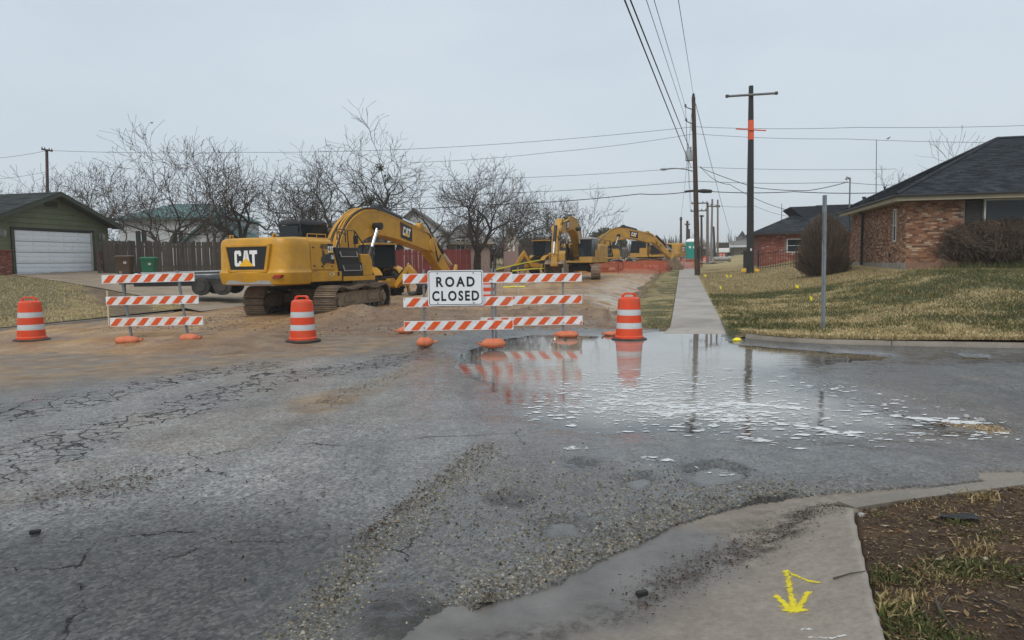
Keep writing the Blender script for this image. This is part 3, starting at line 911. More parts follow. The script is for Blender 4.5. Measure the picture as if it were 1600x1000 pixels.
# ---- near corner: gutter, ramp and kerb as one concrete sheet with real levels
FL = G([(1330, 797), (1345, 860), (1360, 930), (1380, 1000), (1420, 1120)], 0.12)         # top edge of the flare, against the soil
SOILP0 = G([(1333, 799), (1348, 865), (1363, 932), (1384, 1003), (1426, 1128)], 0.12) + [(9, 0.5), (12, 3)] + G([(2500, 690), (1900, 730), (1600, 758), (1470, 775), (1400, 784)], 0.11)
def conc_z(x, y):
    d = sdf_line(x, y, EDGE)
    s = sdf_poly(x, y, CONC)
    z = 0.002 + 0.012 * np.clip(d, 0, .3) / .3
    z = z - 0.014 * np.exp(-((d - 0.45) / 0.16) ** 2) + 0.075 * sstep(0.5, 2.2, d)
    f = sdf_line(x, y, FL)
    z = np.maximum(z, 0.128 - 0.128 * np.clip(f / 0.46, 0, 1) ** 1.15)
    z = z + 0.004 * fbm(x * 2, y * 2, 4, seed=120) - 0.2 * sstep(0.0, 0.03, sdf_poly(x, y, SOILP0))
    return np.where(s > -0.25, z, z - 0.3)
def mat_apron():
    t = NT('old_concrete')
    wet, light = t.attr('wet'), t.attr('light')
    c = t.ramp(t.noise(1.1, 7, 0.68), [(0.3, (0.165, 0.136, 0.106)), (0.7, (0.285, 0.24, 0.192))])
    c = t.mix(1.0, c, t.ramp(t.noise(26, 5, 0.75), [(0.28, 0.72), (0.7, 1.18)]), 'MULTIPLY')
    c = t.mix(wet, c, t.ramp(t.noise(4, 5), [(0.3, (0.085, 0.075, 0.066)), (0.7, (0.165, 0.15, 0.135))]))
    c = t.mix(t.math('MULTIPLY', t.attr('soil'), t.ramp(t.noise(9, 6, 0.75), [(0.42, 0.0), (0.6, 1.0)])), c, (0.045, 0.032, 0.022))
    c = t.mix(light, c, t.ramp(t.noise(7, 5), [(0.3, (0.25, 0.22, 0.18)), (0.7, (0.40, 0.365, 0.31))]))
    v2 = t.voro(0.8, 'DISTANCE_TO_EDGE')
    r = t.mix(wet, t.ramp(t.noise(2, 5), [(0.3, 0.55), (0.7, 0.8)]), (0.3, 0.3, 0.3))
    return t.done(c, r, 0, t.bump(t.noise(48, 5, 0.75), 0.35, 0.01))
rr = np.geomspace(1.3, 14, 230); aa = np.radians(np.linspace(-32, 78, 420))
RR, AA = np.meshgrid(rr, aa, indexing='ij')
X, Y = RR * np.sin(AA), RR * np.cos(AA)
d = sdf_line(X, Y, EDGE)
wet = sstep(0.55, 0.2, np.abs(sdf_line(X, Y, G([(620, 1040), (760, 975), (900, 925), (1010, 880), (1060, 858)])) + 0.12 * fbm(X * 3, Y * 3, 4, seed=121)))
light = sstep(0.035, 0.01, sdf_line(X, Y, FL) + 0.02 * fbm(X * 9, Y * 9, 3, seed=125)) * 0.55
soil = sstep(0.14, 0.02, sdf_line(X, Y, G([(640, 1040), (980, 960), (1100, 880), (1150, 870), (1260, 810), (1320, 800)])) + 0.1 * fbm(X * 4, Y * 4, 4, seed=122)) + 0.35 * sstep(0.5, 0.1, sdf_line(X, Y, G([(1100, 860), (1240, 815), (1320, 795)])) + 0.1 * fbm(X * 4, Y * 4, 4, seed=124))
Zc = conc_z(X, Y)
o = link(bpy.data.objects.new('concrete_ramp', grid_mesh('concrete_ramp', X, Y, Zc, mat_apron(), dict(wet=np.clip(wet, 0, 1), light=np.clip(light, 0, 1), soil=np.clip(soil, 0, 1)), sdf_poly(X, Y, CONC) > -0.3)))
tag(o, kind='structure')
# kerb stones round the corner, right of the ramp
kp = G([(1332, 795), (1400, 784), (1470, 775), (1600, 758), (1900, 730), (2500, 690)], 0.11)
KN = thing('kerb', None, None); KN['kind'] = 'structure'
dd = [0]
for a, b in zip(kp[:-1], kp[1:]): dd.append(dd[-1] + math.dist(a, b))
def KP(s):
    return Vector((float(np.interp(s, dd, [p[0] for p in kp])), float(np.interp(s, dd, [p[1] for p in kp])), 0))
s = 0.0
while s < dd[-1] - .3:
    e = min(dd[-1], s + (0.85 if s < 0.1 else 2.4))
    rings = []
    for i in range(9):
        q = s + 0.004 + (e - s - 0.008) * i / 8
        p = KP(q); td = (KP(q + .06) - KP(q - .06)).normalized(); nn = Vector((-td.y, td.x, 0))
        rise = 0.122 * float(sstep(-0.02, 0.45, q))  # the first stone drops to the ramp
        hh = 0.035 + (0.122 - 0.035) * float(sstep(0, 1.0, q)) if False else 0.122
        rings.append([p + nn * a + Vector((0, 0, b)) for a, b in ((0.20, -0.1), (0.185, 0.02), (0.15, hh - .03), (0.12, hh), (-0.02, hh + .002), (-0.02, -0.1))])
    mb = MB(); mb.loft(rings)
    mb.build('kerb_stone', m_kerb, KN, smooth=40)
    s = e
# bare soil inside the corner
SOIL = G([(1334, 802), (1350, 870), (1366, 935), (1388, 1005), (1430, 1130)], 0.115)
SOILP = SOIL + [(9, 0.5), (12, 3)] + [tuple(p) for p in kp[::-1]]
def soil_z(x, y):
    s = sdf_poly(x, y, SOILP) + 0.009 * fbm(x * 10, y * 10, 3, seed=130)
    return 0.105 + 0.018 * fbm(x * 3, y * 3, 4, seed=131) + 0.014 * fbm(x * 14, y * 14, 3, seed=132) + 0.03 * sstep(0, 1, s) - 0.3 * sstep(0.012, -0.02, s)
def mat_soil():
    t = NT('mulchy_soil')
    c = t.ramp(t.noise(6, 7, 0.75), [(0.3, (0.040, 0.023, 0.012)), (0.5, (0.095, 0.057, 0.030)), (0.72, (0.19, 0.122, 0.065))])
    c = t.mix(t.ramp(t.noise(1.2, 5), [(0.55, 0.0), (0.75, 0.6)]), c, (0.24, 0.13, 0.06))
    return t.done(c, 0.95, 0, t.bump(t.noise(40, 6, 0.8), 1.0, 0.04))
rr = np.geomspace(1.8, 16, 200); aa = np.radians(np.linspace(12, 80, 260))
RR, AA = np.meshgrid(rr, aa, indexing='ij')
X, Y = RR * np.sin(AA), RR * np.cos(AA)
o = link(bpy.data.objects.new('soil', grid_mesh('soil', X, Y, soil_z(X, Y), mat_soil(), None, sdf_poly(X, Y, SOILP) > -0.3)))
tag(o, kind='structure')
# ================================================================== shared paints
M_YEL = simple('machine_yellow', (0.53, 0.265, 0.016), 0.40, var=0.13, scale=1.2, dirt=(0.26, 0.165, 0.085), dirt_amt=0.26, dirt_scale=3.2, bump=0.03, bscale=4)
M_YEL2 = simple('machine_yellow_dusty', (0.47, 0.25, 0.030), 0.55, var=0.14, scale=1.5, dirt=(0.25, 0.17, 0.10), dirt_amt=0.4, dirt_scale=2.0)
M_BLK = simple('machine_black', (0.012, 0.012, 0.013), 0.4, var=0.3, scale=2, dirt=(0.10, 0.075, 0.05), dirt_amt=0.08)
M_DARK = simple('dark_steel', (0.03, 0.028, 0.026), 0.6, var=0.3, scale=3, dirt=(0.12, 0.085, 0.055), dirt_amt=0.3)
M_TRACK = simple('muddy_track_steel', (0.19, 0.138, 0.092), 0.75, var=0.35, scale=4, dirt=(0.20, 0.14, 0.09), dirt_amt=0.35, dirt_scale=5, bump=0.3, bscale=30, objr=0.35)
M_MUDFR = simple('muddy_track_frame', (0.25, 0.18, 0.115), 0.85, var=0.3, scale=3, dirt=(0.10, 0.068, 0.04), dirt_amt=0.5, dirt_scale=4, bump=0.5, bscale=14)
M_CHROME = simple('cylinder_rod', (0.75, 0.75, 0.75), 0.15, 1.0, var=0.03)
M_RUB = simple('rubber', (0.018, 0.018, 0.018), 0.7, var=0.3, dirt=(0.14, 0.10, 0.065), dirt_amt=0.3)
M_DECW = simple('decal_white', (0.78, 0.78, 0.77), 0.4, var=0.02)
M_DECY = simple('decal_yellow', (0.85, 0.47, 0.02), 0.4, var=0.02)
M_DECR = simple('decal_red', (0.45, 0.05, 0.02), 0.4, var=0.05)
M_RED = simple('reflector_red', (0.30, 0.02, 0.015), 0.25, var=0.1)
M_GREYP = simple('grey_primer', (0.30, 0.29, 0.27), 0.5, var=0.15)
def mat_glass(name='tinted_glass', col=(0.02, 0.026, 0.03)):
    t = NT(name)
    return t.done(col, 0.06, 0.0, None, 0.28)
M_GLASS = mat_glass()

def cat_logo(mb, cx, cy, h, P, white=0, yel=1):
    """the word on the flank: block letters with a triangle across the A. P(a,b)->3D, letters face +normal"""
    w = h * 0.52
    def L(poly, ox, m):
        mb.mat(m); mb.add([P(cx + ox + a * w, cy + (b - .5) * h) for a, b in poly], [tuple(range(len(poly)))])
    C1 = [(.0, .12), (.12, 0), (.78, 0), (.9, .12), (.9, .34), (.58, .34), (.58, .22), (.32, .22), (.32, .5), (.0, .5)]
    C2 = [(.0, .5), (.32, .5), (.32, .78), (.58, .78), (.58, .66), (.9, .66), (.9, .88), (.78, 1), (.12, 1), (.0, .88)]
    x0 = -1.62 * w
    L(C1, x0, white); L(C2, x0, white)
    xa = x0 + .98 * w
    L([(.02, 0), (.34, 0), (.52, .55), (.44, 1), (.34, 1)], xa, white)
    L([(.78, 0), (1.1, 0), (.78, 1), (.62, 1), (.56, .55)], xa, white)
    L([(.42, .7), (.70, .7), (.66, 1), (.46, 1)], xa, white)
    xt = xa + 1.02 * w
    L([(.0, .76), (1.0, .76), (1.0, 1), (.0, 1)], xt, white); L([(.33, 0), (.66, 0), (.66, .76), (.33, .76)], xt, white)
    P2 = lambda a, b: P(a, b, 0.004)
    mb.mat(yel); mb.add([P2(cx + xa - .46 * w, cy - .5 * h), P2(cx + xa + 1.58 * w, cy - .5 * h), P2(cx + xa + .56 * w, cy + .03 * h)], [(0, 1, 2)])

def circ(cx, cz, r, a0, a1, n):
    return [(cx + r * math.cos(R(a0 + (a1 - a0) * i / n)), cz + r * math.sin(R(a0 + (a1 - a0) * i / n))) for i in range(n + 1)]

def rrect(x0, x1, y0, y1, r, n=4):
    return circ(x1 - r, y1 - r, r, 0, 90, n) + circ(x0 + r, y1 - r, r, 90, 180, n) + circ(x0 + r, y0 + r, r, 180, 270, n) + circ(x1 - r, y0 + r, r, 270, 360, n)

def cylinder_ram(parent, a, b, r, split=0.55, name='hydraulic_cylinder', y=0.0):
    a, b = Vector(a), Vector(b)
    m = a.lerp(b, split)
    mb = MB(); mb.tube([a, m], r, 12); mb.cyl(a, r * 1.25, r * 2.2, 12, 'y')
    mb.tube([m - (b - a).normalized() * .08, m], r * 1.18, 12)
    o = mb.build(name, M_BLK, parent, smooth=40)
    mb = MB(); mb.tube([m, b], r * .6, 10); mb.mat(1); mb.cyl(b, r * 1.15, r * 2.6, 12, 'y')
    mb.build('rod', [M_CHROME, M_BLK], o, smooth=40)

def undercarriage(root, L=5.0, Wt=3.2, shoe=0.7, hero=True, paint=None):
    rI = 0.43; xe = L / 2 - 0.55; zc = 0.60
    # loop of the chain
    P = []
    for a, b in circ(xe, zc, rI + .06, -90, 90, 14): P.append((a, b))
    for i in range(1, 12):
        q = i / 12; sag = -0.10 * math.sin(q * math.pi * 2) ** 2
        P.append((xe - 2 * xe * q, zc + rI + .06 + sag))
    for a, b in circ(-xe, zc, rI + .06, 90, 270, 14): P.append((a, b))
    P.append((xe, zc - rI - .06))
    d = [0]
    for p, q in zip(P[:-1], P[1:]): d.append(d[-1] + math.dist(p, q))
    per = d[-1]; ns = int(round(per / 0.215)); pit = per / ns
    def at_s(s):
        s %= per
        return (float(np.interp(s, d, [p[0] for p in P])), float(np.interp(s, d, [p[1] for p in P])))
    mb = MB()
    mb.box((0, 0, .0), (pit * .80, shoe, .035))
    for gx in (-.38, 0, .38):
        mb.box((gx * pit, 0, -.033), (.022, shoe, .045))
    mb.box((0, 0, .05), (pit * .8, .28, .08))
    shoe_me = mb.mesh('track_shoe', M_TRACK)
    for s in (-1, 1):
        yc = s * (Wt / 2 - shoe / 2)
        if hero:
            for i in range(ns):
                x, z = at_s(i * pit); x2, z2 = at_s(i * pit + .02); x1, z1 = at_s(i * pit - .02)
                ang = math.atan2(z2 - z1, x2 - x1)
                # outward normal is to the right of travel (travel is counter-clockwise seen from -y)
                o = inst(shoe_me, 'track_shoe', root, (x, yc, z), (0, -ang, 0))
        else:
            mb = MB()
            for i in range(ns):
                x, z = at_s(i * pit); x2, z2 = at_s(i * pit + .02); x1, z1 = at_s(i * pit - .02)
                ang = math.atan2(z2 - z1, x2 - x1)
                mb.M = Matrix.Translation((x, yc, z)) @ Matrix.Rotation(-ang, 4, 'Y')
                mb.box((0, 0, 0), (pit * .92, shoe, .05)); mb.box((0, 0, -.04), (.03, shoe, .04))
            mb.build('track', M_TRACK, root)
        mb = MB(); n_ = 72; pts_ = [at_s(per * i / n_) for i in range(n_)]
        cx_, cz_ = 0.0, zc
        def ins(a, b, d_):
            if a > xe: q_ = Vector((a - xe, b - zc)); q_ = q_ * (1 - d_ / q_.length); return xe + q_.x, zc + q_.y
            if a < -xe: q_ = Vector((a + xe, b - zc)); q_ = q_ * (1 - d_ / q_.length); return -xe + q_.x, zc + q_.y
            return a, b + (d_ if b < zc else -d_)
        mb.loft([[(ins(a, b, d_)[0], yy, ins(a, b, d_)[1]) for a, b in pts_] for yy, d_ in ((yc - shoe * .46, .05), (yc - shoe * .46, .02), (yc + shoe * .46, .02), (yc + shoe * .46, .05))], True, False)
        mb.build('track_chain', M_DARK, root)
        mb = MB()
        mb.prism([(-xe + .1, .42), (xe - .1, .42), (xe + .1, .5), (xe + .1, .72), (xe - .25, .88), (.6, .92), (-.6, .92), (-xe + .25, .88), (-xe - .1, .72), (-xe - .1, .5)], yc - .21, yc + .21)
        mb.box((xe * .55, yc + s * .22, .66), (xe * .5, .05, .26)); mb.box((-xe * .45, yc + s * .22, .66), (xe * .5, .05, .22))
        fr = mb.build('track_frame', M_MUDFR, root, bevel=.02)
        for wx, nm in ((xe, 'idler'), (-xe, 'sprocket')):
            mb = MB(); mb.cyl((wx, yc, zc), rI, .2, 24, 'y'); mb.cyl((wx, yc + s * .14, zc), rI * .62, .22, 20, 'y'); mb.cyl((wx, yc + s * .27, zc), rI * .36, .1, 16, 'y')
            mb.build(nm, M_MUDFR, root, smooth=40)
        if hero:
            for i in range(8):
                mb = MB(); x = -xe + .42 + (2 * xe - .84) * i / 7
                mb.cyl((x, yc, .27), .13, .42, 14, 'y'); mb.box((x, yc + s * .23, .36), (.16, .06, .16)); mb.build('track_roller', M_DARK, root, smooth=40)
            for x in (-.8, .8):
                mb = MB(); mb.cyl((x, yc, .94), .09, .36, 12, 'y'); mb.build('carrier_roller', M_DARK, root, smooth=40)
    mb = MB()
    mb.loft([[(a * 1.0, b, z) for a, b in rrect(-1.0, 1.0, -.85, .85, .3)] for z in (.62, 1.0)])
    for sx in (-1, 1):
        for sy in (-1, 1):
            mb.loft([[(sx * .5 + dx, sy * .5, z0), (sx * .9 + dx, sy * .5, z0), (sx * .9 + dx, sy * .5, z0 + h), (sx * .5 + dx, sy * .5, z0 + h)] if k == 0 else
                     [(sx * .9 - .2, sy * (Wt / 2 - shoe), .5), (sx * .9 + .2, sy * (Wt / 2 - shoe), .5), (sx * .9 + .2, sy * (Wt / 2 - shoe), .85), (sx * .9 - .2, sy * (Wt / 2 - shoe), .85)] for k, dx, z0, h in ((0, 0, .6, .38), (1, 0, 0, 0))])
    mb.build('car_body', M_MUDFR if hero else M_DARK, root, bevel=.02)
    mb = MB(); mb.cyl((0, 0, 1.1), .72, .22, 32); mb.build('swing_bearing', M_DARK, root, smooth=40)

def offset_front(boom):
    return boom

def excavator(label, loc, h_track, h_upper, k, pose, hero=True, paint=M_YEL, number=None, black_flank=False, group=None, zlift=0.0):
    """pose: dict(foot, peak, tip, stick_top, stick_end) in the plane of the boom (x forward, z up)"""
    root = thing('excavator', label, 'excavator', loc, math.pi / 2 - h_track, group)
    root.scale = (k, k, k)
    rel = -(h_upper - h_track)
    SQ = pose.get('squeeze', 1.0)
    undercarriage(root, hero=hero, shoe=.75 if hero else .7, Wt=3.3 if hero else 3.1)
    upper = [True]; cabz = [0.0]
    def SX(mb):
        if SQ != 1.0 and upper[0]:
            pass
        if cabz[0]: mb.v = [(x, y, z + cabz[0] * max(0, z - 1.6)) for x, y, z in mb.v]
        if SQ != 1.0 and upper[0]:
            mb.v = [(-3.55 + (x + 3.55) * (SQ if x > -3.0 else 1 - (1 - SQ) * max(0, (x + 3.55) / .55)), y, z) for x, y, z in mb.v]
    def B(mb, name, mats, parent=None, **kw):
        SX(mb)
        o = mb.build(name, mats, parent if parent is not None else root, **kw)
        if parent is None: o.rotation_euler = (0, 0, rel)
        return o
    # deck
    mb = MB(); mb.box((-.55, 0, 1.33), (5.0, 2.86, .16)); mb.box((.2, 0, 1.22), (2.6, 1.7, .12)); B(mb, 'deck', M_DARK, bevel=.02)
    # counterweight: lofted plan outlines, swelling and creased, rounded corners
    def plan(ins, xf=-2.05, dz=0):
        x0 = -3.55 + ins; y1 = 1.49 - ins; r = .42
        pts = []
        pts += [(xf, -y1)]
        pts += [(a, b) for a, b in circ(x0 + r, -y1 + r, r, 270, 180, 6)]
        nseg = 6
        for i in range(1, nseg):
            y = -y1 + r + (2 * (y1 - r)) * i / nseg
            pts.append((x0 - .07 * (1 - (2 * i / nseg - 1) ** 2), y))
        pts += [(a, b) for a, b in circ(x0 + r, y1 - r, r, 180, 90, 6)]
        pts += [(xf, y1)]
        return pts
    mb = MB()
    lev = [(.16, 1.20), (.06, 1.24), (.02, 1.42), (.0, 1.60), (.035, 1.66), (.05, 1.74), (.06, 2.45), (.075, 2.58), (.11, 2.66), (.19, 2.71)]
    mb.loft([[(a, b, z) for a, b in plan(i_)] for i_, z in lev])
    cw = B(mb, 'counterweight', paint, smooth=28)
    # rear frame and name plate
    xr = -3.55 - .01
    fr = [(-.98, 2.50), (.98, 2.50), (.80, 1.62), (-.80, 1.62)]
    inn = [(-.86, 2.42), (.86, 2.42), (.70, 1.70), (-.70, 1.70)]
    mb = MB()
    for i in range(4):
        a, b = fr[i], fr[(i + 1) % 4]; c, d = inn[(i + 1) % 4], inn[i]
        q = [a, b, c, d]
        mb.loft([[(xr + .1, y, z) for y, z in q], [(xr - .045, y, z) for y, z in q]])
    o = B(mb, 'plate_frame', paint, cw if False else None, bevel=.015)
    mb = MB(); mb.prism([(y * .99, z) for y, z in inn], xr - .022, xr + .05, 'yz'); o = B(mb, 'name_plate', M_BLK)
    mb = MB()
    # seen from behind, left of the reader is +y
    cat_logo(mb, 0, 2.06, .50, lambda a, b, e=0: (xr - .027 - e, -a * 1.22, b))
    SX(mb); l = mb.build('lettering', [M_DECW, M_DECY], o)
    for s in (-1,):
        mb = MB(); mb.prism([(s * .98, 1.44), (s * 1.30, 1.44), (s * 1.36, 1.53), (s * 1.10, 1.53)], xr - .018, xr + .3, 'yz')
        B(mb, 'reflector', M_RED)
    mb = MB(); mb.prism([(-.95, 1.24), (.95, 1.24), (.85, 1.36), (-.85, 1.36)], xr - .012, xr + .3, 'yz'); B(mb, 'scuff_plate', M_GREYP)
    # engine house
    mb = MB()
    mb.loft([[(x, y, z) for x, y in ((-2.04, -1.43 + i_), (-.30 - dx, -1.43 + i_), (-.30 - dx, 1.40 - i_), (-2.04, 1.40 - i_))] for z, i_, dx in ((1.42, 0, 0), (1.62, .0, .03), (2.60, .04, .36), (2.70, .14, .40))])
    house = B(mb, 'engine_house', paint, bevel=.025)
    if black_flank:
        mb = MB(); mb.box((-1.45, -1.425, 2.08), (1.7, .06, .95)); B(mb, 'grille', M_BLK, bevel=.02); mb = MB(); mb.box((-1.55, 1.43, 2.02), (2.3, .08, 1.1)); gr_ = B(mb, 'grille', M_BLK, bevel=.02); mb = MB(); cat_logo(mb, -2.35, 2.1, .22, lambda a, b, e=0: (-2.35 - (a + 2.35), 1.475 + e, b)); mb.build('lettering', [M_DECW, M_DECY], gr_)
    mb = MB(); mb.box((-1.15, .2, 2.73), (1.3, 1.6, .08)); mb.box((-.75, -.85, 2.715), (.9, .5, .05)); B(mb, 'hood_cover', paint, bevel=.02)
    mb = MB(); mb.tube([(-1.5, .5, 2.6), (-1.5, .5, 2.86), (-1.6, .5, 2.92)], .06, 10); B(mb, 'exhaust', M_DARK)
    # side doors, proud of the house with real gaps
    for x0, x1 in ((-2.0, -1.32), (-1.29, -.66)):
        mb = MB()
        mb.loft([[(x0, -1.437, 1.67), (x1 + (.22 if x1 > -.6 else 0), -1.437, 1.67), (x1, -1.40, 2.56), (x0, -1.40, 2.56)], [(x0, -1.461, 1.67), (x1 + (.22 if x1 > -.6 else 0), -1.461, 1.67), (x1, -1.424, 2.56), (x0, -1.424, 2.56)]])
        B(mb, 'side_door', paint, bevel=.012)
    for s in (-1, 1):
        mb = MB(); mb.prism([(-2.04, 1.28), (-.2, 1.28), (-.2, 1.60), (-1.7, 1.62), (-2.04, 1.52)], s * 1.44, s * 1.47); B(mb, 'side_skirt', paint, bevel=.012)
    if hero:
        for hx, hz in ((-1.40, 1.78), (-1.40, 2.42), (-.80, 1.78), (-1.86, 2.40), (-1.86, 1.80)):
            mb = MB(); mb.box((hx, -1.466 + (hz - 1.67) * .0416, hz), (.09, .03, .05)); B(mb, 'door_latch', M_DARK, bevel=.006)
        mb = MB(); mb.tube([(-1.95, -1.25, 2.68), (-1.95, -1.28, 2.84), (-.85, -1.28, 2.84), (-.85, -1.25, 2.68)], .018, 6); mb.tube([(-1.4, -1.28, 2.84), (-1.4, -1.26, 2.68)], .016, 6); B(mb, 'grab_rail', paint, smooth=40)
        mb = MB(); mb.tube([(-3.35, -.9, 2.66), (-3.35, -.9, 2.80), (-3.2, -.9, 2.80), (-3.2, -.9, 2.66)], .03, 8); mb.tube([(-3.35, .9, 2.66), (-3.35, .9, 2.80), (-3.2, .9, 2.80), (-3.2, .9, 2.66)], .03, 8); B(mb, 'lifting_eye', paint, smooth=40)
    # louvres, stripe decal with number
    mb = MB()
    for i in range(5): mb.box((-1.2, -1.432, 2.36 + i * .034), (.42, .012, .018))
    B(mb, 'louvre', M_DARK)
    mb = MB()
    mb.M = Matrix.Translation((-1.16, 0, 0))
    tx = [(.0, .1), (.06, .22), (.14, .24), (.14, .42), (.24, .42), (.24, .3), (.62, .3), (.62, .04), (.28, .0), (.16, -.08)]
    mb.add([(a - .3, -1.468 + (b * .04), 1.88 + b) for a, b in tx], [tuple(range(len(tx)))])
    B(mb, 'state_decal', M_DARK)
    P0 = lambda a, b, e=0: (a, -1.4645 + (b - 1.67) * .0416 - e - .003, b)
    mb = MB(); q = [(-.92, 1.86), (-.62, 1.86), (-.66, 2.53), (-1.0, 2.53)]
    mb.add([P0(*p) for p in q], [(0, 1, 2, 3)])
    st = B(mb, 'stripe_decal', M_BLK)
    mb = MB(); cat_logo(mb, -.81, 2.34, .22, lambda a, b, e=0: P0(a, b, .004 + e)); mb.mat(2); mb.add([P0(*p, .004) for p in ((-1.01, 2.12), (-.86, 1.86), (-.98, 1.86))], [(0, 1, 2)])
    SX(mb); mb.build('lettering', [M_DECW, M_DECY, M_DECR], st)
    if number:
        vs, fs = text_polys(number, .20, .006, .8)
        mb = MB(); mb.add([P0(-.77 + a, 2.08 + b, .006) for a, b in vs], fs); SX(mb); mb.build('number', M_DECW, st)
        mb = MB(); mb.add([(-.98, -1.476, 1.47), (-.68, -1.476, 1.47), (-.68, -1.476, 1.56), (-.98, -1.476, 1.56)], [(0, 1, 2, 3)]); mb.mat(1)
        mb.add([(-.93, -1.479, 1.495), (-.78, -1.479, 1.495), (-.78, -1.479, 1.535), (-.93, -1.479, 1.535)], [(0, 1, 2, 3)])
        B(mb, 'service_sticker', [simple('sticker', (.75, .62, .3), .5, var=.1), M_BLK])
        mb = MB(); mb.box((-.42, -1.47, 1.52), (.14, .02, .14)); B(mb, 'fuel_cap', M_DARK, bevel=.01)
    # black step block in front of the house
    mb = MB()
    mb.loft([[(x, y, z) for x, y in ((-.28 - dx, -1.46), (1.30 - dx2, -1.46), (1.30 - dx2, -.62), (-.28 - dx, -.62))] for z, dx, dx2 in ((1.42, 0, 0), (1.9, .15, .1), (1.93, .16, .28), (2.42, .31, .36))])
    sb = B(mb, 'step_block', M_BLK, bevel=.025)
    for zz, x0, x1 in ((2.1, -.28, .82), (1.62, -.10, 1.06)):
        mb = MB(); mb.tube([(x0, -1.465, zz + .18), (x0 + .03, -1.51, zz), (x1, -1.51, zz), (x1, -1.465, zz + .18)], .022, 8)
        SX(mb); mb.build('step_rail', M_GREYP, sb, smooth=40)
        mb = MB(); mb.box(((x0 + x1) / 2, -1.455, zz + .1), (x1 - x0 - .06, .03, .22)); SX(mb); mb.build('tread', M_DARK, sb, bevel=.008)
    mb = MB(); mb.loft([[(x, y, z) for x, y in ((1.22 - d * .4, -1.42), (2.02 - d, -1.42), (2.02 - d, -.66), (1.22 - d * .4, -.66))] for z, d in ((1.42, 0), (1.95, .02), (2.12, .12), (2.2, .26))])
    B(mb, 'tool_box', paint, bevel=.03)
    mb = MB(); mb.box((1.0, -1.43, 1.34), (2.15, .10, .16)); mb.box((1.0, 1.43, 1.34), (2.15, .10, .16)); mb.box((2.08, 0, 1.34), (.1, 2.9, .16)); B(mb, 'deck_rim', paint, bevel=.015)
    mb = MB(); mb.tube([(.55, -1.3, 2.42), (.5, -1.3, 3.02), (.98, -1.3, 3.02), (1.0, -1.3, 2.3)], .022, 8); mb.tube([(1.0, -1.3, 3.0), (1.75, -1.3, 2.42), (1.78, -1.3, 2.15)], .022, 8)
    mb.tube([(-.1, -1.25, 2.68), (-.1, -1.25, 3.05), (.42, -1.25, 3.05), (.45, -1.25, 2.6)], .022, 8)
    mb.box((1.02, -1.32, 2.7), (.04, .18, .3)); mb.tube([(.72, -.8, 2.42), (.72, -.8, 3.0), (1.2, -.8, 2.9)], .02, 6)
    B(mb, 'handrail', M_BLK, smooth=40)
    # cab on the left
    cabz[0] = pose.get('cab', 0.0)
    x0, x1, y0, y1 = .02, 1.95, .42, 1.42
    cabroof = MB(); cabroof.loft([[(a, b, z) for a, b in rrect(x0 - .02 + i_, x1 - .14 - i_, y0 + i_, y1 - i_, .12)] for z, i_ in ((3.03, .0), (3.12, .0), (3.18, .05))])
    cab = B(cabroof, 'cab_roof', M_BLK if hero else M_GREYP, smooth=40)
    mb = MB(); mb.box(((x0 + x1) / 2, (y0 + y1) / 2, 1.56), (x1 - x0, y1 - y0, .3)); mb.box((x0 + .06, (y0 + y1) / 2, 2.2), (.12, y1 - y0, 1.2)); mb.box((.45, y1 - .03, 1.95), (.85, .05, .6))
    B(mb, 'cab_shell', M_BLK if hero else paint, bevel=.02)
    for (px_, py_, qx, qy) in ((x0 + .05, y0 + .05, x0 + .05, y0 + .05), (x0 + .05, y1 - .05, x0 + .05, y1 - .05), (x1 - .05, y0 + .05, x1 - .22, y0 + .05), (x1 - .05, y1 - .05, x1 - .22, y1 - .05), (.95, y1 - .05, .95, y1 - .05)):
        mb = MB(); mb.tube([(px_, py_, 1.6), ((px_ + qx) / 2 + .03 * (px_ > 1), py_, 2.4), (qx, qy, 3.05)], .045, 6); B(mb, 'cab_pillar', M_BLK)
    for q in ([(x1 - .04, y0 + .1, 1.72), (x1 - .04, y1 - .1, 1.72), (x1 - .2, y1 - .1, 3.02), (x1 - .2, y0 + .1, 3.02)],
              [(x0 + .1, y0 + .03, 1.72), (x1 - .1, y0 + .03, 1.72), (x1 - .26, y0 + .03, 3.02), (x0 + .1, y0 + .03, 3.02)],
              [(x0 + .1, y1 - .03, 2.25), (.9, y1 - .03, 2.25), (.9, y1 - .03, 3.02), (x0 + .1, y1 - .03, 3.02)],
              [(1.0, y1 - .03, 1.72), (x1 - .1, y1 - .03, 1.72), (x1 - .26, y1 - .03, 3.02), (1.0, y1 - .03, 3.02)],
              [(x0 - .005, y0 + .1, 2.4), (x0 - .005, y1 - .1, 2.4), (x0 - .005, y1 - .1, 3.0), (x0 - .005, y0 + .1, 3.0)]):
        nrm = (Vector(q[1]) - Vector(q[0])).cross(Vector(q[3]) - Vector(q[0])).normalized() * .006
        mb = MB(); mb.loft([[Vector(p) - nrm for p in q], [Vector(p) + nrm for p in q]]); B(mb, 'cab_window', M_GLASS)
    upper[0] = False; cabz[0] = 0.0
    # ---- boom in the xz plane
    def spl(L, m=4):
        out = []
        for i in range(len(L) - 1):
            p0 = L[max(0, i - 1)]; p1 = L[i]; p2 = L[i + 1]; p3 = L[min(len(L) - 1, i + 2)]
            for j in range(m):
                q = j / m
                out.append(tuple(.5 * (2 * b + (c - a) * q + (2 * a - 5 * b + 4 * c - d) * q * q + (3 * b - a - 3 * c + d) * q ** 3) for a, b, c, d in zip(p0, p1, p2, p3)))
        return out + [L[-1]]
    ft, pk, tip = Vector((pose['foot'][0], 0, pose['foot'][1])), pose['peak'], pose['tip']
    # centre line: foot -> knee -> tip, with depth profile
    cl = spl(pose['line'])                      # list of (x, z, half depth)
    top, bot = [], []
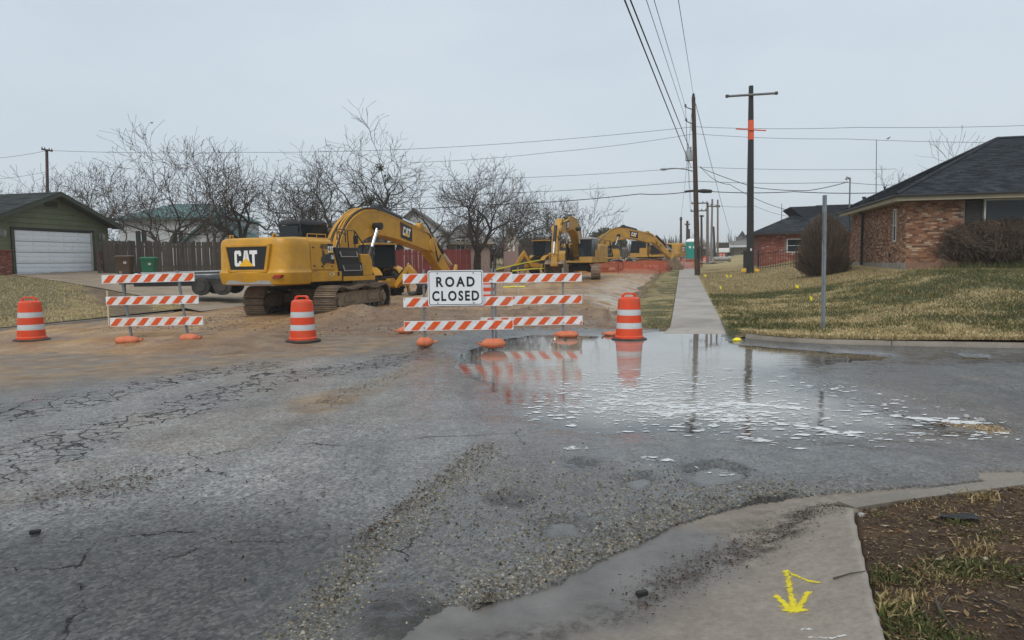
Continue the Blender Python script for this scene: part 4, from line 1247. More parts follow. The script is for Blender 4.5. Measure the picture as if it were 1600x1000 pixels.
    for i, (x, z, hd) in enumerate(cl):
        a = cl[max(0, i - 1)]; b = cl[min(len(cl) - 1, i + 1)]
        dx, dz = b[0] - a[0], b[1] - a[1]; l_ = math.hypot(dx, dz); nx, nz_ = -dz / l_, dx / l_
        top.append((x + nx * hd, z + nz_ * hd)); bot.append((x - nx * hd, z - nz_ * hd))
    y0b, wb = pose.get('y', -.05), .31
    mb = MB()
    rings = []
    for (tx_, tz_), (bx_, bz_) in zip(top, bot):
        rings.append([(bx_, y0b - wb, bz_), (bx_, y0b + wb, bz_), (tx_, y0b + wb, tz_), (tx_, y0b - wb, tz_)])
    mb.loft(rings)
    for (x, z, hd) in (cl[0], cl[-1]): mb.cyl((x, y0b, z), hd * 1.15, wb * 2 + .1, 16, 'y')
    bm_ = B(mb, 'boom', paint, bevel=.02, smooth=25)
    # flange strips along the side plates
    mb = MB()
    for s in (-1, 1):
        for line, sg in ((top, -1), (bot, 1)):
            rings = []
            for i in range(1, len(line) - 1):
                (tx_, tz_), (bx_, bz_) = top[i], bot[i]
                f = .05; px_, pz_ = (tx_ + (bx_ - tx_) * f, tz_ + (bz_ - tz_) * f) if sg < 0 else (bx_ + (tx_ - bx_) * f, bz_ + (tz_ - bz_) * f)
                qx, qz = (tx_, tz_) if sg < 0 else (bx_, bz_)
                rings.append([(px_, y0b + s * wb, pz_), (px_, y0b + s * (wb + .018), pz_), (qx, y0b + s * (wb + .018), qz), (qx, y0b + s * wb, qz)])
            mb.loft(rings)
    mb.build('weld_flange', paint, bm_)
    # boom rams (pair)
    ra, rb = pose['ram']
    for s in (-1, 1):
        cylinder_ram(root, (ra[0], y0b + s * .5, ra[1]), (rb[0], y0b + s * .5, rb[1]), .125, .55)
    for o in [c for c in root.children if c.name.startswith('hydraulic_cylinder')]: o.rotation_euler = (0, 0, rel)
    mb = MB(); mb.cyl((rb[0], y0b, rb[1]), .11, 1.25, 16, 'y'); B(mb, 'pin', M_BLK, smooth=40)
    # boom logo plates
    (lx, lz), an = pose['logo']
    ca, sa = math.cos(an), math.sin(an)
    for s in (-1, 1):
        PL = lambda a, b, e=0: (lx + (a * ca - b * sa) * 1, y0b + s * (wb + .022 + e), lz + (a * sa + b * ca))
        mb = MB(); q = [(-.5, .3), (.42, .28), (.52, -.3), (-.34, -.3)]
        mb.add([PL(*p) for p in q], [(0, 1, 2, 3)]); pl = mb.build('name_plate', M_BLK, bm_)
        mb = MB(); cat_logo(mb, .06, -.0, .36, lambda a, b, e=0: PL(-a * s if s > 0 else a, b, .004 + e)); mb.mat(2); mb.add([PL(*p, .004) for p in ((-.49, .29), (-.38, .05), (-.34, -.29))], [(0, 1, 2)])
        mb.build('lettering', [M_DECW, M_DECY, M_DECR], pl)
    # hoses along the boom top
    for j, yy in enumerate((-.24, -.15, -.05, .06, .16, .24)):
        pts = []
        for i in range(len(top)):
            pts.append((top[i][0], y0b + yy + .02 * math.sin(i * .55 + j), top[i][1] + .05 + .03 * math.sin(i * .45 + j * 1.3)))
        mb = MB(); mb.tube([(cl[0][0] - .25, y0b + yy, cl[0][1] - .1)] + pts[3:-7], .028 if j % 2 else .036, 6); mb.build('hose' if j % 3 == 0 else 'boom_pipe', M_BLK if j % 3 == 0 else paint, bm_, smooth=60)
    # stick
    sl = pose['stick']
    top2, bot2 = [], []
    for i, (x, z, hd) in enumerate(sl):
        a = sl[max(0, i - 1)]; b = sl[min(len(sl) - 1, i + 1)]
        dx, dz = b[0] - a[0], b[1] - a[1]; l_ = math.hypot(dx, dz); nx, nz_ = -dz / l_, dx / l_
        top2.append((x + nx * hd, z + nz_ * hd)); bot2.append((x - nx * hd, z - nz_ * hd))
    ws = .23
    mb = MB(); mb.loft([[(bx_, y0b - ws, bz_), (bx_, y0b + ws, bz_), (tx_, y0b + ws, tz_), (tx_, y0b - ws, tz_)] for (tx_, tz_), (bx_, bz_) in zip(top2, bot2)])
    ps = pose['pivot']
    mb.cyl((ps[0], y0b, ps[1]), .2, .74, 16, 'y'); mb.cyl((sl[-1][0], y0b, sl[-1][1]), .15, .55, 14, 'y')
    sk = B(mb, 'stick', paint, bevel=.02, smooth=25)
    sa_, sb_ = pose['sram']
    mb = MB(); mb.tube([(sa_[0], y0b, sa_[1]), ((sa_[0] * .45 + sb_[0] * .55), y0b, (sa_[1] * .45 + sb_[1] * .55))], .15, 12); mb.mat(1); mb.tube([((sa_[0] * .45 + sb_[0] * .55), y0b, (sa_[1] * .45 + sb_[1] * .55)), (sb_[0], y0b, sb_[1])], .085, 10)
    mb.mat(0); mb.cyl((sa_[0], y0b, sa_[1]), .17, .42, 12, 'y'); mb.mat(2); mb.cyl((sb_[0], y0b, sb_[1]), .17, .46, 12, 'y')
    B(mb, 'stick_cylinder', [M_BLK, M_CHROME, paint], smooth=40)
    ba, bb = pose['bram']
    mb = MB(); md = ((ba[0] * .42 + bb[0] * .58), (ba[1] * .42 + bb[1] * .58)); mb.tube([(ba[0], y0b, ba[1]), (md[0], y0b, md[1])], .12, 12); mb.mat(1); mb.tube([(md[0], y0b, md[1]), (bb[0], y0b, bb[1])], .07, 10)
    B(mb, 'bucket_cylinder', [M_BLK, M_CHROME], smooth=40)
    for j, yy in enumerate((-.26, .26)):
        mb = MB(); x, z, hd = cl[-9]; mb.tube([(x, y0b + yy, z + hd), (ps[0] - .25, y0b + yy * 1.2, ps[1] + .45), (ps[0] + .12, y0b + yy * 1.35, ps[1] - .1), (ps[0] + .45, y0b + yy * 1.2, ps[1] - .75), (ps[0] + .8, y0b + yy, ps[1] - .45)], .035, 6)
        mb.build('hose', M_BLK, sk, smooth=60)
    # bucket and link
    bx_, bz_ = sl[-1][0], sl[-1][1]; br = pose.get('bucket_rot', 0.0)
    c_, s_ = math.cos(br), math.sin(br)
    T = lambda a, b: (bx_ + a * c_ - b * s_, bz_ + a * s_ + b * c_)
    prof = [T(a, b) for a, b in ((.12, .12), (-.25, .22), (-.5, .0), (-.75, -.55), (-.62, -1.02), (-.2, -1.25), (.35, -1.3), (.75, -1.05))]
    prof_in = [T(a, b) for a, b in ((.70, -1.0), (.32, -1.22), (-.18, -1.17), (-.54, -.97), (-.66, -.54), (-.45, -.04), (-.22, .1), (.06, .04))]
    mb = MB(); mb.prism(prof + prof_in, y0b - .68, y0b + .68)
    for s in (-1, 1): mb.prism(prof, y0b + s * .68, y0b + s * .72)
    for i in range(5):
        yy = y0b - .56 + .28 * i; p0 = T(.66, -1.08)
        mb.loft([[T(.62, -1.16) + (yy,), T(.70, -1.0) + (yy,)] + [T(.70, -1.0) + (yy + .1,), T(.62, -1.16) + (yy + .1,)], [T(.98, -.98) + (yy + .02,), T(.98, -.96) + (yy + .02,), T(.98, -.96) + (yy + .08,), T(.98, -.98) + (yy + .08,)]][:0] or [[(T(.62, -1.16)[0], yy, T(.62, -1.16)[1]), (T(.70, -1.0)[0], yy, T(.70, -1.0)[1]), (T(.70, -1.0)[0], yy + .1, T(.70, -1.0)[1]), (T(.62, -1.16)[0], yy + .1, T(.62, -1.16)[1])],
                [(T(.98, -.98)[0], yy + .03, T(.98, -.98)[1]), (T(.98, -.95)[0], yy + .03, T(.98, -.95)[1]), (T(.98, -.95)[0], yy + .07, T(.98, -.95)[1]), (T(.98, -.98)[0], yy + .07, T(.98, -.98)[1])]])
    B(mb, 'bucket', M_MUDFR, bevel=.012)
    mb = MB(); q = T(-.3, .1)
    mb.tube([(bb[0], y0b - .26, bb[1]), (q[0], y0b - .26, q[1])], .07, 8); mb.tube([(bb[0], y0b + .26, bb[1]), (q[0], y0b + .26, q[1])], .07, 8)
    pm = sl[-2]; mb.tube([(bb[0], y0b - .3, bb[1]), (pm[0] * .35 + bx_ * .65, y0b - .3, pm[1] * .35 + bz_ * .65)], .06, 8); mb.tube([(bb[0], y0b + .3, bb[1]), (pm[0] * .35 + bx_ * .65, y0b + .3, pm[1] * .35 + bz_ * .65)], .06, 8)
    B(mb, 'bucket_link', M_YEL2, smooth=40)
    return root

POSE_A = dict(foot=(.35, 1.95), peak=(3, 4), tip=(7.2, 3.3), y=-.05, squeeze=.84, cab=.17,
    line=[(.80, 1.75, .28), (.88, 2.15, .38), (1.14, 2.62, .46), (1.62, 3.08, .50), (2.25, 3.37, .51), (3.0, 3.45, .48), (4.0, 3.34, .44), (5.2, 3.11, .40), (6.4, 2.84, .36), (7.15, 2.66, .28)],
    ram=((1.75, 1.45), (2.75, 3.30)), logo=((5.0, 3.16), -.21), pivot=(7.15, 2.66),
    stick=[(6.4, 3.40, .14), (6.8, 3.03, .30), (7.2, 2.62, .36), (7.95, 1.95, .30), (8.85, 1.2, .22), (9.2, .95, .15)],
    sram=((3.4, 4.05), (6.4, 3.43)), bram=((7.4, 3.12), (9.3, 1.75)), bucket_rot=.25)
EXC_A = excavator('large yellow excavator seen from its rear corner, nearest to the barricades', (-6.35, 24.7, -.03), R(12), R(25), .93, POSE_A, True, M_YEL, '336')

# smaller excavator facing us, boom folded to the left of its cab
POSE_B = dict(foot=(.4, 1.9), peak=(2, 4), tip=(4.2, 3.6), y=-.05,
    line=[(.35, 1.9, .28), (.6, 2.5, .38), (1.0, 3.2, .46), (1.6, 3.8, .48), (2.4, 4.1, .46), (3.4, 4.15, .42), (4.8, 3.9, .36), (5.9, 3.6, .27)],
    ram=((1.5, 1.4), (2.1, 3.8)), logo=((4.3, 4.0), -.2), pivot=(5.9, 3.6),
    stick=[(5.3, 4.25, .13), (5.65, 3.9, .26), (6.0, 3.5, .32), (6.3, 2.6, .28), (6.5, 1.6, .2), (6.6, 1.15, .15)],
    sram=((3.0, 4.72), (5.3, 4.28)), bram=((6.25, 3.9), (6.85, 1.95)), bucket_rot=-.5)
zs = lambda x, y: float(dirt_z(np.array([x]), np.array([y]))[0])
bx, by = (908 - 800) / 1150 * 46.5, 46.5
EXC_B = excavator('mid size yellow excavator facing us with glass cab and folded boom', (bx, by, zs(bx, by) - .03), R(187), R(201), .80, POSE_B, False, M_YEL2)
POSE_C = dict(foot=(.4, 1.9), peak=(2, 4), tip=(6.2, 3.4), y=-.05,
    line=[(.35, 1.95, .28), (.7, 2.5, .42), (1.25, 3.1, .48), (2.0, 3.6, .5), (2.9, 3.78, .48), (4.0, 3.62, .44), (5.3, 3.3, .4), (6.3, 3.05, .28)],
    ram=((1.5, 1.4), (2.3, 3.5)), logo=((4.0, 3.6), -.18), pivot=(6.3, 3.05),
    stick=[(5.6, 3.75, .14), (6.0, 3.4, .30), (6.4, 3.0, .34), (7.2, 2.3, .28), (8.1, 1.5, .2), (8.5, 1.15, .15)],
    sram=((3.0, 4.38), (5.6, 3.78)), bram=((6.6, 3.5), (8.5, 1.9)), bucket_rot=.2)
bx, by = (930 - 800) / 1150 * 60, 60.0
EXC_C = excavator('yellow excavator with its boom arching to the right above the orange mesh fence', (bx, by, zs(bx, by) - .03), R(60), R(72), .84, POSE_C, False, M_YEL2)
POSE_D = dict(POSE_C)
bx, by = (1018 - 800) / 1150 * 70, 70.0
EXC_D = excavator('farthest yellow excavator with a black engine flank standing behind the orange mesh fence', (bx, by, zs(bx, by) - .03), R(-50), R(-62), .86, POSE_D, False, M_YEL2, black_flank=True)

# ---- backhoe loaders
def backhoe(label, loc, heading, k=1.0, arm=None):
    root = thing('backhoe_loader', label, 'backhoe', loc, math.pi / 2 - heading); root.scale = (k,) * 3
    for x, r, w in ((-1.0, .72, .45), (1.25, .5, .34)):
        for s in (-1, 1):
            mb = MB(); yc = s * (.95 - w / 2 + .1)
            prof = [(r * .55, -w / 2), (r * .86, -w / 2), (r * .97, -w * .38), (r, -w * .2), (r, w * .2), (r * .97, w * .38), (r * .86, w / 2), (r * .55, w / 2)]
            rings = [[(x + q * math.cos(2 * math.pi * i / 24), yc + h, r + q * math.sin(2 * math.pi * i / 24)) for i in range(24)] for q, h in prof]
            mb.loft(rings, True, True)
            for i in range(18):
                a = 2 * math.pi * i / 18
                for sg in (-1, 1):
                    mb.box((x + r * 1.01 * math.cos(a + sg * .06), yc + sg * w * .2, r + r * 1.01 * math.sin(a + sg * .06)), (.07, w * .42, .05), Matrix.Rotation(-a + math.pi / 2, 3, 'Y'))
            wh = mb.build('wheel', M_RUB, root, smooth=40)
            mb = MB(); mb.cyl((x, yc, r), r * .56, w * .8, 20, 'y'); mb.cyl((x, yc + s * w * .35, r), r * .2, w * .3, 12, 'y'); mb.build('rim', M_YEL2, wh, smooth=40)
    mb = MB(); mb.box((.1, 0, .85), (3.1, .8, .5)); B1 = mb.build('chassis', M_DARK, root, bevel=.03)
    mb = MB(); mb.loft([[(x, y, z) for y, z in ((-w, .95), (w, .95), (w, h), (w * .8, h + .12), (-w * .8, h + .12), (-w, h))] for x, w, h in ((.35, .5, 1.75), (1.2, .46, 1.62), (1.75, .42, 1.45))]); mb.build('hood', M_YEL, root, bevel=.02)
    mb = MB(); q = 2.72; mb.loft([[(x, y, z) for x, y in rrect(-1.45, .45, -.85, .85, .12)] for z in (q, q + .09)]); mb.build('cab_roof', M_YEL2, root)
    for x, x2 in ((.35, .22), (-.4, -.4), (-1.35, -1.2)):
        for s in (-1, 1):
            mb = MB(); mb.tube([(x, s * .72, 1.1), (x2, s * .74, q)], .05, 6); mb.build('cab_pillar', M_BLK, root)
    for s in (-1, 1):
        mb = MB(); mb.prism([(.3, 1.2), (.2, q), (-.36, q), (-.36, 1.2)], s * .70, s * .715); mb.build('cab_window', M_GLASS, root)
        mb = MB(); mb.prism([(-.44, 1.5), (-.44, q), (-1.17, q), (-1.25, 1.5)], s * .70, s * .715); mb.build('cab_window', M_GLASS, root)
        mb = MB(); pr = circ(-1.0, .72, .92, 20, 150, 10); pi_ = circ(-1.0, .72, .84, 150, 20, 10); mb.prism(pr + pi_, s * .62, s * 1.08); mb.build('fender', M_YEL, root, smooth=40)
    mb = MB(); mb.box((-1.25, 0, 2.1), (.012, 1.3, 1.15)); mb.build('cab_window', M_GLASS, root)
    mb = MB(); mb.box((-.5, 0, 1.35), (.7, .5, .5)); mb.box((-.75, 0, 1.75), (.15, .5, .6)); mb.build('seat', M_BLK, root, bevel=.05)
    for s in (-1, 1):
        mb = MB(); mb.prism([(.4, 1.45), (.5, 1.6), (1.6, 1.25), (2.35, .5), (2.25, .38), (1.5, 1.05)], s * .52, s * .62); mb.build('loader_arm', M_YEL, root, bevel=.01)
    mb = MB(); pr = [(2.2, .75), (2.15, .2), (2.3, .08), (3.1, .05), (3.1, .09), (2.35, .13), (2.22, .25), (2.26, .75)]; mb.prism(pr, -1.1, 1.1)
    for s in (-1, 1): mb.prism([(2.2, .75), (2.15, .2), (2.3, .08), (3.1, .05)], s * 1.1, s * 1.13)
    mb.build('loader_bucket', M_YEL2, root)
    mb = MB(); mb.box((-1.95, 0, .75), (.3, 1.9, .3)); mb.box((-1.75, 0, .75), (.3, .5, .5)); mb.tube([(-1.95, -.85, .8), (-2.05, -1.0, .08)], .08, 8); mb.tube([(-1.95, .85, .8), (-2.05, 1.0, .08)], .08, 8); mb.build('stabiliser_frame', M_YEL2, root)
    A = arm or [(-2.1, .8), (-3.7, 2.35), (-4.6, 1.0)]
    mb = MB()
    def limb(p, q, h0, h1, w):
        d = Vector((q[0] - p[0], 0, q[1] - p[1])).normalized(); n = Vector((-d.z, 0, d.x))
        P, Q = Vector((p[0], 0, p[1])), Vector((q[0], 0, q[1])); Mm = P.lerp(Q, .45)
        r_ = lambda c, h: [c + n * h + Vector((0, w, 0)), c - n * h + Vector((0, w, 0)), c - n * h - Vector((0, w, 0)), c + n * h - Vector((0, w, 0))]
        mb.loft([r_(P, h0), r_(Mm, max(h0, h1) * 1.2), r_(Q, h1)])
    limb(A[0], A[1], .13, .11, .12); bo = mb.build('dig_boom', M_YEL, root, bevel=.015)
    mb = MB(); limb((A[1][0] + (A[1][0] - A[2][0]) * .15, A[1][1] + (A[1][1] - A[2][1]) * .15), A[2], .13, .08, .10); mb.build('dig_stick', M_YEL, root, bevel=.015)
    mb = MB(); mb.tube([(A[0][0], 0, A[0][1] + .35), (A[0][0] * .4 + A[1][0] * .6, 0, A[0][1] * .4 + A[1][1] * .6 + .3)], .07, 8); mb.mat(1); mb.tube([(A[0][0] * .4 + A[1][0] * .6, 0, A[0][1] * .4 + A[1][1] * .6 + .3), (A[1][0] + .05, 0, A[1][1] + .25)], .04, 8); mb.build('hydraulic_cylinder', [M_BLK, M_CHROME], root, smooth=40)
    bx_, bz_ = A[2]; mb = MB(); pr = [(bx_ - .1, bz_ + .1), (bx_ - .25, bz_ - .3), (bx_ - .1, bz_ - .65), (bx_ + .3, bz_ - .75), (bx_ + .62, bz_ - .55), (bx_ + .28, bz_ - .66), (bx_ - .03, bz_ - .58), (bx_ - .16, bz_ - .28), (bx_ + .1, bz_ + .08)]
    mb.prism(pr, -.32, .32); mb.build('dig_bucket', M_DARK, root)
    return root
bx, by = (577 - 800) / 1150 * 32.5, 32.5
BH1 = backhoe('yellow backhoe loader with a dark cab parked behind the large excavator', (bx, by, zs(bx, by) - .02), R(-52), .84, [(-2.1, .6), (-3.05, 1.5), (-3.75, .9)])
bx, by = (862 - 800) / 1150 * 56, 56.0
BH2 = backhoe('yellow backhoe loader half hidden left of the middle excavator near the bare trees', (bx, by, zs(bx, by) - .02), R(50), .92, [(-2.1, .7), (-3.0, 1.7), (-3.9, .7)])

# ================================================================== barricades, sign, drums, sandbags
M_BW = simple('rail_white', (0.74, 0.75, 0.75), 0.35, var=0.05, scale=4, dirt=(0.36, 0.29, 0.21), dirt_amt=0.32, dirt_scale=5)
M_BO = simple('rail_orange', (0.68, 0.085, 0.008), 0.35, var=0.14, scale=5, dirt=(.36, .20, .12), dirt_amt=.2, dirt_scale=6)
M_GALV = simple('galvanised_post', (0.20, 0.21, 0.215), 0.5, 0.5, var=0.2, scale=8)
M_FOOT = simple('foot_tube', (0.06, 0.06, 0.06), 0.5, 0.3, var=0.3, dirt=(0.2, .15, .1), dirt_amt=.3)
def rail(root, name, p0, p1, h, phase, t=.03):
    """plank from p0 to p1 (lower edge), local x along the plank"""
    p0, p1 = Vector(p0), Vector(p1)
    ex = (p1 - p0); L = ex.length; ex.normalize(); ez = Vector((0, 0, 1)); ez = (ez - ex * ez.dot(ex)).normalized(); ey = ex.cross(ez)
    P = lambda s, z, y: p0 + ex * s + ez * z + ey * y
    mb = MB(); mb.loft([[P(0, 0, -t / 2), P(L, 0, -t / 2), P(L, h, -t / 2), P(0, h, -t / 2)], [P(0, 0, t / 2), P(L, 0, t / 2), P(L, h, t / 2), P(0, h, t / 2)]])
    mb.mat(1)
    w = .152; m_ = .012
    for side in (1, -1):
        s = -2 * w + phase
        while s < L + h:
            poly = [(s, m_), (s + w, m_), (s + w + h * .78, h - m_), (s + h * .78, h - m_)]
            poly = clip_poly(clip_poly(poly, 1, 0, -m_), -1, 0, L - m_)
            if len(poly) >= 3:
                mb.add([P(a, b, side * (t / 2 + .0022)) for a, b in poly], [tuple(range(len(poly)))])
            s += 2 * w
    o = mb.build(name, [M_BW, M_BO], root)
    return o
def barricade(label, loc, rot, rails, posts, feet=(-.62, .62), lean=0.0, footrot=0.0):
    root = thing('barricade', label, 'barricade', loc, rot, 'striped barricades closing the road')
    sh = lambda x, z: x + lean * (z - .0)
    for (xa, xb, z0, ph, dz) in rails:
        rail(root, 'rail', (sh(xa, z0), -.045, z0), (sh(xb, z0 + dz), -.045, z0 + dz), .19, ph)
    for x in posts:
        mb = MB(); q = .022
        mb.loft([[(sh(x, z) + a, b, z) for a, b in ((-q, -q), (q, -q), (q, q), (-q, q))] for z in (.04, 1.55)])
        mb.build('post', M_GALV, root)
        mb = MB(); mb.tube([(x + .5 * math.sin(footrot), -.62, .035), (x - .5 * math.sin(footrot), .62, .035)], .03, 4); mb.build('foot', M_FOOT, root)
        for (xa, xb, z0, ph, dz) in rails:
            mb = MB(); mb.cyl((sh(x, z0), -.065, z0 + .06), .014, .02, 8, 'y'); mb.build('bolt', M_GALV, root)
    return root
def px_local(px, Y): return (px - 800) / 1150 * Y
# left one leans to the left
gl = g(248, 535)
barricade('leaning striped barricade standing alone at the left, near the driveway', (gl.x, gl.y, .035), R(-3), [(-1.03, 1.06, 1.28, .02, .03), (-1.02, 1.07, .80, -.03, .02), (-1.01, 1.09, .33, .0, .02)], (-.60, .68), lean=-.12, footrot=R(-25))
ym = 14.5; xm = px_local(717, ym)
barricade('striped barricade that carries the road closed sign, left of its overlapping twin', (xm, ym, 0.0), R(2), [(-1.08, 1.06, 1.275, .30, .0), (-1.08, 1.06, .81, .05, .0), (-1.08, 1.07, .345, .13, .0)], (-.68, .66))
yr = 16.1; xr_ = px_local(831, yr)
barricade('striped barricade standing in the puddle, its left end behind its twin with the sign', (xr_, yr, -.02), R(1), [(-1.12, 1.10, 1.24, .10, .01), (-1.12, 1.10, .76, .17, .01), (-1.12, 1.11, .30, .02, .01)], (-.79, .69))
# sign
yS = ym - .13; xS = px_local(712.5, yS)
sg = thing('road_closed_sign', 'white rectangular sign reading ROAD CLOSED bolted on the barricade', 'sign', (xS, yS, at(712.5, 450, yS).z), R(2))
M_SIGN = simple('sign_white', (0.76, 0.78, 0.80), 0.4, var=0.03, scale=2)
M_INK = simple('sign_black', (0.01, 0.01, 0.01), 0.4, var=0.1)
sw, sh_ = 1.075, .69
mb = MB(); mb.prism(rrect(-sw / 2, sw / 2, -sh_ / 2, sh_ / 2, .04), -.006, .006, 'xz'); mb.build('panel', M_SIGN, sg)
outer = rrect(-sw / 2 + .018, sw / 2 - .018, -sh_ / 2 + .018, sh_ / 2 - .018, .035); inner = rrect(-sw / 2 + .03, sw / 2 - .03, -sh_ / 2 + .03, sh_ / 2 - .03, .028)
mb = MB(); n = len(outer); mb.add([(a, -.0085, b) for a, b in outer + inner], [(i, (i + 1) % n, (i + 1) % n + n, i + n) for i in range(n)]); mb.build('border', M_INK, sg)
for s_, zz, sx, sz in (('ROAD', .122, .86, .262), ('CLOSED', -.152, .80, .262)):
    x = 0
    adv = []
    for ch in s_:
        vs, fs = text_polys(ch, sz, .0085, sx)
        w_ = max(a for a, b in vs) - min(a for a, b in vs); adv.append((vs, fs, w_))
    gap = .034; tot = sum(a[2] for a in adv) + gap * (len(adv) - 1); x = -tot / 2
    for vs, fs, w_ in adv:
        x0 = min(a for a, b in vs); zc_ = (max(b for a, b in vs) + min(b for a, b in vs)) / 2
        mb = MB(); mb.add([(x + a - x0, -.009, zz + b - zc_) for a, b in vs], fs); mb.build('letter', M_INK, sg); x += w_ + gap
for a, b in ((-.35, .29), (.35, .29), (-.35, -.29), (.35, -.29)):
    mb = MB(); mb.cyl((a, -.01, b), .014, .012, 10, 'y'); mb.build('bolt', M_GALV, sg)

# traffic drums
M_DO = simple('drum_orange', (0.68, 0.055, 0.007), 0.38, var=0.07, scale=3, dirt=(.36, .14, .07), dirt_amt=.24, dirt_scale=4)
M_DW = simple('drum_white', (0.56, 0.58, 0.59), 0.35, var=0.12, scale=6, dirt=(.30, .25, .19), dirt_amt=.3, dirt_scale=6)
def drum(label, loc, rot=0.0, k=1.0, tilt=0.0, base_mat=M_RUB):
    root = thing('traffic_drum', label, 'traffic barrel', loc, rot, 'orange traffic drums'); root.scale = (k,) * 3
    root.rotation_euler = (tilt, tilt * .6, rot)
    mb = MB(); mb.lathe([(.36, 0), (.375, .015), (.375, .045), (.34, .06), (.29, .065)], 28); mb.build('base', base_mat, root, smooth=40)
    segs = [(.285, .06, .27, .27), (.27, .275, .26, .39), (.26, .395, .252, .55), (.252, .555, .243, .67), (.245, .675, .226, .86)]
    mb = MB(); mb.lathe([(.305, .05), (.305, .10), (.285, .12), (.277, .265), (.268, .272)], 32)
    for (r0, z0, r1, z1) in (segs[2], segs[4]):
        mb.lathe([(r0 - .01, z0 - .002), (r0 + .004, z0), (r1 + .004, z1), (r1 - .01, z1 + .002)], 32)
    mb.lathe([(.23, .86), (.222, .90), (.16, .93)], 32)
    mb.build('body', M_DO, root, smooth=35)
    for (r0, z0, r1, z1) in (segs[1], segs[3]):
        mb = MB(); mb.lathe([(r0, z0 - .006), (r0 + .001, z0), (r1 + .001, z1), (r1, z1 + .006)], 32); mb.build('reflective_band', M_DW, root, smooth=35)
    mb = MB(); mb.loft([[(x, y, z) for y in (-.035, .035)] + [(x2, y, z2) for y in (.035, -.035)] for x, z, x2, z2 in ((-.17, .90, -.13, .90), (-.15, .99, -.11, .965), (-.10, 1.02, -.08, .985), (.10, 1.02, .08, .985), (.15, .99, .11, .965), (.17, .90, .13, .90))], True, True)
    mb.build('handle', M_DO, root, bevel=.008)
    return root
p = g(983, 530); drum('orange and white drum standing in the puddle right of the barricades', (p.x, p.y, -.03), R(8), 1.0)
p = g(474, 537); drum('orange and white drum standing in front of the large excavator', (p.x, p.y, .035), R(-12), .97)
p = g(50, 536); drum('orange and white drum at the far left edge, in front of the lawn', (p.x, p.y, .04), R(25), .98)
# sandbags on the feet
M_SB = simple('sandbag_orange', (0.62, 0.16, 0.065), 0.65, var=0.2, scale=8, dirt=(.30, .17, .10), dirt_amt=.35, dirt_scale=7, bump=.5, bscale=22)
def sandbag(label, px_, py_, L, W_, H_, rot, tie=1, z=0.0, seed=0):
    p = g(px_, py_, z); rg = random.Random(seed); L *= 1.2; W_ *= 1.15; H_ *= 1.25
    root = thing('sandbag', label, 'sandbag', (p.x, p.y, z), rot, 'orange sandbags')
    rings = []; n = 16
    for i in range(13):
        q = i / 12; x = (q - .5) * L
        e = max(.22, (1 - abs(2 * q - 1) ** 3.2) ** .5); 
        rings.append([(x, math.cos(2 * math.pi * k / n) * W_ / 2 * e * (1 + .03 * math.sin(3 * k + i + seed)), max(.0, H_ * .5 + math.sin(2 * math.pi * k / n) * H_ / 2 * e * (1 + .04 * math.sin(2 * k + i * .6 + seed)) + (.005 * math.sin(i * 1.1 + seed)))) for k in range(n)])
    mb = MB(); mb.loft(rings); mb.build('sack', M_SB, root, smooth=60)
    mb = MB(); x = tie * L * .46
    mb.loft([[(x + tie * d, math.cos(2 * math.pi * k / 8) * r * (1 + .15 * (k % 2)), H_ * .45 + up + math.sin(2 * math.pi * k / 8) * r * .6) for k in range(8)] for d, r, up in ((-.03, .05, 0), (.02, .028, .0), (.05, .035, .015), (.085, .05, .03))])
    mb.build('tied_neck', M_SB, root, smooth=50)
sandbag('orange sandbag on the left foot of the leaning barricade', 199, 539, .40, .22, .15, R(8), 1, .05, 1)
sandbag('orange sandbag on the right foot of the leaning barricade', 296, 535, .34, .22, .15, R(-5), 1, .05, 2)
sandbag('small orange sandbag left of the sign barricade, on the dirt edge', 634, 522, .30, .2, .13, R(5), -1, .06, 3)
sandbag('orange sandbag on the left foot of the sign barricade', 664, 543, .27, .2, .16, R(20), 1, .04, 4)
sandbag('orange sandbag on the right foot of the sign barricade, at the water edge', 771, 545, .40, .24, .16, R(16), -1, .02, 5)
sandbag('orange sandbag half in the water at the right foot of the barricade in the puddle', 886, 529, .42, .24, .14, R(-6), -1, -.02, 6)
sandbag('pale orange sandbag lying in the water left of the puddle drum', 960, 526, .36, .22, .10, R(4), -1, -.03, 7)
# ================================================================== BUILDINGS
def brick_mat(name, stops, mortar=(0.30, 0.26, 0.22)):
    t = NT(name)
    c = t.ramp(t.island(), stops, 'LINEAR')
    c = t.mix(1.0, c, t.ramp(t.noise(14, 4, 0.7, t.obj()), [(0.3, 0.75), (0.7, 1.25)]), 'MULTIPLY')
    return t.done(c, 0.85, 0, t.bump(t.noise(60, 3, .7, t.obj()), .3, .01))
M_BRICK = brick_mat('brick_face', [(0, (0.085, 0.040, 0.026)), (.22, (0.18, 0.074, 0.038)), (.5, (0.265, 0.120, 0.062)), (.74, (0.33, 0.175, 0.092)), (.86, (0.42, 0.29, 0.19)), (.93, (0.13, 0.065, 0.045)), (1, (0.46, 0.35, 0.25))])
M_BRICK2 = brick_mat('brick_face_red', [(0, (0.16, 0.045, 0.03)), (.6, (0.27, 0.075, 0.045)), (.9, (0.33, 0.12, 0.08)), (1, (0.42, 0.3, 0.25))])
M_MORTAR = simple('mortar', (0.24, 0.185, 0.145), 0.95, var=.2, scale=6)
M_FOUND = simple('foundation', (0.20, 0.115, 0.080), 0.9, var=.25, scale=2, bump=.2)
M_SHING = simple('roof_shingle', (0.034, 0.039, 0.046), 0.95, var=.3, scale=2.0, island=.42, spec=.1, bump=.3, bscale=60)
M_SHING_G = simple('roof_shingle_green', (0.046, 0.052, 0.050), 0.95, var=.3, scale=1.5, island=.30, spec=.1)
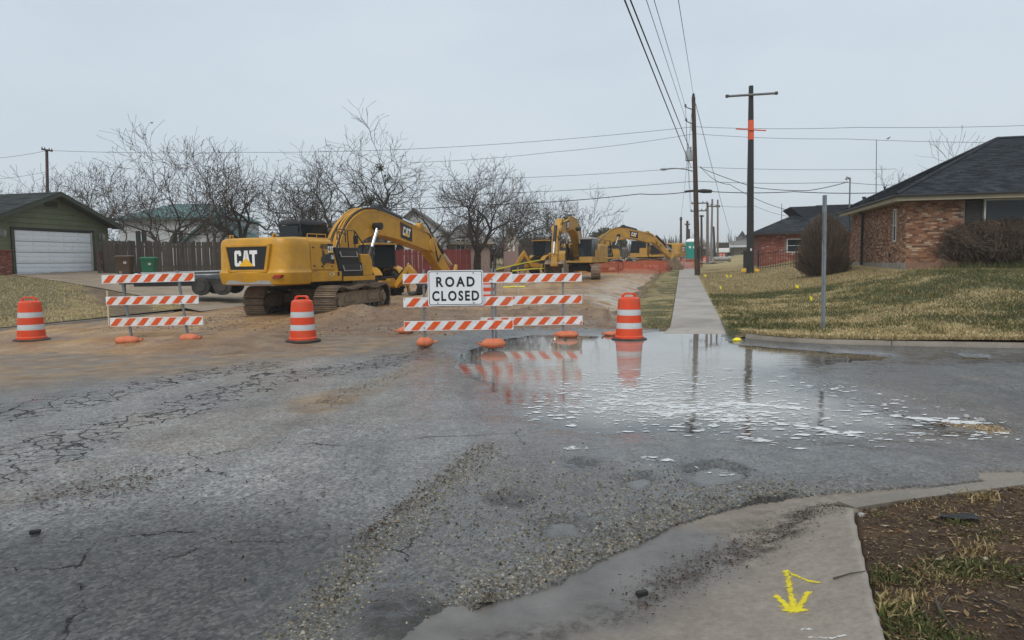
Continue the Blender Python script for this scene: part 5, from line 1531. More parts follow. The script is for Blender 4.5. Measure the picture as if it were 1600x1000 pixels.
M_SHING_P = simple('roof_shingle_grey', (0.16, 0.15, 0.145), 0.95, var=.15, scale=1.5, island=.15)
M_TRIM = simple('trim_tan', (0.31, 0.265, 0.18), 0.6, var=.1)
M_GUTTER = simple('gutter_dark', (0.022, 0.021, 0.022), 0.5, var=.2)
M_FRAMEW = simple('window_frame', (0.62, 0.62, 0.60), 0.5, var=.06)
M_SHUT = simple('shutter', (0.018, 0.018, 0.020), 0.7, var=.3)
M_WIN = mat_glass('window_glass', (0.025, 0.030, 0.032))
M_VENT = simple('roof_vent', (0.035, 0.035, 0.036), 0.6, var=.2)

def brick_wall(parent, p0, p1, z0, z1, holes, mats=(M_BRICK, M_MORTAR), bl=.205, bh=.0715, name='wall', seed=0):
    """running-bond wall from p0 to p1; outward face to the right of travel. local coordinates of the parent"""
    rg = random.Random(seed)
    p0, p1 = Vector((p0[0], p0[1], 0)), Vector((p1[0], p1[1], 0))
    ex = (p1 - p0); L = ex.length; ex.normalize(); nrm = Vector((ex.y, -ex.x, 0))
    P = lambda s, d, z: p0 + ex * s + nrm * d + Vector((0, 0, z))
    mb = MB(); mb.loft([[P(0, -.2, z), P(L, -.2, z), P(L, 0, z), P(0, 0, z)] for z in (z0, z1)])
    wall = mb.build(name, mats[1], parent)
    mb = MB(); row = 0; z = z0
    while z + bh <= z1 + .02:
        off = -bl / 2 if row % 2 else 0
        s = off
        while s < L:
            a, b = max(0.004, s + .006), min(L - .004, s + bl - .006)
            if b - a > .04 and not any(a < h[1] and b > h[0] and z < h[3] and z + bh > h[2] for h in holes):
                pr = .012 + rg.uniform(0, .008)
                zz1 = z + bh - .010
                vs = [P(a, 0, z), P(b, 0, z), P(b, pr, z), P(a, pr, z), P(a, 0, zz1), P(b, 0, zz1), P(b, pr, zz1), P(a, pr, zz1)]
                mb.add(vs, [(3, 2, 6, 7), (0, 3, 7, 4), (2, 1, 5, 6), (7, 6, 5, 4), (0, 1, 2, 3)])
            s += bl
        z += bh; row += 1
    mb.build('brickwork', mats[0], wall, kind='stuff')
    return wall, P

def shingled(parent, quad, mat, cw=.33, ch=.145, name='roof', under=None, seed=0, t=.06):
    """roof slope from eave (a->b) to ridge (d->c); courses of separate shingles on a deck"""
    rg = random.Random(seed)
    a, b, c, d = [Vector(p) for p in quad]
    nrm = (b - a).cross(d - a).normalized()
    if nrm.z < 0: nrm = -nrm
    mb = MB(); mb.loft([[a - nrm * t, b - nrm * t, c - nrm * t, d - nrm * t], [a, b, c, d]])
    deck = mb.build(name, under or mat, parent)
    mb = MB()
    Ls = max((d - a).length, (c - b).length); nc = max(2, int(Ls / ch))
    for i in range(nc):
        f0, f1 = i / nc, min(1, (i + 1.25) / nc)
        l0, r0 = a.lerp(d, f0), b.lerp(c, f0); l1, r1 = a.lerp(d, f1), b.lerp(c, f1)
        w0 = (r0 - l0).length
        if w0 < .05: continue
        n = max(1, int(w0 / cw)); offs = (.5 if i % 2 else 0)
        ks = [0.0] + [min(1, max(0, (k + offs + rg.uniform(-.06, .06)) / n)) for k in range(0 if offs else 1, n)] + [1.0]
        for k in range(len(ks) - 1):
            if ks[k + 1] - ks[k] < 1e-3: continue
            e = .006 * w0 / max(w0, 1) ; g0 = .004 / max(w0, .1)
            ka, kb = ks[k] + g0, ks[k + 1] - g0
            h = .012 + rg.uniform(0, .012); dr = -(d - a).normalized() * rg.uniform(0, .012)
            p = l0.lerp(r0, ka) + dr; q = l0.lerp(r0, kb) + dr; r2 = l1.lerp(r1, kb); s2 = l1.lerp(r1, ka)
            mb.add([p + nrm * .002, q + nrm * .002, p + nrm * h, q + nrm * h, r2 + nrm * .004, s2 + nrm * .004], [(0, 1, 3, 2), (2, 3, 4, 5)])
    mb.build('shingles', mat, deck, kind='stuff')
    return deck

def window(parent, P, s0, s1, z0, z1, mull=(), bars=(), d=.03, frame=M_FRAMEW, fw=.05):
    mb = MB()
    for (a, b, c, e) in [(s0, s1, z0, z0 + fw), (s0, s1, z1 - fw, z1), (s0, s0 + fw, z0 + fw, z1 - fw), (s1 - fw, s1, z0 + fw, z1 - fw)] + [(m - fw / 2, m + fw / 2, z0 + fw, z1 - fw) for m in mull] + [(s0 + fw, s1 - fw, m - .018, m + .018) for m in bars]:
        dd = d + (.004 if (b - a) < .1 and e - c > .2 else 0)
        mb.loft([[P(a, -.1, c), P(b, -.1, c), P(b, dd, c), P(a, dd, c)], [P(a, -.1, e), P(b, -.1, e), P(b, dd, e), P(a, dd, e)]])
    w = mb.build('window', frame, parent)
    mb = MB(); mb.loft([[P(s0 + fw * .9, -.03, z), P(s1 - fw * .9, -.03, z), P(s1 - fw * .9, d * .45, z), P(s0 + fw * .9, d * .45, z)] for z in (z0 + fw * .9, z1 - fw * .9)])
    mb.build('pane', M_WIN, w)
    return w

# ---- the brick house on the right. local frame: x along +u (street's right), y along +v; origin at the wall corner
HB = W(8.23, 30.67, 1.15)
hb = thing('brick_house', 'low red brick house with dark hip roof behind the lawn on the right', 'house', HB, -A_ST)
wallS, PS = brick_wall(hb, (0, 0), (15, 0), .32, 2.62, [(1.95, 2.55, 1.12, 2.7), (2.55, 5.6, 1.12, 2.7), (5.6, 6.2, 1.12, 2.7)], seed=1)
wallW, PW = brick_wall(hb, (0, 9.3), (0, 0), .32, 2.62, [(7.55, 7.95, 1.15, 2.45)], seed=2)
for (a, b, P, m, nm) in ((0, 15, PS, M_FOUND, 'foundation'), (0, 9.3, PW, simple('foundation_concrete', (.27, .24, .20), .9, var=.2, scale=2), 'foundation')):
    mb = MB(); mb.loft([[P(a, -.2, z), P(b, -.2, z), P(b, .035, z), P(a, .035, z)] for z in (-.5, .318)]); mb.build(nm, m, hb)
window(hb, PW, 7.55, 7.95, 1.15, 2.45, bars=(1.8,))
window(hb, PS, 2.6, 5.55, 1.12, 2.62, mull=(4.05,), frame=M_FRAMEW)
for a, b in ((1.97, 2.55), (5.6, 6.18)):
    mb = MB()
    for z in np.arange(1.14, 2.58, .06): mb.loft([[PS(a + .05, -.02, z), PS(b - .05, -.02, z), PS(b - .05, .03, z + .02), PS(a + .05, .03, z + .02)], [PS(a + .05, -.02, z + .05), PS(b - .05, -.02, z + .05), PS(b - .05, .012, z + .055), PS(a + .05, .012, z + .055)]])
    mb.loft([[PS(a, -.02, z), PS(a + .06, -.02, z), PS(a + .06, .035, z), PS(a, .035, z)] for z in (1.12, 2.62)]); mb.loft([[PS(b - .06, -.02, z), PS(b, -.02, z), PS(b, .035, z), PS(b - .06, .035, z)] for z in (1.12, 2.62)])
    mb.build('shutter', M_SHUT, hb)
mb = MB(); mb.loft([[PW(7.25, .03, 0.55), PW(7.05, .03, .55), PW(7.05, .05, .55), PW(7.25, .05, .55)]] * 1 + [[PW(7.25, .03, .7), PW(7.05, .03, .7), PW(7.05, .05, .7), PW(7.25, .05, .7)]]); mb.build('crawl_vent', M_DARK, hb)
mb = MB(); mb.tube([PW(2.6, .1, 0.2), PW(2.6, .1, 2.55), PW(2.6, .35, 2.75)], .06, 6); mb.build('downspout', M_GUTTER, hb)
ez, ov = 2.84, .5; x1 = 15.5; y1 = 9.8; half = (y1 + ov) / 2
apx = Vector((-ov + half, half - ov, ez + half * .505)); apx2 = Vector((x1 - half, half - ov, apx.z))
E = [Vector((-ov, -ov, ez)), Vector((x1, -ov, ez)), Vector((x1, y1, ez)), Vector((-ov, y1, ez))]
rf = shingled(hb, (E[0], E[1], apx2, apx), M_SHING, seed=3)
shingled(hb, (E[3], E[0], apx, apx + Vector((0, .001, 0))), M_SHING, seed=4)
shingled(hb, (E[2], E[3], apx, apx2), M_SHING, seed=5)
shingled(hb, (E[1], E[2], apx2 + Vector((0, .001, 0)), apx2), M_SHING, seed=6)
mb = MB()
for p, q in ((E[0], apx), (E[3], apx), (apx, apx2), (E[1], apx2)):
    mb.tube([p + Vector((0, 0, .03)), q + Vector((0, 0, .03))], .07, 6)
mb.build('ridge_cap', M_SHING, hb)
mb = MB(); mb.box((7.5, 4.65, 2.66), (15.9, 10.2, .03)); mb.build('soffit', M_TRIM, hb)
for c, s in (((7.5, -ov + .01, ez - .14), (16.0, .03, .17)), ((-ov + .01, 4.65, ez - .14), (.03, 10.27, .17))):
    mb = MB(); mb.box(c, s); mb.build('fascia', M_TRIM, hb)
for c, s in (((7.5, -ov - .06, ez - .035), (16.1, .11, .06)), ((-ov - .06, 4.65, ez - .035), (.11, 10.4, .06))):
    mb = MB(); mb.box(c, s); mb.build('gutter', M_GUTTER, hb, bevel=.01)
def on_hip(x, y): return ez + .505 * min(x + ov, y + ov, y1 - y)
for x, y, h, r in ((3.9, 6.2, .40, .06), (4.5, 5.9, .34, .12), (.15, 7.6, .22, .09), (.95, 7.2, .24, .06)):
    z = on_hip(x, y); mb = MB(); mb.tube([(x, y, z - .1), (x, y, z + h)], r * .7, 10); mb.cyl((x, y, z + h), r, .07, 12); mb.build('vent_pipe', M_VENT, hb, smooth=40)
# service mast with the drop wire
z = on_hip(-.2, 9.3); mb = MB(); mb.tube([(-.2, 9.0, 2.0), (-.2, 9.0, z + 1.35), (-.2, 9.0, z + 1.5)], .035, 8); mb.tube([(-.2, 9.0, z + 1.45), (-.34, 9.0, z + 1.52), (-.38, 9.0, z + 1.4)], .06, 8); mb.build('service_mast', M_GALV, hb, smooth=40)
MAST = hb.matrix_basis @ Vector((-.3, 9.0, z + 1.42)) if False else W(8.23 - .3, 30.67 + 9.0, 1.15 + z + 1.3)

# ---- second brick house farther along
HB2 = W(5.6, 57.0, .95)
h2 = thing('brick_house', 'smaller red brick house with a white window beyond the iron fence', 'house', HB2, -A_ST)
w2, P2 = brick_wall(h2, (0, 0), (9, 0), 0, 2.55, [(1.75, 4.0, 1.2, 2.2)], (M_BRICK2, M_MORTAR), .22, .085, seed=8)
w2b, P2b = brick_wall(h2, (0, 9), (0, 0), 0, 2.55, [], (M_BRICK2, M_MORTAR), .22, .085, seed=9)
window(h2, P2, 1.75, 4.0, 1.2, 2.2, mull=(2.85,), bars=(1.7,), fw=.07)
mb = MB(); mb.box((4.5, 4.5, -.3), (9.04, 9.04, .6)); mb.build('foundation', M_FOUND, h2)
hh = 5.1; ap = Vector((-.6 + hh, 4.5, 2.72 + hh * .42)); ap2 = Vector((12, 4.5, ap.z))
EE = [Vector((-.6, -.6, 2.72)), Vector((12, -.6, 2.72)), Vector((12, 9.6, 2.72)), Vector((-.6, 9.6, 2.72))]
shingled(h2, (EE[0], EE[1], ap2, ap), M_SHING, .6, .3, seed=11); shingled(h2, (EE[3], EE[0], ap, ap + Vector((0, .001, 0))), M_SHING, .6, .3, seed=12); shingled(h2, (EE[2], EE[3], ap, ap2), M_SHING, .6, .3, seed=13)
mb = MB(); mb.box((5.7, -.62, 2.62), (12.6, .06, .2)); mb.box((-.62, 4.5, 2.62), (.06, 10.2, .2)); mb.box((5.5, 4.5, 2.57), (12, 10, .03)); mb.build('fascia', M_GUTTER, h2)
mb = MB(); mb.prism([(2.2, 4.62), (9, 4.72), (9, 3.2), (3.4, 3.6)], -1.0 + 3, 6.5); mb.build('upper_roof', M_SHING, h2)

# ---- garage house on the left. local x along +u, y along +v; front wall at x=0 facing +x
HG = W(-30.55, 27.25, 1.42)
hg = thing('garage_house', 'olive green garage house with a wide white door at the left edge', 'house', HG, -A_ST)
M_SIDE = simple('siding_olive', (0.135, 0.155, 0.085), 0.75, var=.16, scale=2, dirt=(.17, .19, .08), dirt_amt=.15, dirt_scale=.8)
M_TRIMG = simple('trim_olive', (0.055, 0.062, 0.040), 0.7, var=.15)
M_DOORW = simple('garage_door_white', (0.78, 0.80, 0.82), 0.5, var=.05, scale=1.5, dirt=(.4, .36, .3), dirt_amt=.05)
DY0, DY1, DH = 1.45, 6.15, 2.13
mb = MB(); mb.loft([[(-.25, y, z) for y in (0.0, 7.4)] + [(-9, y, z) for y in (7.4, 0.0)] for z in (-.6, 2.5)]); mb.prism([(0.0, 2.5), (7.4, 2.5), (3.7, 3.92)], -9, -.25, 'yz')
mb.build('wall', M_SIDE, hg)
# lap siding over the door and in the gable: one board at a time
z = DH + .06; 
while z < 3.85:
    hgt = .235
    def w_at(zz): return 0.0 if zz < 2.5 else (zz - 2.5) * 3.7 / 1.42
    y0a, y0b = w_at(z) + .02, w_at(z + hgt) + .02
    if 7.4 - 2 * y0b > .1:
        mb = MB(); mb.add([(-.26, y0a, z), (-.26, 7.4 - y0a, z), (-.26, 7.4 - y0b, z + hgt), (-.26, y0b, z + hgt), (-.205, y0a, z), (-.205, 7.4 - y0a, z), (-.225, 7.4 - y0b, z + hgt), (-.225, y0b, z + hgt)], [(4, 5, 6, 7), (0, 1, 5, 4), (0, 4, 7, 3), (1, 2, 6, 5), (3, 7, 6, 2)])
        mb.build('siding_board', M_SIDE, hg)
    z += hgt + .03
for ya, yb in ((.02, DY0 - .16), (DY1 + .16, 7.38)):
    z = 1.12
    while z < DH + .05:
        mb = MB(); mb.add([(-.26, ya, z), (-.26, yb, z), (-.26, yb, z + .235), (-.26, ya, z + .235), (-.205, ya, z), (-.205, yb, z), (-.225, yb, z + .235), (-.225, ya, z + .235)], [(4, 5, 6, 7), (0, 1, 5, 4), (0, 4, 7, 3), (1, 2, 6, 5), (3, 7, 6, 2)]); mb.build('siding_board', M_SIDE, hg); z += .235
    brick_wall(hg, (-.2, ya), (-.2, yb), -.4, 1.10, [], (M_BRICK2, M_MORTAR), name='brick_wainscot', seed=20)
    mb = MB(); mb.box((-.16, (ya + yb) / 2, 1.125), (.14, yb - ya, .05)); mb.build('sill_course', M_BRICK2, hg)
for y in (DY0 - .08, DY1 + .08):
    mb = MB(); mb.box((-.20, y, DH / 2 - .05), (.14, .15, DH + .1)); mb.build('door_jamb', M_TRIMG, hg)
mb = MB(); mb.box((-.20, (DY0 + DY1) / 2, DH + .06), (.13, DY1 - DY0 + .3, .1)); mb.build('door_head', M_GUTTER, hg)
mb = MB(); mb.box((-.19, DY1 - .025, DH / 2), (.1, .05, DH)); mb.build('door_stop', simple('stop_tan', (.5, .45, .36), .6), hg)
for i in range(4):
    z0 = .01 + i * (DH - .02) / 4; hgt = (DH - .02) / 4 - .028
    mb = MB(); mb.box((-.24, (DY0 + DY1 - .05) / 2, z0 + hgt / 2), (.05, DY1 - DY0 - .06, hgt))
    for r_ in range(2):
        for j in range(5):
            yy = DY0 + .28 + .92 * j
            mb.box((-.208, yy + .22, z0 + hgt * (.28 + .45 * r_)), (.02, .78, hgt * .26))
    mb.build('door_section', M_DOORW, hg, bevel=.012)
# roof
rz, ez_ = 4.05, 2.50
shingled(hg, ((0.45, -.35, ez_), (-9, -.35, ez_), (-9, 3.7, rz), (.45, 3.7, rz)), M_SHING_G, .5, .2, seed=21)
shingled(hg, ((-9, 7.75, ez_), (.45, 7.75, ez_), (.45, 3.7, rz), (-9, 3.7, rz)), M_SHING_G, .5, .2, seed=22)
for s, ya, yb in ((0, -.37, 3.7), (1, 7.77, 3.7)):
    mb = MB(); mb.prism([(ya, ez_ - .22), (yb, rz - .22), (yb, rz - .03), (ya, ez_ - .03)], .40, .455, 'yz'); mb.build('barge_board', M_TRIMG, hg)
    mb = MB(); mb.prism([(ya, ez_ - .12), (yb, rz - .12), (yb, rz - .09), (ya, ez_ - .09)], -.25, .40, 'yz'); mb.build('soffit', M_TRIMG, hg)
mb = MB(); mb.box((-.20, 3.7, 3.45), (.05, .75, .28)); 
for i in range(5): mb.box((-.17, 3.7, 3.35 + .05 * i), (.03, .65, .02), Matrix.Rotation(.5, 3, 'Y'))
mb.build('gable_vent', M_TRIMG, hg)
for y in (.75, 6.72):
    mb = MB(); mb.box((-.16, y, 1.95), (.04, .12, .3)); mb.tube([(-.15, y, 2.0), (.0, y, 2.12), (.05, y, 2.05)], .015, 6); mb.lathe([(.03, -.22), (.075, -.12), (.085, .05), (.02, .12)], 10, (.05, y, 1.95)); mb.build('wall_lantern', M_GREYP, hg, smooth=40)

# ---- house with green roof behind the trees, and other houses of the back row
M_WHITEW = simple('wall_white', (0.56, 0.58, 0.58), 0.7, var=.08, scale=1)
M_TEAL = simple('roof_teal', (0.060, 0.125, 0.120), 0.6, var=.2, scale=1.2)
M_ROOFG = simple('roof_grey_brown', (0.155, 0.142, 0.130), 0.9, var=.15, scale=1.5)
M_STONE = simple('wall_stone', (0.26, 0.19, 0.155), 0.85, var=.25, scale=6)
def small_house(label, px0, px1, Y, py_base, py_eave, py_top, wall, roofm, gable=False, depth=6, rot=0.0, wins=()):
    a = at(px0, py_base, Y); b = at(px1, py_base, Y)
    Lx = (b - a).length; he = at(px0, py_eave, Y).z - a.z; hr = at((px0 + px1) / 2, py_top, Y).z - a.z
    base = min(a.z, b.z)
    root = thing('house', label, 'house', (a.x, a.y, a.z), rot)
    mb = MB()
    if gable:
        mb.prism([(0, -2), (Lx, -2), (Lx, he), (0, he)], 0, depth); mb.build('wall', wall, root)
        mb = MB(); mb.prism([(0, he), (Lx, he), (Lx / 2, hr)], .05, depth); mb.build('gable', wall if gable is True else gable, root)
        for s in (0, 1):
            e = .25; x0 = -e if s == 0 else Lx + e; sl_ = (hr - he) / (Lx / 2)
            mb = MB(); mb.add([(x0, -.3, he - e * sl_), (Lx / 2, -.3, hr), (Lx / 2, depth + .3, hr), (x0, depth + .3, he - e * sl_), (x0, -.3, he - e * sl_ + .16), (Lx / 2, -.3, hr + .16), (Lx / 2, depth + .3, hr + .16), (x0, depth + .3, he - e * sl_ + .16)], [(0, 1, 2, 3), (4, 5, 6, 7), (0, 1, 5, 4), (1, 2, 6, 5), (2, 3, 7, 6), (3, 0, 4, 7)]); mb.build('roof', roofm, root)
    else:
        mb.prism([(0, -2), (Lx, -2), (Lx, he), (0, he)], 0, depth); mb.build('wall', wall, root)
        mb = MB(); e = .4; hd = depth / 2; 
        mb.add([(-e, -e, he), (Lx + e, -e, he), (Lx + e, depth + e, he), (-e, depth + e, he), (min(hd, Lx * .3), hd, hr), (Lx - min(hd, Lx * .3), hd, hr)], [(0, 1, 5, 4), (1, 2, 5), (2, 3, 4, 5), (3, 0, 4), (0, 1, 2, 3)]); mb.build('roof', roofm, root)
        mb = MB(); mb.box((Lx / 2, -e, he - .05), (Lx + 2 * e, .08, .2)); mb.build('fascia', M_TRIM if roofm is not M_TEAL else M_TEAL, root)
    for (f0, f1, z0, z1) in wins:
        P = lambda s, d, z: Vector((s, -d, z))
        window(root, P, Lx * f0, Lx * f1, z0, z1, mull=(Lx * (f0 + f1) / 2,), fw=.06)
    return root
small_house('long white house with a faded green roof behind the bare trees at left', 188, 352, 58, 400, 342, 312, M_WHITEW, M_TEAL, depth=8, wins=((.15, .27, .9, 2.0), (.5, .62, .9, 2.0)))
small_house('small white outbuilding with a green edged gable rising over the wooden fence', 290, 372, 50, 402, 378, 343, M_WHITEW, M_TEAL, gable=M_WHITEW, depth=5)
small_house('grey roofed house behind the boom of the large excavator', 486, 600, 66, 402, 366, 334, M_STONE, M_ROOFG, depth=9, wins=((.2, .35, .8, 1.8),))
small_house('pale grey gabled house right of the boom, behind dark branches', 606, 692, 62, 402, 362, 328, M_WHITEW, M_ROOFG, gable=M_WHITEW, depth=8, wins=((.62, .8, .8, 1.8),))
small_house('brown low house with a pale rake board behind the red fence', 690, 765, 66, 402, 380, 348, M_STONE, M_ROOFG, depth=8, wins=((.3, .5, .6, 1.6),))
M_CREAM = simple('gable_cream', (0.50, 0.47, 0.38), 0.8, var=.12, scale=3)
M_PBRICK = simple('wall_pink_brick', (0.27, 0.185, 0.155), 0.85, var=.3, scale=14)
small_house('narrow brick house end with a steep cream gable beyond the trees', 787, 812, 68, 408, 382, 352, M_PBRICK, M_ROOFG, gable=M_CREAM, depth=9, wins=((.3, .42, .9, 1.7), (.58, .70, .9, 1.7)))
# far commercial building
fb = at(1132, 400, 150); fb2 = at(1215, 400, 150)
rt = thing('flat_roofed_building', 'distant pale building with a flat white canopy roof beyond the road works', 'building', (fb.x, fb.y, fb.z), 0)
L_ = fb2.x - fb.x
mb = MB(); mb.box((L_ / 2 + 1, 5, -.2), (L_ - 2, 10, 6.0)); mb.build('wall', simple('wall_tan', (.36, .31, .25), .8, var=.1), rt)
mb = MB(); mb.box((L_ / 2 - 1, 3.6, 3.1), (L_ + 2, 15, .6)); mb.build('canopy', M_WHITEW, rt)
mb = MB(); mb.loft([[(1.5, -2, 3.4), (L_, -2, 3.4), (L_, 9, 3.4), (1.5, 9, 3.4)], [(3.5, 1, 5.2), (L_, 1, 5.2), (L_, 7, 5.2), (3.5, 7, 5.2)]]); mb.box((7.0, 3, 5.9), (6.5, 4, 1.5)); mb.build('roof', M_ROOFG, rt)
mb = MB(); mb.lathe([(.9, 0), (.0, 2.2)], 8, (4.5, 3, 6.5)); mb.build('turret', M_SHING, rt)
rt.scale = (1, 1, .6)
for i in range(4):
    mb = MB(); mb.box((4 + i * 1.9, -.02, .3), (1.2, .1, 1.4)); mb.build('window', M_WIN, rt)

# ================================================================== FENCES
M_WOOD = simple('fence_wood', (0.058, 0.046, 0.036), 0.9, var=.3, scale=5, objr=.22, bump=.3)
M_WOODR = simple('fence_red', (0.175, 0.030, 0.026), 0.85, var=.2, scale=3, objr=.16)
def plank_fence(label, pts, h, mat, pw=.14, cat='fence', name='plank_fence', seed=0):
    rg = random.Random(seed)
    root = thing(name, label, cat, pts[0])
    o = Vector(pts[0])
    pm = MB(); pm.loft([[(-pw / 2 + .001, -.011, 0), (pw / 2 - .001, -.011, 0), (pw / 2 - .001, .011, 0), (-pw / 2 + .001, .011, 0)], [(-pw / 2 + .001, -.011, .95), (pw / 2 - .001, -.011, .95), (pw / 2 - .001, .011, .95), (-pw / 2 + .001, .011, .95)],
        [(-pw * .44, -.011, 1), (pw * .44, -.011, 1), (pw * .44, .011, 1), (-pw * .44, .011, 1)]])
    me = pm.mesh('plank', mat)
    for a, b in zip(pts[:-1], pts[1:]):
        a, b = Vector(a) - o, Vector(b) - o; L = math.hypot(b.x - a.x, b.y - a.y); rot = math.atan2(b.y - a.y, b.x - a.x); n = int(L / pw)
        for i in range(n):
            p = a.lerp(b, (i + .5) / n)
            inst(me, 'plank', root, (p.x + rg.gauss(0, .004), p.y + rg.gauss(0, .008), p.z - .05), (rg.gauss(0, .012), rg.gauss(0, .008), rot), (1, 1, h * rg.uniform(.97, 1.02)))
        for z in (.35, h - .35):
            nrm = Vector((-math.sin(rot), math.cos(rot), 0)) * .05
            mb = MB(); mb.tube([a + nrm + Vector((0, 0, z)), b + nrm + Vector((0, 0, z))], .045, 4); mb.build('fence_rail', mat, root)
        k = max(1, int(L / 2.4))
        for i in range(k + 1):
            p = a.lerp(b, i / k) + Vector((-math.sin(rot), math.cos(rot), 0)) * .1
            mb = MB(); mb.box((p.x, p.y, p.z + h / 2 - .2), (.09, .09, h + .3), rot); mb.build('fence_post', mat, root)
    return root
def LZ(x, y): return float(left_z(np.array([x]), np.array([y]))[0])
fp = [at(163, 427, 38.6), at(250, 427, 40.2), at(420, 424, 42.8), at(520, 420, 44)]
plank_fence('tall weathered brown plank fence running right from the garage house', [tuple(p) for p in fp], 1.78, M_WOOD, seed=1)
mb = MB(); p = at(171, 428, 38.3); mb.loft([[(p.x - .55 + d, p.y - .05, p.z + z) for d in (0, .16)] + [(p.x - .55 + d, p.y, p.z + z) for d in (.16, 0)] for z in (0,)] + [[(p.x - .72 + d, p.y + .1, p.z + 1.75) for d in (0, .16)] + [(p.x - .72 + d, p.y + .15, p.z + 1.75) for d in (.16, 0)]])
tag(mb.build('leaning_board', M_WOOD), 'pale loose board leaning where the plank fence meets the garage', 'board')
fp = [at(590, 420, 52), at(735, 420, 53)]
fz = [(p.x, p.y, at(700, 388, 52).z - 1.8) for p in fp]
plank_fence('dark red plank fence behind the backhoe and the excavator boom', fz, 1.8, M_WOODR, seed=2)
fp = [at(812, 405, 64), at(880, 405, 66)]
plank_fence('dark weathered fence in the shade right of the narrow brick gable', [(p.x, p.y, 1.15) for p in fp], 1.9, M_WOOD, .16, seed=3)
# iron fence
M_IRON = simple('iron_black', (0.012, 0.012, 0.012), 0.5, var=.2)
ir = thing('iron_fence', 'thin black iron picket fence on the dry slope beside the black pole', 'fence', W(4.6, 50.5, 0))
def RZ(u, v):
    x, y = xy(u, v); return float(right_z(np.array([x]), np.array([y]))[0])
o_ = W(4.6, 50.5, 0)
FPTS = [W(4.75, 50.2), W(8.3, 48.2), W(8.6, 44.0)]
mb = MB(); mb.box((0, 0, .6), (.022, .022, 1.25)); pick = mb.mesh('picket', M_IRON)
mb = MB(); mb.box((0, 0, .68), (.06, .06, 1.45)); mb.lathe([(.045, 0), (.045, .03), (.0, .08)], 6, (0, 0, 1.4)); ipost = mb.mesh('fence_post', M_IRON)
for a, b in zip(FPTS[:-1], FPTS[1:]):
    L = (b - a).length; n = int(L / .16)
    prev = {}
    zl = []
    for i in range(n + 1):
        p = a.lerp(b, i / n); u_, v_ = uv(p.x, p.y); z = RZ(u_, v_)
        zl.append((p, z))
        inst(ipost if i % 15 == 0 else pick, 'fence_post' if i % 15 == 0 else 'picket', ir, (p.x - o_.x, p.y - o_.y, z - .05))
    for zz in (.2, 1.08):
        mb = MB(); mb.tube([(p.x - o_.x, p.y - o_.y, z + zz) for p, z in zl], .018, 4); mb.build('fence_rail', M_IRON, ir)
# orange safety mesh
M_NET = simple('safety_mesh_orange', (0.46, 0.085, 0.035), 0.6, var=.15)
def net(label, pts, h, step=.085, seed=0):
    rg = random.Random(seed); pts = [Vector(p) for p in pts]
    d = [0]
    for a, b in zip(pts[:-1], pts[1:]): d.append(d[-1] + (b - a).length)
    root = thing('safety_mesh_fence', label, 'mesh fence', pts[0]); o0 = pts[0]
    def P(s):
        x = [float(np.interp(s, d, [p[k] for p in pts])) for k in range(3)]; return Vector(x) - o0
    def H(s): return h * (1 - .18 * abs(math.sin(s * 1.05)) ** 2 - .10 * math.sin(s * .37) ** 2)
    mb = MB(); n = int(d[-1] / step)
    for i in range(n):
        s = i * step; p = P(s); q = P(s + .028); hh = H(s)
        w = .06 * math.sin(s * 2.3)
        mb.quad(p + Vector((0, w, .02)), q + Vector((0, w, .02)), q + Vector((0, w * .3, hh)), p + Vector((0, w * .3, hh)))
    m_ = 11
    for k in range(m_ + 1):
        for i in range(0, n, 3):
            s0, s1 = i * step, min(d[-1], (i + 3) * step); f = k / m_
            a, b = P(s0), P(s1); z0, z1 = .02 + (H(s0) - .05) * f, .02 + (H(s1) - .05) * f; w0, w1 = .06 * math.sin(s0 * 2.3) * (1 - .7 * f), .06 * math.sin(s1 * 2.3) * (1 - .7 * f)
            mb.quad(a + Vector((0, w0 + .002, z0)), b + Vector((0, w1 + .002, z1)), b + Vector((0, w1 + .002, z1 + .03)), a + Vector((0, w0 + .002, z0 + .03)))
    mb.build('mesh', M_NET, root, kind='stuff')
    s = 0
    while s < d[-1]:
        p = P(s); mb = MB(); mb.tube([p + Vector((0, .05, -.1)), p + Vector((.03, .06, h + .12))], .025, 5); mb.build('stake', M_DARK, root); s += 3.2
def zst(u, v): return float(slope(np.array(v)))
net('sagging orange plastic mesh fence in front of the far excavators', [W(-7.8, 57.6, zst(0, 57.6) + .02), W(-4.8, 56.5, zst(0, 56.5) + .02), W(-1.2, 57.5, zst(0, 57.5) + .05), W(-.9, 60, zst(0, 60) + .1)], 1.1, seed=1)
net('orange plastic mesh fence beside the pavement near the portable toilet', [W(-6.0, 67.5, zst(0, 67.5)), W(-1.6, 66, zst(0, 66)), W(1.5, 67, zst(0, 67) + .2), W(1.8, 72, zst(0, 72) + .2)], 1.05, seed=2)

# ================================================================== POLES AND LINES
M_POLE = simple('pole_brown', (0.060, 0.036, 0.024), 0.85, var=.3, scale=2, bump=.3)
M_POLEB = simple('pole_black', (0.016, 0.015, 0.015), 0.7, var=.3, scale=2)
M_POLEW = simple('pole_weathered', (0.16, 0.12, 0.085), 0.85, var=.25, scale=1.5)
M_POLEG = simple('pole_grey', (0.17, 0.165, 0.16), 0.7, var=.2, scale=1.5)
M_ORP = simple('marker_orange', (0.70, 0.10, 0.03), 0.55, var=.1)
M_CAN = simple('transformer_grey', (0.28, 0.30, 0.31), 0.5, var=.1)
M_WIRE = simple('wire_black', (0.012, 0.012, 0.013), 0.6, var=.1)
M_INS = simple('insulator', (0.06, 0.05, 0.05), 0.3)

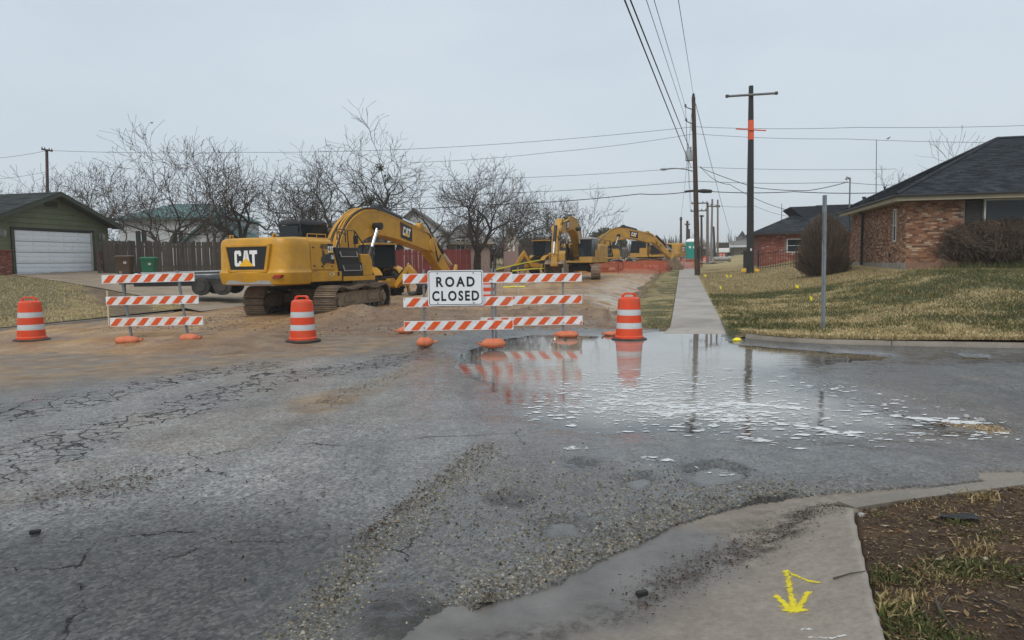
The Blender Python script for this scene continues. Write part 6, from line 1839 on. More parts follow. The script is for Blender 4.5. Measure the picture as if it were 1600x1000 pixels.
YP = 49.5
pb = at(1090, 431, YP); pt = at(1083.5, 152, YP)
up = thing('utility_pole', 'brown wooden utility pole with transformer and street lamp beside the pavement', 'utility pole', (pb.x, pb.y, pb.z - .3))
def rel(px, py, dy=0.0): return at(px, py, YP + dy) - Vector((pb.x, pb.y, pb.z - .3))
mb = MB(); mb.tube([(0, 0, 0), rel(1087.6, 320), rel(1083.5, 152)], [.19, .165, .12], 14); mb.build('shaft', M_POLE, up, smooth=40)
mb = MB(); mb.lathe([(.10, 0), (.12, .05), (.06, .10), (.1, .16), (.0, .24)], 10, tuple(rel(1083.5, 151))); mb.build('insulator', M_INS, up)
for (x0, y0, x1, y1) in ((1071, 167, 1084, 172), (1072, 189, 1084.5, 195)):
    mb = MB(); mb.tube([rel(x1, y1), rel(x0, y0)], .035, 6); mb.lathe([(.06, 0), (.09, .06), (.05, .1), (.08, .15), (.0, .2)], 8, tuple(rel(x0, y0))); mb.build('line_bracket', M_GALV, up)
mb = MB(); c = rel(1077, 250); mb.lathe([(.24, 0), (.26, .02), (.26, .62), (.20, .70), (.0, .72)], 16, (c.x, c.y, c.z - .05)); mb.lathe([(.05, .7), (.07, .8), (.03, .9)], 8, (c.x + .1, c.y, c.z)); mb.lathe([(.05, .7), (.07, .8), (.03, .9)], 8, (c.x - .1, c.y, c.z)); mb.box((c.x + .3, c.y, c.z + .3), (.25, .1, .1)); mb.build('transformer', M_CAN, up, smooth=40)
mb = MB(); q = [rel(1085.5, 268.5), rel(1072, 264.5), rel(1055, 263), rel(1043, 263.5)]; mb.tube(q, .035, 8); mb.build('lamp_arm', M_GALV, up, smooth=40)
mb = MB(); e = rel(1037.5, 264.5); mb.loft([[(e.x + x, e.y + w * math.cos(a), e.z + h * math.sin(a)) for a in [i * math.pi / 5 for i in range(10)]] for x, w, h in ((-.26, .04, .02), (-.2, .13, .07), (-.05, .16, .09), (.12, .12, .07), (.26, .05, .04))]); mb.build('lamp_head', M_CAN, up, smooth=50)
mb = MB(); mb.tube([rel(1090, 298.5), rel(1099, 298.5), rel(1112, 299)], [.09, .14, .11], 8); mb.build('splice_case', M_POLEB, up, smooth=40)
mb = MB(); mb.tube([rel(1070, 299.5), rel(1084, 298)], .075, 8); mb.build('splice_case', M_POLEB, up, smooth=40)
for s in range(3):
    mb = MB(); pts = [rel(1092, 395) + Vector((.14 * math.cos(a), -.2 - .03 * s, .38 * math.sin(a))) for a in np.linspace(0, 2 * math.pi, 16)]; mb.tube(pts, .025, 5); mb.build('cable_coil', M_WIRE, up)
mb = MB(); mb.tube([rel(1082, 205, -.15), rel(1081.5, 170, -.15)], .04, 6); mb.box(tuple(rel(1082, 198, -.2)), (.1, .1, .55)); mb.build('fuse_cutout', M_DARK, up)

YB = 47.0
bb_ = at(1172, 425, YB)
bp = thing('marked_pole', 'black square pole with an orange painted band and a grey crossarm', 'pole', (bb_.x, bb_.y, bb_.z - .2))
def rb(px, py, dy=0.0): return at(px, py, YB + dy) - Vector((bb_.x, bb_.y, bb_.z - .2))
def sq(c, w): return [(c.x - w, c.y - w, c.z), (c.x + w, c.y - w, c.z), (c.x + w, c.y + w, c.z), (c.x - w, c.y + w, c.z)]
mb = MB(); mb.loft([sq(rb(1172, 432), .185), sq(rb(1172.6, 276), .165), sq(rb(1173.2, 218.6), .145)]); mb.build('shaft', M_POLEB, bp, bevel=.02)
mb = MB(); mb.loft([sq(rb(1173.2, 187.8), .14), sq(rb(1173.5, 134), .115)]); mb.build('shaft', M_POLEB, bp, bevel=.02)
mb = MB(); mb.loft([sq(rb(1173.2, 218.5), .152), sq(rb(1173.2, 188), .145)]); mb.build('orange_band', M_ORP, bp, bevel=.015)
mb = MB(); mb.tube([rb(1150, 201.5, -.2), rb(1197, 204, -.2)], .04, 6); mb.build('orange_arm', M_ORP, bp)
mb = MB(); mb.tube([rb(1135, 150.5, -.2), rb(1214, 145.5, -.2)], .075, 4); mb.build('crossarm', M_GALV, bp)
for q in ((1136, 150.4), (1213, 145.6)):
    mb = MB(); c = rb(*q, -.2); mb.box(tuple(c), (.16, .17, .17)); mb.build('arm_cap', M_DARK, bp)
mb = MB(); c = rb(1165, 405, -.05); mb.box(tuple(c), (.22, .3, 1.1)); mb.build('meter_cabinet', M_POLEB, bp, bevel=.02)
mb = MB(); c = rb(1173.5, 390, -.19); mb.box(tuple(c), (.1, .02, .16)); mb.build('tag_plate', M_FRAMEW, bp)
for dx in (-.5, .35):
    mb = MB(); c = rb(1172, 424); mb.box((c.x + dx, c.y - .25, c.z + .08), (.26, .1, .16)); tag(mb.build('base_guard', M_DECY, bp))

def pole(label, px, py0, py1, Y, r, mat, arms=(), name='utility_pole', cat='utility pole', group=None):
    a = at(px[0], py0, Y); b = at(px[1], py1, Y)
    root = thing(name, label, cat, (a.x, a.y, a.z - .5), 0, group)
    o = Vector((a.x, a.y, a.z - .5))
    mb = MB(); mb.tube([(0, 0, 0), b - o], [r, r * .7], 10); mb.build('shaft', mat, root, smooth=40)
    for (x0, y0, x1, y1) in arms:
        p, q = at(x0, y0, Y - .2) - o, at(x1, y1, Y - .2) - o
        mb = MB(); mb.tube([p, q], .07, 4)
        mb.build('crossarm', mat, root)
        for f in (0.05, .3, .7, .95):
            c = p.lerp(q, f); mb = MB(); mb.lathe([(.04, 0), (.06, .08), (.02, .22)], 6, tuple(c)); mb.build('insulator', M_INS, root)
    return root
pole('dark pole top with small arms rising behind the garage roof', (76, 73), 420, 234, 62, .16, M_POLE, [(65, 233, 82, 236)])
pole('weathered tan pole with two wide crossarms just right of the lamp pole', (1105.5, 1105.5), 405, 317, 78, .17, M_POLEW, [(1080, 318, 1106, 317), (1079, 330, 1104, 329), (1105, 322, 1125, 323)])
pole('slim dark pole directly right of the lamp pole, far off', (1096.5, 1096), 407, 336, 105, .2, M_POLE, [(1093, 338, 1100, 338)])
pole('tall bare grey pole between the crossarm pole and the white truck', (1111, 1113), 404, 311, 92, .16, M_POLEG)
pole('tall bare tan pole just left of the white truck', (1121.5, 1121.5), 402, 312, 96, .14, M_POLEW)
pole('short dark pole standing in front of the white truck', (1117, 1115), 402, 354, 100, .17, M_POLEB)
pole('farthest left pole of the street row, thin and dark', (1064, 1064), 404, 339, 118, .22, M_POLE, [(1062, 343, 1066, 343)])
pole('pole with one short crossarm behind the portable toilet', (1074, 1074), 404, 345, 108, .24, M_POLE, [(1070, 351, 1078, 351)])
pole('small pole peeping out right behind the pole with one crossarm', (1076.8, 1076.6), 404, 358, 128, .24, M_POLE)
pole('thin grey antenna mast above the middle of the brick roof', (1369, 1369.5), 320, 218, 46, .03, M_GALV, name='antenna', cat='antenna')
pole('thin antenna over the roof of the smaller brick house', (1221, 1221.5), 362, 318, 66, .04, M_GALV, name='antenna', cat='antenna')

def wire(label, pts, r=.012, sag=0.0, n=14, group='overhead wires'):
    P = []
    for a, b in zip(pts[:-1], pts[1:]):
        a, b = Vector(a), Vector(b)
        for i in range(n):
            f = i / n; p = a.lerp(b, f); p.z -= sag * 4 * f * (1 - f); P.append(p)
    P.append(Vector(pts[-1]))
    mb = MB(); mb.tube(P, r, 4)
    o = mb.build('overhead_wire', M_WIRE)
    tag(o, label, 'wire', group)
# along the street, from the lamp pole back over the junction
for i, (px0, Y0, a, r, nm) in enumerate(((1060, 21, (1083.5, 149), .010, 'rightmost overhead wire, meeting the very top of the lamp pole'), (1022, 20.5, (1071, 166), .010, 'overhead wire meeting the upper bracket of the lamp pole'),
        (1010, 20, (1072, 188), .010, 'overhead wire meeting the lower bracket of the lamp pole'), (985, 17.5, (1079, 236), .020, 'thick overhead cable, right one of the leftmost pair'), (976, 17, (1080, 262), .020, 'thick overhead cable, left one of the leftmost pair'))):
    e = at(*a, YP - .1); m_ = at(px0, 0, Y0); far = m_ + (m_ - e) * .9
    far.z = m_.z + (m_.z - e.z) * .4
    wire(nm, [far, m_, e], r, 0.0)
for i, (a, b, Yb, r) in enumerate((((1087, 162), (1151, 398), 150, .02), ((1083, 152), (1064, 341), 118, .014), ((1071, 168), (1080, 319), 78, .012), ((1072, 190), (1079, 331), 78, .012))):
    wire(['long thin guy wire slanting from the lamp pole to the far building', 'thin wire from the lamp pole top to the farthest left pole', 'wire from the upper bracket to the upper crossarm', 'wire from the lower bracket to the lower crossarm'][i], [at(*a, YP + .1), at(*b, Yb)], r, .5)
# across the street
XW = [((-60, 249), (72, 235.5), 62, 'upper left wire arriving at the pole behind the garage', .014, .2), ((-60, 282), (74, 268), 62, 'lower left wire arriving at the pole behind the garage', .012, .2)]
for a, b, Y, nm, r, s in XW: wire(nm, [at(*a, Y), at(*b, Y)], r, s)
def span(nm, pts, r): wire(nm, [at(x, y, Y) for x, y, Y in pts], r, .12)
span('highest wire crossing the whole street, from the left pole to the right edge', [(74, 235, 62), (380, 238, 60), (700, 230, 58), (1085, 198, 55), (1340, 199, 52), (1700, 192, 50)], .014)
span('second highest wire crossing behind the black pole', [(640, 254, 58), (860, 238, 57), (1085, 209, 55), (1320, 217, 52), (1700, 222, 50)], .013)
span('third wire crossing the street at mid height', [(420, 288, 60), (740, 280, 58), (1090, 261, 55), (1400, 264, 54)], .013)
span('fourth wire crossing the street, ending behind the brick roof', [(560, 309, 60), (770, 302, 57), (1086, 283, 52), (1320, 284.5, 54), (1430, 288, 54)], .016)
span('heavy cable crossing the street at the splice cases of the lamp pole', [(480, 330, 56), (760, 320, 53), (1000, 303, 50), (1087, 297.5, YP), (1240, 299.5, 50), (1420, 299, 52)], .026)
wire('drop wire from the lamp pole to the mast of the brick house', [at(1094, 262, YP), at(1180, 293, 47), at(1260, 298, 43), MAST], .02, .05)
wire('second drop wire falling toward the smaller brick house', [at(1094, 260, YP), at(1140, 288, 52), at(1246, 331, 60)], .02, .3)
wire('faint wire far beyond, from the crossarm pole to the right', [at(1106, 318, 78), at(1180, 322, 70), at(1250, 340, 64)], .014, .2)

# ================================================================== BARE TREES
def bark(name, c): return simple(name, c, 0.9, var=.3, scale=3, bump=.4, obj_coords=False)
M_BARK = bark('bark_grey', (0.075, 0.060, 0.048)); M_BARK2 = bark('bark_dark', (0.050, 0.040, 0.032)); M_BARK3 = bark('bark_red_brown', (0.082, 0.055, 0.042))
M_TWIG = simple('twig', (0.052, 0.042, 0.034), 0.9, var=.25, scale=.8, obj_coords=False)
M_TWIG2 = simple('twig_red', (0.066, 0.042, 0.031), 0.9, var=.25, scale=.8, obj_coords=False)
M_MIST = simple('mistletoe_leaf', (0.045, 0.058, 0.018), 0.8, var=.3, scale=4, island=.4)
M_DRY = simple('dry_leaf', (0.13, 0.075, 0.04), 0.9, var=.2, island=.4)

class Tubes:
    """many tapered branch segments, numpy-friendly"""
    def __init__(self, n): self.n = n; self.V = []; self.F = []; self.k = 0
    def branch(self, pts, rad):
        n = self.n; V = self.V; m = len(pts)
        t = pts[1] - pts[0]; t.normalize()
        a = t.orthogonal().normalized()
        k0 = self.k
        for i, p in enumerate(pts):
            if i: t = (pts[i] - pts[i - 1]).normalized()
            a = (a - t * a.dot(t)).normalized(); b = t.cross(a)
            for j in range(n):
                c, s = math.cos(2 * math.pi * j / n) * rad[i], math.sin(2 * math.pi * j / n) * rad[i]
                V.append((p.x + a.x * c + b.x * s, p.y + a.y * c + b.y * s, p.z + a.z * c + b.z * s))
        for i in range(m - 1):
            for j in range(n):
                j2 = (j + 1) % n
                self.F.append((k0 + i * n + j, k0 + i * n + j2, k0 + (i + 1) * n + j2, k0 + (i + 1) * n + j))
        self.k += m * n
    def build(self, name, mat, parent):
        if not self.F: return None
        me = fast_mesh(name, self.V, self.F, mat, True)
        return link(bpy.data.objects.new(name, me), parent)

def bare_tree(label, base, H0, seed, spread=1.0, trunk_r=.22, forks=3, fork_h=.22, density=1.0, mats=(M_BARK, M_TWIG), gnarl=.25, mist=0, dry=0, lean=(0, 0), budget=13000, group='bare winter trees behind the road works'):
    rg = random.Random(seed); H = H0 * 1.2
    root = thing('bare_tree', label, 'tree', base, 0, group)
    T1, T2 = Tubes(7), Tubes(3)
    tips = []; mids = []
    cnt = [0]
    def rv(s): return Vector((rg.gauss(0, s), rg.gauss(0, s), rg.gauss(0, s)))
    from collections import deque
    todo = deque()
    def grow(p, d, L, r, lev):
        cnt[0] += 1
        n = 5 if lev < 3 else (4 if lev < 4 else (3 if lev < 6 else 2))
        pts = [p.copy()]; q = p.copy(); dd = d.copy()
        for i in range(n):
            up_ = .03 if lev < 2 else (.035 if lev < 5 else .06)
            dd = (dd + rv(gnarl * (.55 if lev == 0 else 1.0)) + Vector((0, 0, up_))).normalized()
            q = q + dd * (L / n); pts.append(q.copy())
        rmin = .00020 * root.location.y + .003; r1 = max(rmin * (1 if lev < 6 else .8), r * (.70 if lev else .85))
        rad = [r + (r1 - r) * i / n for i in range(n + 1)]
        (T1 if lev < 3 else T2).branch(pts, rad)
        if lev >= 4: tips.append(q)
        elif lev >= 2: mids.append(q)
        if lev >= 7: return
        k = 2 if lev else forks
        if lev and rg.random() < .25 * density: k += 1
        if lev >= 6: k = 1 + (rg.random() < .4 * density)
        for i in range(k):
            ang = rg.uniform(.26, .72) * (1.25 if lev < 2 else 1.0) * spread
            ph = 2 * math.pi * i / k + rg.uniform(-.7, .7)
            a = dd.orthogonal().normalized(); b = dd.cross(a)
            nd = (dd * math.cos(ang) + (a * math.cos(ph) + b * math.sin(ph)) * math.sin(ang)).normalized()
            if nd.z < -.15: nd.z = abs(nd.z) * .5
            todo.append((q.copy(), nd, (H * .26 if lev == 0 else L) * rg.uniform(.68, .92), r1 * (rg.uniform(.62, .84) if lev else rg.uniform(.55, .8)), lev + 1))
        if lev >= 1:
            ns = int(rg.uniform(.6, 2.3) * density) if lev < 6 else int(rg.uniform(0, 1.8) * density)
            for i in range(ns):
                f = rg.uniform(.25, .95); j = min(n - 1, int(f * n)); pp = pts[j].lerp(pts[j + 1], f * n - j)
                nd = (dd + rv(.7)).normalized()
                todo.append((pp, nd, L * rg.uniform(.4, .7), max(rmin * 1.1, rad[j] * .5), min(7, lev + 2)))
    d0 = Vector((lean[0], lean[1], 1)).normalized()
    todo.append((Vector((0, 0, 0)), d0, H * fork_h, trunk_r, 0))
    while todo and cnt[0] < budget:
        grow(*todo.popleft())
    T1.build('trunk', mats[0], root); T2.build('crown', mats[1], root)
    if mist and mids:
        for i in range(mist):
            c = rg.choice(mids); mb = MB(); R_ = rg.uniform(.25, .6)
            for k in range(150):
                v = rv(1).normalized() * R_ * rg.random() ** .4; p = c + v; s = rg.uniform(.04, .09); a = rv(1).normalized() * s; b = rv(1).normalized() * s * .6
                mb.add([p - a, p + b, p + a, p - b], [(0, 1, 2, 3)])
            mb.build('mistletoe', M_MIST, root, kind='stuff')
    if dry and tips:
        mb = MB()
        for k in range(dry):
            p = rg.choice(tips) + rv(.06); s = rg.uniform(.035, .08); a = rv(1).normalized() * s; b = rv(1).normalized() * s * .7
            mb.add([p - a, p + b, p + a, p - b], [(0, 1, 2, 3)])
        mb.build('dry_leaves', M_DRY, root, kind='stuff')
    return root
def tb(px, Y, z): 
    p = at(px, 400, Y); return (p.x, p.y, z)
ZB = 1.25
bare_tree('spreading many trunked bare tree behind the wooden fence, in front of the white house', tb(262, 44, ZB), 7.4, 11, 1.05, .20, 4, .13, 1.05, (M_BARK2, M_TWIG2), .16, dry=260)
bare_tree('bare tree leaning right, reddish twigs, above the rear of the large excavator', tb(350, 46, ZB), 7.6, 12, 1.0, .19, 3, .17, 1.05, (M_BARK3, M_TWIG2), .17, dry=420, lean=(-.25, 0))
bare_tree('tall bare tree with an upright fork above the cab of the large excavator', tb(382, 48, ZB), 7.2, 13, 1.0, .23, 3, .20, .9, (M_BARK2, M_TWIG), .16)
bare_tree('bare tree rising just right of the garage roof peak', tb(150, 52, ZB), 7.6, 14, 1.0, .2, 3, .22, 1.0, (M_BARK, M_TWIG), .16)
bare_tree('smaller bare tree far behind the garage roof', tb(98, 68, ZB), 7.4, 15, 1.0, .2, 3, .22, .9, (M_BARK, M_TWIG), .16)
bare_tree('faint bare tree at the left edge over the garage roof', tb(28, 74, ZB), 7.0, 16, 1.05, .2, 3, .22, .9, (M_BARK, M_TWIG), .16)
bare_tree('old gnarled bare tree with mistletoe clumps above the arched boom', tb(560, 50, 1.1), 8.4, 17, 1.25, .36, 3, .16, 1.0, (M_BARK2, M_TWIG), .24, mist=9, budget=14000)
bare_tree('gnarled bare tree with thick twisting limbs right of the boom knee', tb(622, 53, 1.1), 8.8, 18, 1.2, .34, 3, .17, 1.0, (M_BARK2, M_TWIG), .26, mist=4, budget=13000)
bare_tree('bare tree with mistletoe left of the boom, behind the cab', tb(500, 56, 1.1), 8.0, 19, 1.15, .25, 3, .18, 1.0, (M_BARK, M_TWIG), .2, mist=5)
bare_tree('bare tree behind the rear of the large excavator, half hidden by it', tb(445, 54, 1.1), 6.6, 31, 1.15, .2, 3, .17, 1.0, (M_BARK, M_TWIG), .18, budget=9000)
bare_tree('bare tree just left of the pole behind the garage', tb(60, 66, ZB), 6.6, 32, 1.1, .2, 3, .2, 1.0, (M_BARK, M_TWIG), .16, budget=7000)
bare_tree('bare tree between the garage roof and the spreading tree', tb(205, 58, ZB), 6.4, 33, 1.15, .2, 3, .18, 1.0, (M_BARK, M_TWIG), .18, budget=8000)
bare_tree('broad bare tree in the green patch behind the road closed sign', tb(745, 54, 1.0), 7.2, 20, 1.25, .30, 4, .15, 1.1, (M_BARK2, M_TWIG), .2, budget=14000)
bare_tree('low bare tree right beside the broad one, thin trunk', tb(772, 52, .95), 4.6, 21, 1.1, .11, 3, .22, 1.0, (M_BARK2, M_TWIG), .2, budget=6000)
bare_tree('bare tree between the boom and the broad tree, lower crown', tb(690, 60, 1.1), 6.8, 22, 1.2, .24, 3, .16, 1.0, (M_BARK2, M_TWIG), .24, budget=9000)
bare_tree('dark bare tree behind the narrow brick gable', tb(812, 76, 1.2), 7.2, 23, 1.2, .25, 4, .15, 1.1, (M_BARK2, M_TWIG), .2, budget=9000)
bare_tree('dark bare tree left of the middle excavator boom', tb(845, 82, 1.2), 6.6, 24, 1.2, .25, 4, .14, 1.15, (M_BARK2, M_TWIG), .2, budget=9000)
bare_tree('pale bare tree with rising branches behind the middle excavator boom', tb(872, 92, 1.3), 7.6, 25, 1.1, .2, 3, .2, .8, (M_BARK, M_TWIG), .15, budget=6000)
bare_tree('thin bare tree above the cab of the middle excavator', tb(905, 98, 1.4), 7.4, 26, 1.0, .18, 3, .22, .7, (M_BARK, M_TWIG), .16, budget=5000)
bare_tree('leafless tree tip peeping over the brick roof near its ridge', tb(1558, 62, 2.0), 8.5, 27, .9, .2, 3, .26, .6, (M_BARK, M_TWIG), .16, budget=4000)
bare_tree('small leafless tree tip behind the left slope of the brick roof', tb(1432, 66, 2.0), 6.3, 28, .9, .2, 3, .26, .6, (M_BARK, M_TWIG), .16, budget=4000)
# undergrowth and far woods
def twig_mass(name, label, cat, centre, rx, ry, h, n, mat, seed, kind=None, r0=.008, leaf=None, up=.7, group=None, core=None, stems=26, dome=False):
    rg = random.Random(seed); root = thing(name, label, cat, centre, 0, group)
    if kind: root['kind'] = kind
    T0, T = Tubes(4), Tubes(3); tips = []
    stem_pts = []
    for i in range(stems):
        a = rg.uniform(0, 2 * math.pi); q = math.sqrt(rg.random())
        b = Vector((rx * .22 * q * math.cos(a), ry * .22 * q * math.sin(a), 0)); e = Vector((rx * .82 * q * math.cos(a), ry * .82 * q * math.sin(a), h * rg.uniform(.5, .8)))
        m = b.lerp(e, .5) + Vector((rg.gauss(0, .08), rg.gauss(0, .08), h * .08)); T0.branch([b, m, e], [.03, .02, .01]); stem_pts += [m, e, b.lerp(m, .6), m.lerp(e, .5)]
    for i in range(n):
        # end point on/inside a lumpy dome, start nearer the core
        th = rg.uniform(0, 2 * math.pi); cz = rg.uniform(-.12, 1.0); q = rg.random() ** .33
        lump = 1 + .13 * math.sin(3 * th + seed) + .10 * math.sin(5 * th + 7 * cz) + rg.gauss(0, .05)
        sr = math.sqrt(max(0, 1 - max(cz, 0) ** 2.4)) if dome else math.sqrt(max(.05, 1 - max(0, cz) ** 2))
        e = Vector((rx * sr * q * lump * math.cos(th), ry * sr * q * lump * math.sin(th), h * (.40 + .60 * max(-.6, cz) * q * (1 + .05 * math.sin(4 * th))))) if dome else Vector((rx * sr * q * lump * math.cos(th), ry * sr * q * lump * math.sin(th), h * max(.04, (.22 + .78 * cz * q))))
        L = (rg.uniform(.25, .55) if dome else rg.uniform(.45, 1.0)) * min(1.0, h / 2); dv = (Vector((e.x, e.y, (e.z - h * .25) * up + .25 * h * up))).normalized() + (Vector((rg.gauss(0, .6), rg.gauss(0, .6), rg.gauss(.2, .5))) if dome else Vector((rg.gauss(0, .13), rg.gauss(0, .13), rg.gauss(.35, .15))))
        s = e - dv.normalized() * L
        if s.z < .02: s.z = .02
        T.branch([s, s.lerp(e, .5) + Vector((rg.gauss(0, .03), rg.gauss(0, .03), rg.gauss(0, .03))), e], [r0, r0 * .8, r0 * .35]); tips.append(e)
    T0.build('stems', mat, root); o = T.build('twigs', mat, root); o['kind'] = 'stuff'
    if leaf:
        mb = MB()
        for k in range(leaf[1]):
            p = rg.choice(tips) + Vector((rg.gauss(0, .05), rg.gauss(0, .05), rg.gauss(0, .05))); s = rg.uniform(.012, .026); a = Vector((rg.gauss(0, 1), rg.gauss(0, 1), rg.gauss(0, 1))).normalized() * s; b = Vector((rg.gauss(0, 1), rg.gauss(0, 1), rg.gauss(0, 1))).normalized() * s
            mb.add([p - a, p + b, p + a, p - b], [(0, 1, 2, 3)])
        mb.build('leaves', leaf[0], root, kind='stuff')
    return root
M_SHR = simple('shrub_twig', (0.105, 0.072, 0.050), 0.9, var=.3, scale=1.2, island=.75, obj_coords=False)
M_SHRL = simple('shrub_leaf', (0.085, 0.060, 0.034), 0.9, var=.3, island=.5)
def rp(px, Y, dz=-.05):
    p = at(px, 400, Y); return (p.x, p.y, float(right_z(np.array([p.x]), np.array([p.y]))[0]) + dz)
twig_mass('shrub', 'upright round leafless shrub at the far corner of the brick wall, behind the sign post', 'shrub', rp(1289, 34), 1.2, 1.1, 2.95, 16000, M_SHR, 5, leaf=(M_SHRL, 2500), r0=.009, up=1.0)
twig_mass('shrub', 'wide rounded brown hedge shrub in front of the house window at the right edge', 'shrub', rp(1556, 27.6), 2.1, 1.1, 2.0, 36000, M_SHR, 6, leaf=(M_SHRL, 18000), r0=.0075, dome=True)
M_BRUSH = simple('brush_twig', (0.090, 0.072, 0.055), 0.95, var=.3, scale=.5, obj_coords=False)
for i, (px, Y, rx, h) in enumerate(((505, 70, 5, 3.2), (585, 70, 5, 3.0), (470, 60, 3, 2.4), (420, 58, 3, 2.6), (845, 74, 4, 3.4), (880, 88, 6, 3.6), (920, 110, 6, 3.2), (790, 84, 5, 4.0), (720, 74, 4, 2.6), (120, 72, 7, 3.4))):
    p = at(px, 400, Y)
    twig_mass('brush', ['leafless brush thicket right of the excavator cab, far back', 'leafless brush thicket under the arch of the boom', 'low brush above the cab roof of the large excavator', 'low brush behind the rear of the large excavator', 'dark brush thicket behind the narrow brick gable', 'dark brush behind the boom of the middle excavator', 'pale brush beyond the cab of the middle excavator', 'tall brush thicket left of the narrow brick gable', 'brush under the branches behind the red fence', 'hazy brush line behind the garage roof'][i], 'brush', (p.x, p.y, 1.0), rx, 3, h, 5200, M_BRUSH, 40 + i, r0=.013 + .0001 * Y, stems=10, dome=True)
# rounded evergreen far down the street
def leafy_tree(label, base, rx, h, n, mat, seed, cat='tree'):
    rg = np.random.default_rng(seed); root = thing('leafy_tree', label, cat, base)
    mb = MB(); mb.tube([(0, 0, 0), (.1, 0, h * .4), (0, .1, h * .7)], [.28, .2, .1], 8)
    for a in range(5): mb.tube([(0, 0, h * .3), (rx * .5 * math.cos(a * 1.3), rx * .5 * math.sin(a * 1.3), h * .65)], [.12, .04], 6)
    mb.build('trunk', M_BARK2, root)
    d = rg.normal(size=(n, 3)); d /= np.linalg.norm(d, axis=1)[:, None]
    q = rg.random(n) ** .35 * (1 + .16 * np.sin(4 * np.arctan2(d[:, 1], d[:, 0]) + 3 * d[:, 2]) + .12 * np.sin(9 * d[:, 0] + 5 * d[:, 2]))
    C = np.stack([d[:, 0] * q * rx, d[:, 1] * q * rx, h * .60 + d[:, 2] * q * h * .40], 1)
    a = rg.normal(size=(n, 3)); b = rg.normal(size=(n, 3)); s = (.10 + .14 * rg.random(n))[:, None]
    a = a / np.linalg.norm(a, axis=1)[:, None] * s; b = b / np.linalg.norm(b, axis=1)[:, None] * s
    V = np.stack([C - a, C + b, C + a, C - b], 1).reshape(-1, 3); F_ = np.arange(4 * n).reshape(n, 4)
    o = link(bpy.data.objects.new('crown', fast_mesh('crown', V, F_, mat, False)), root)
    return root
M_EVER = simple('evergreen_leaf', (0.060, 0.066, 0.030), 0.8, var=.2, island=.45)
p = at(951, 405, 118); leafy_tree('rounded green tree far off behind the middle excavator cab', (p.x, p.y, 1.5), 2.7, 5.4, 9000, M_EVER, 3)
# far wooded rise and haze
def far_hill():
    xs = np.linspace(-1700, 1700, 260); rows = []
    ys = np.linspace(1100, 2100, 40)
    X, Y = np.meshgrid(xs, ys, indexing='ij')
    Z = -2 + 46 * sstep(1120, 1600, Y) * (1 + .35 * fbm(X * .003, Y * .002, 4, seed=140)) * (0.6 + .4 * sstep(-300, 300, X)) + 8 * np.abs(fbm(X * .04, Y * .04, 3, seed=141)) * sstep(1120, 1300, Y)
    t = NT('far_woods'); m = t.done(t.ramp(t.noise(.05, 5), [(.35, (.055, .052, .038)), (.65, (.10, .092, .065))]), .95)
    o = link(bpy.data.objects.new('hill', grid_mesh('hill', X, Y, Z, m))); tag(o, kind='structure')
far_hill()
# mid-distance woods: one mass of bare crowns with a ragged top
rg = np.random.default_rng(9)
def woods(name, label, x0, x1, y0, y1, n, hmin, hmax, zb, mat, seed):
    rg = np.random.default_rng(seed); V = []; F_ = []
    k = 0
    cx = rg.uniform(x0, x1, n // 160); cy = rg.uniform(y0, y1, n // 160); ch = rg.uniform(hmin, hmax, n // 160)
    T = Tubes(3)
    for X_, Y_, H_ in zip(cx, cy, ch):
        for i in range(80):
            th = rg.uniform(0, 6.283); rr_ = H_ * .42 * math.sqrt(rg.random()); z1 = H_ * (1 - .5 * (rr_ / (H_ * .42)) ** 2) * rg.uniform(.55, 1.0)
            e = Vector((X_ + rr_ * math.cos(th), Y_ + rr_ * math.sin(th), zb + z1)); s = Vector((X_ + rr_ * .45 * math.cos(th), Y_ + rr_ * .45 * math.sin(th), zb + z1 * rg.uniform(.3, .6)))
            T.branch([s, e], [.06, .03])
        T.branch([Vector((X_, Y_, zb - 1)), Vector((X_, Y_, zb + H_ * .5))], [.2, .1])
    me = fast_mesh(name, T.V, T.F, mat, True)
    tag(link(bpy.data.objects.new(name, me)), label, 'woods', kind='stuff')
woods('far_woods', 'far line of bare woods across the end of the street', -95, 110, 150, 260, 26000, 5, 8.5, 1.4, M_BRUSH, 1)
woods('far_woods', 'bare woods on the low ground beyond the houses at left', -140, -18, 95, 150, 16000, 4.5, 7, 1.2, M_BRUSH, 2)
# ================================================================== SMALL THINGS
# wheelie bins
def bin_(label, px, Y, col, k=1.0):
    m = simple('bin_plastic', col, .5, var=.12); p = at(px, 428, Y); z = LZ(p.x, p.y) + .03
    root = thing('wheelie_bin', label, 'trash bin', (p.x, p.y, z), R(12), 'wheelie bins by the wooden fence'); root.scale = (k,) * 3
    mb = MB(); mb.loft([[(a, b, zz) for a, b in rrect(-w, w, -d, d, .06)] for zz, w, d in ((.05, .26, .28), (.9, .34, .38), (.93, .36, .40), (.97, .36, .40))]); mb.build('body', m, root, smooth=40)
    mb = MB(); mb.loft([[(a, b, zz) for a, b in rrect(-w, w, -d, d + .03, .06)] for zz, w, d in ((.975, .37, .42), (1.0, .37, .42), (1.05, .28, .32))]); mb.box((0, .44, .98), (.5, .05, .05)); mb.build('lid', m, root, smooth=40)
    for s in (-1, 1):
        mb = MB(); mb.cyl((s * .30, .26, .12), .12, .06, 14, 'x'); mb.build('wheel', M_RUB, root, smooth=40)
    mb = MB(); mb.box((.1, -.36, .72), (.14, .012, .16), Matrix.Rotation(-.09, 3, 'X')); mb.build('label_plate', M_GREYP, root)
bin_('brown wheelie bin by the wooden fence', 196, 37.2, (.085, .05, .032), 1.05)
bin_('green wheelie bin by the wooden fence', 234, 37.6, (.012, .13, .06), 1.02)
mb = MB(); p = at(213, 428, 37.0); rg = random.Random(5)
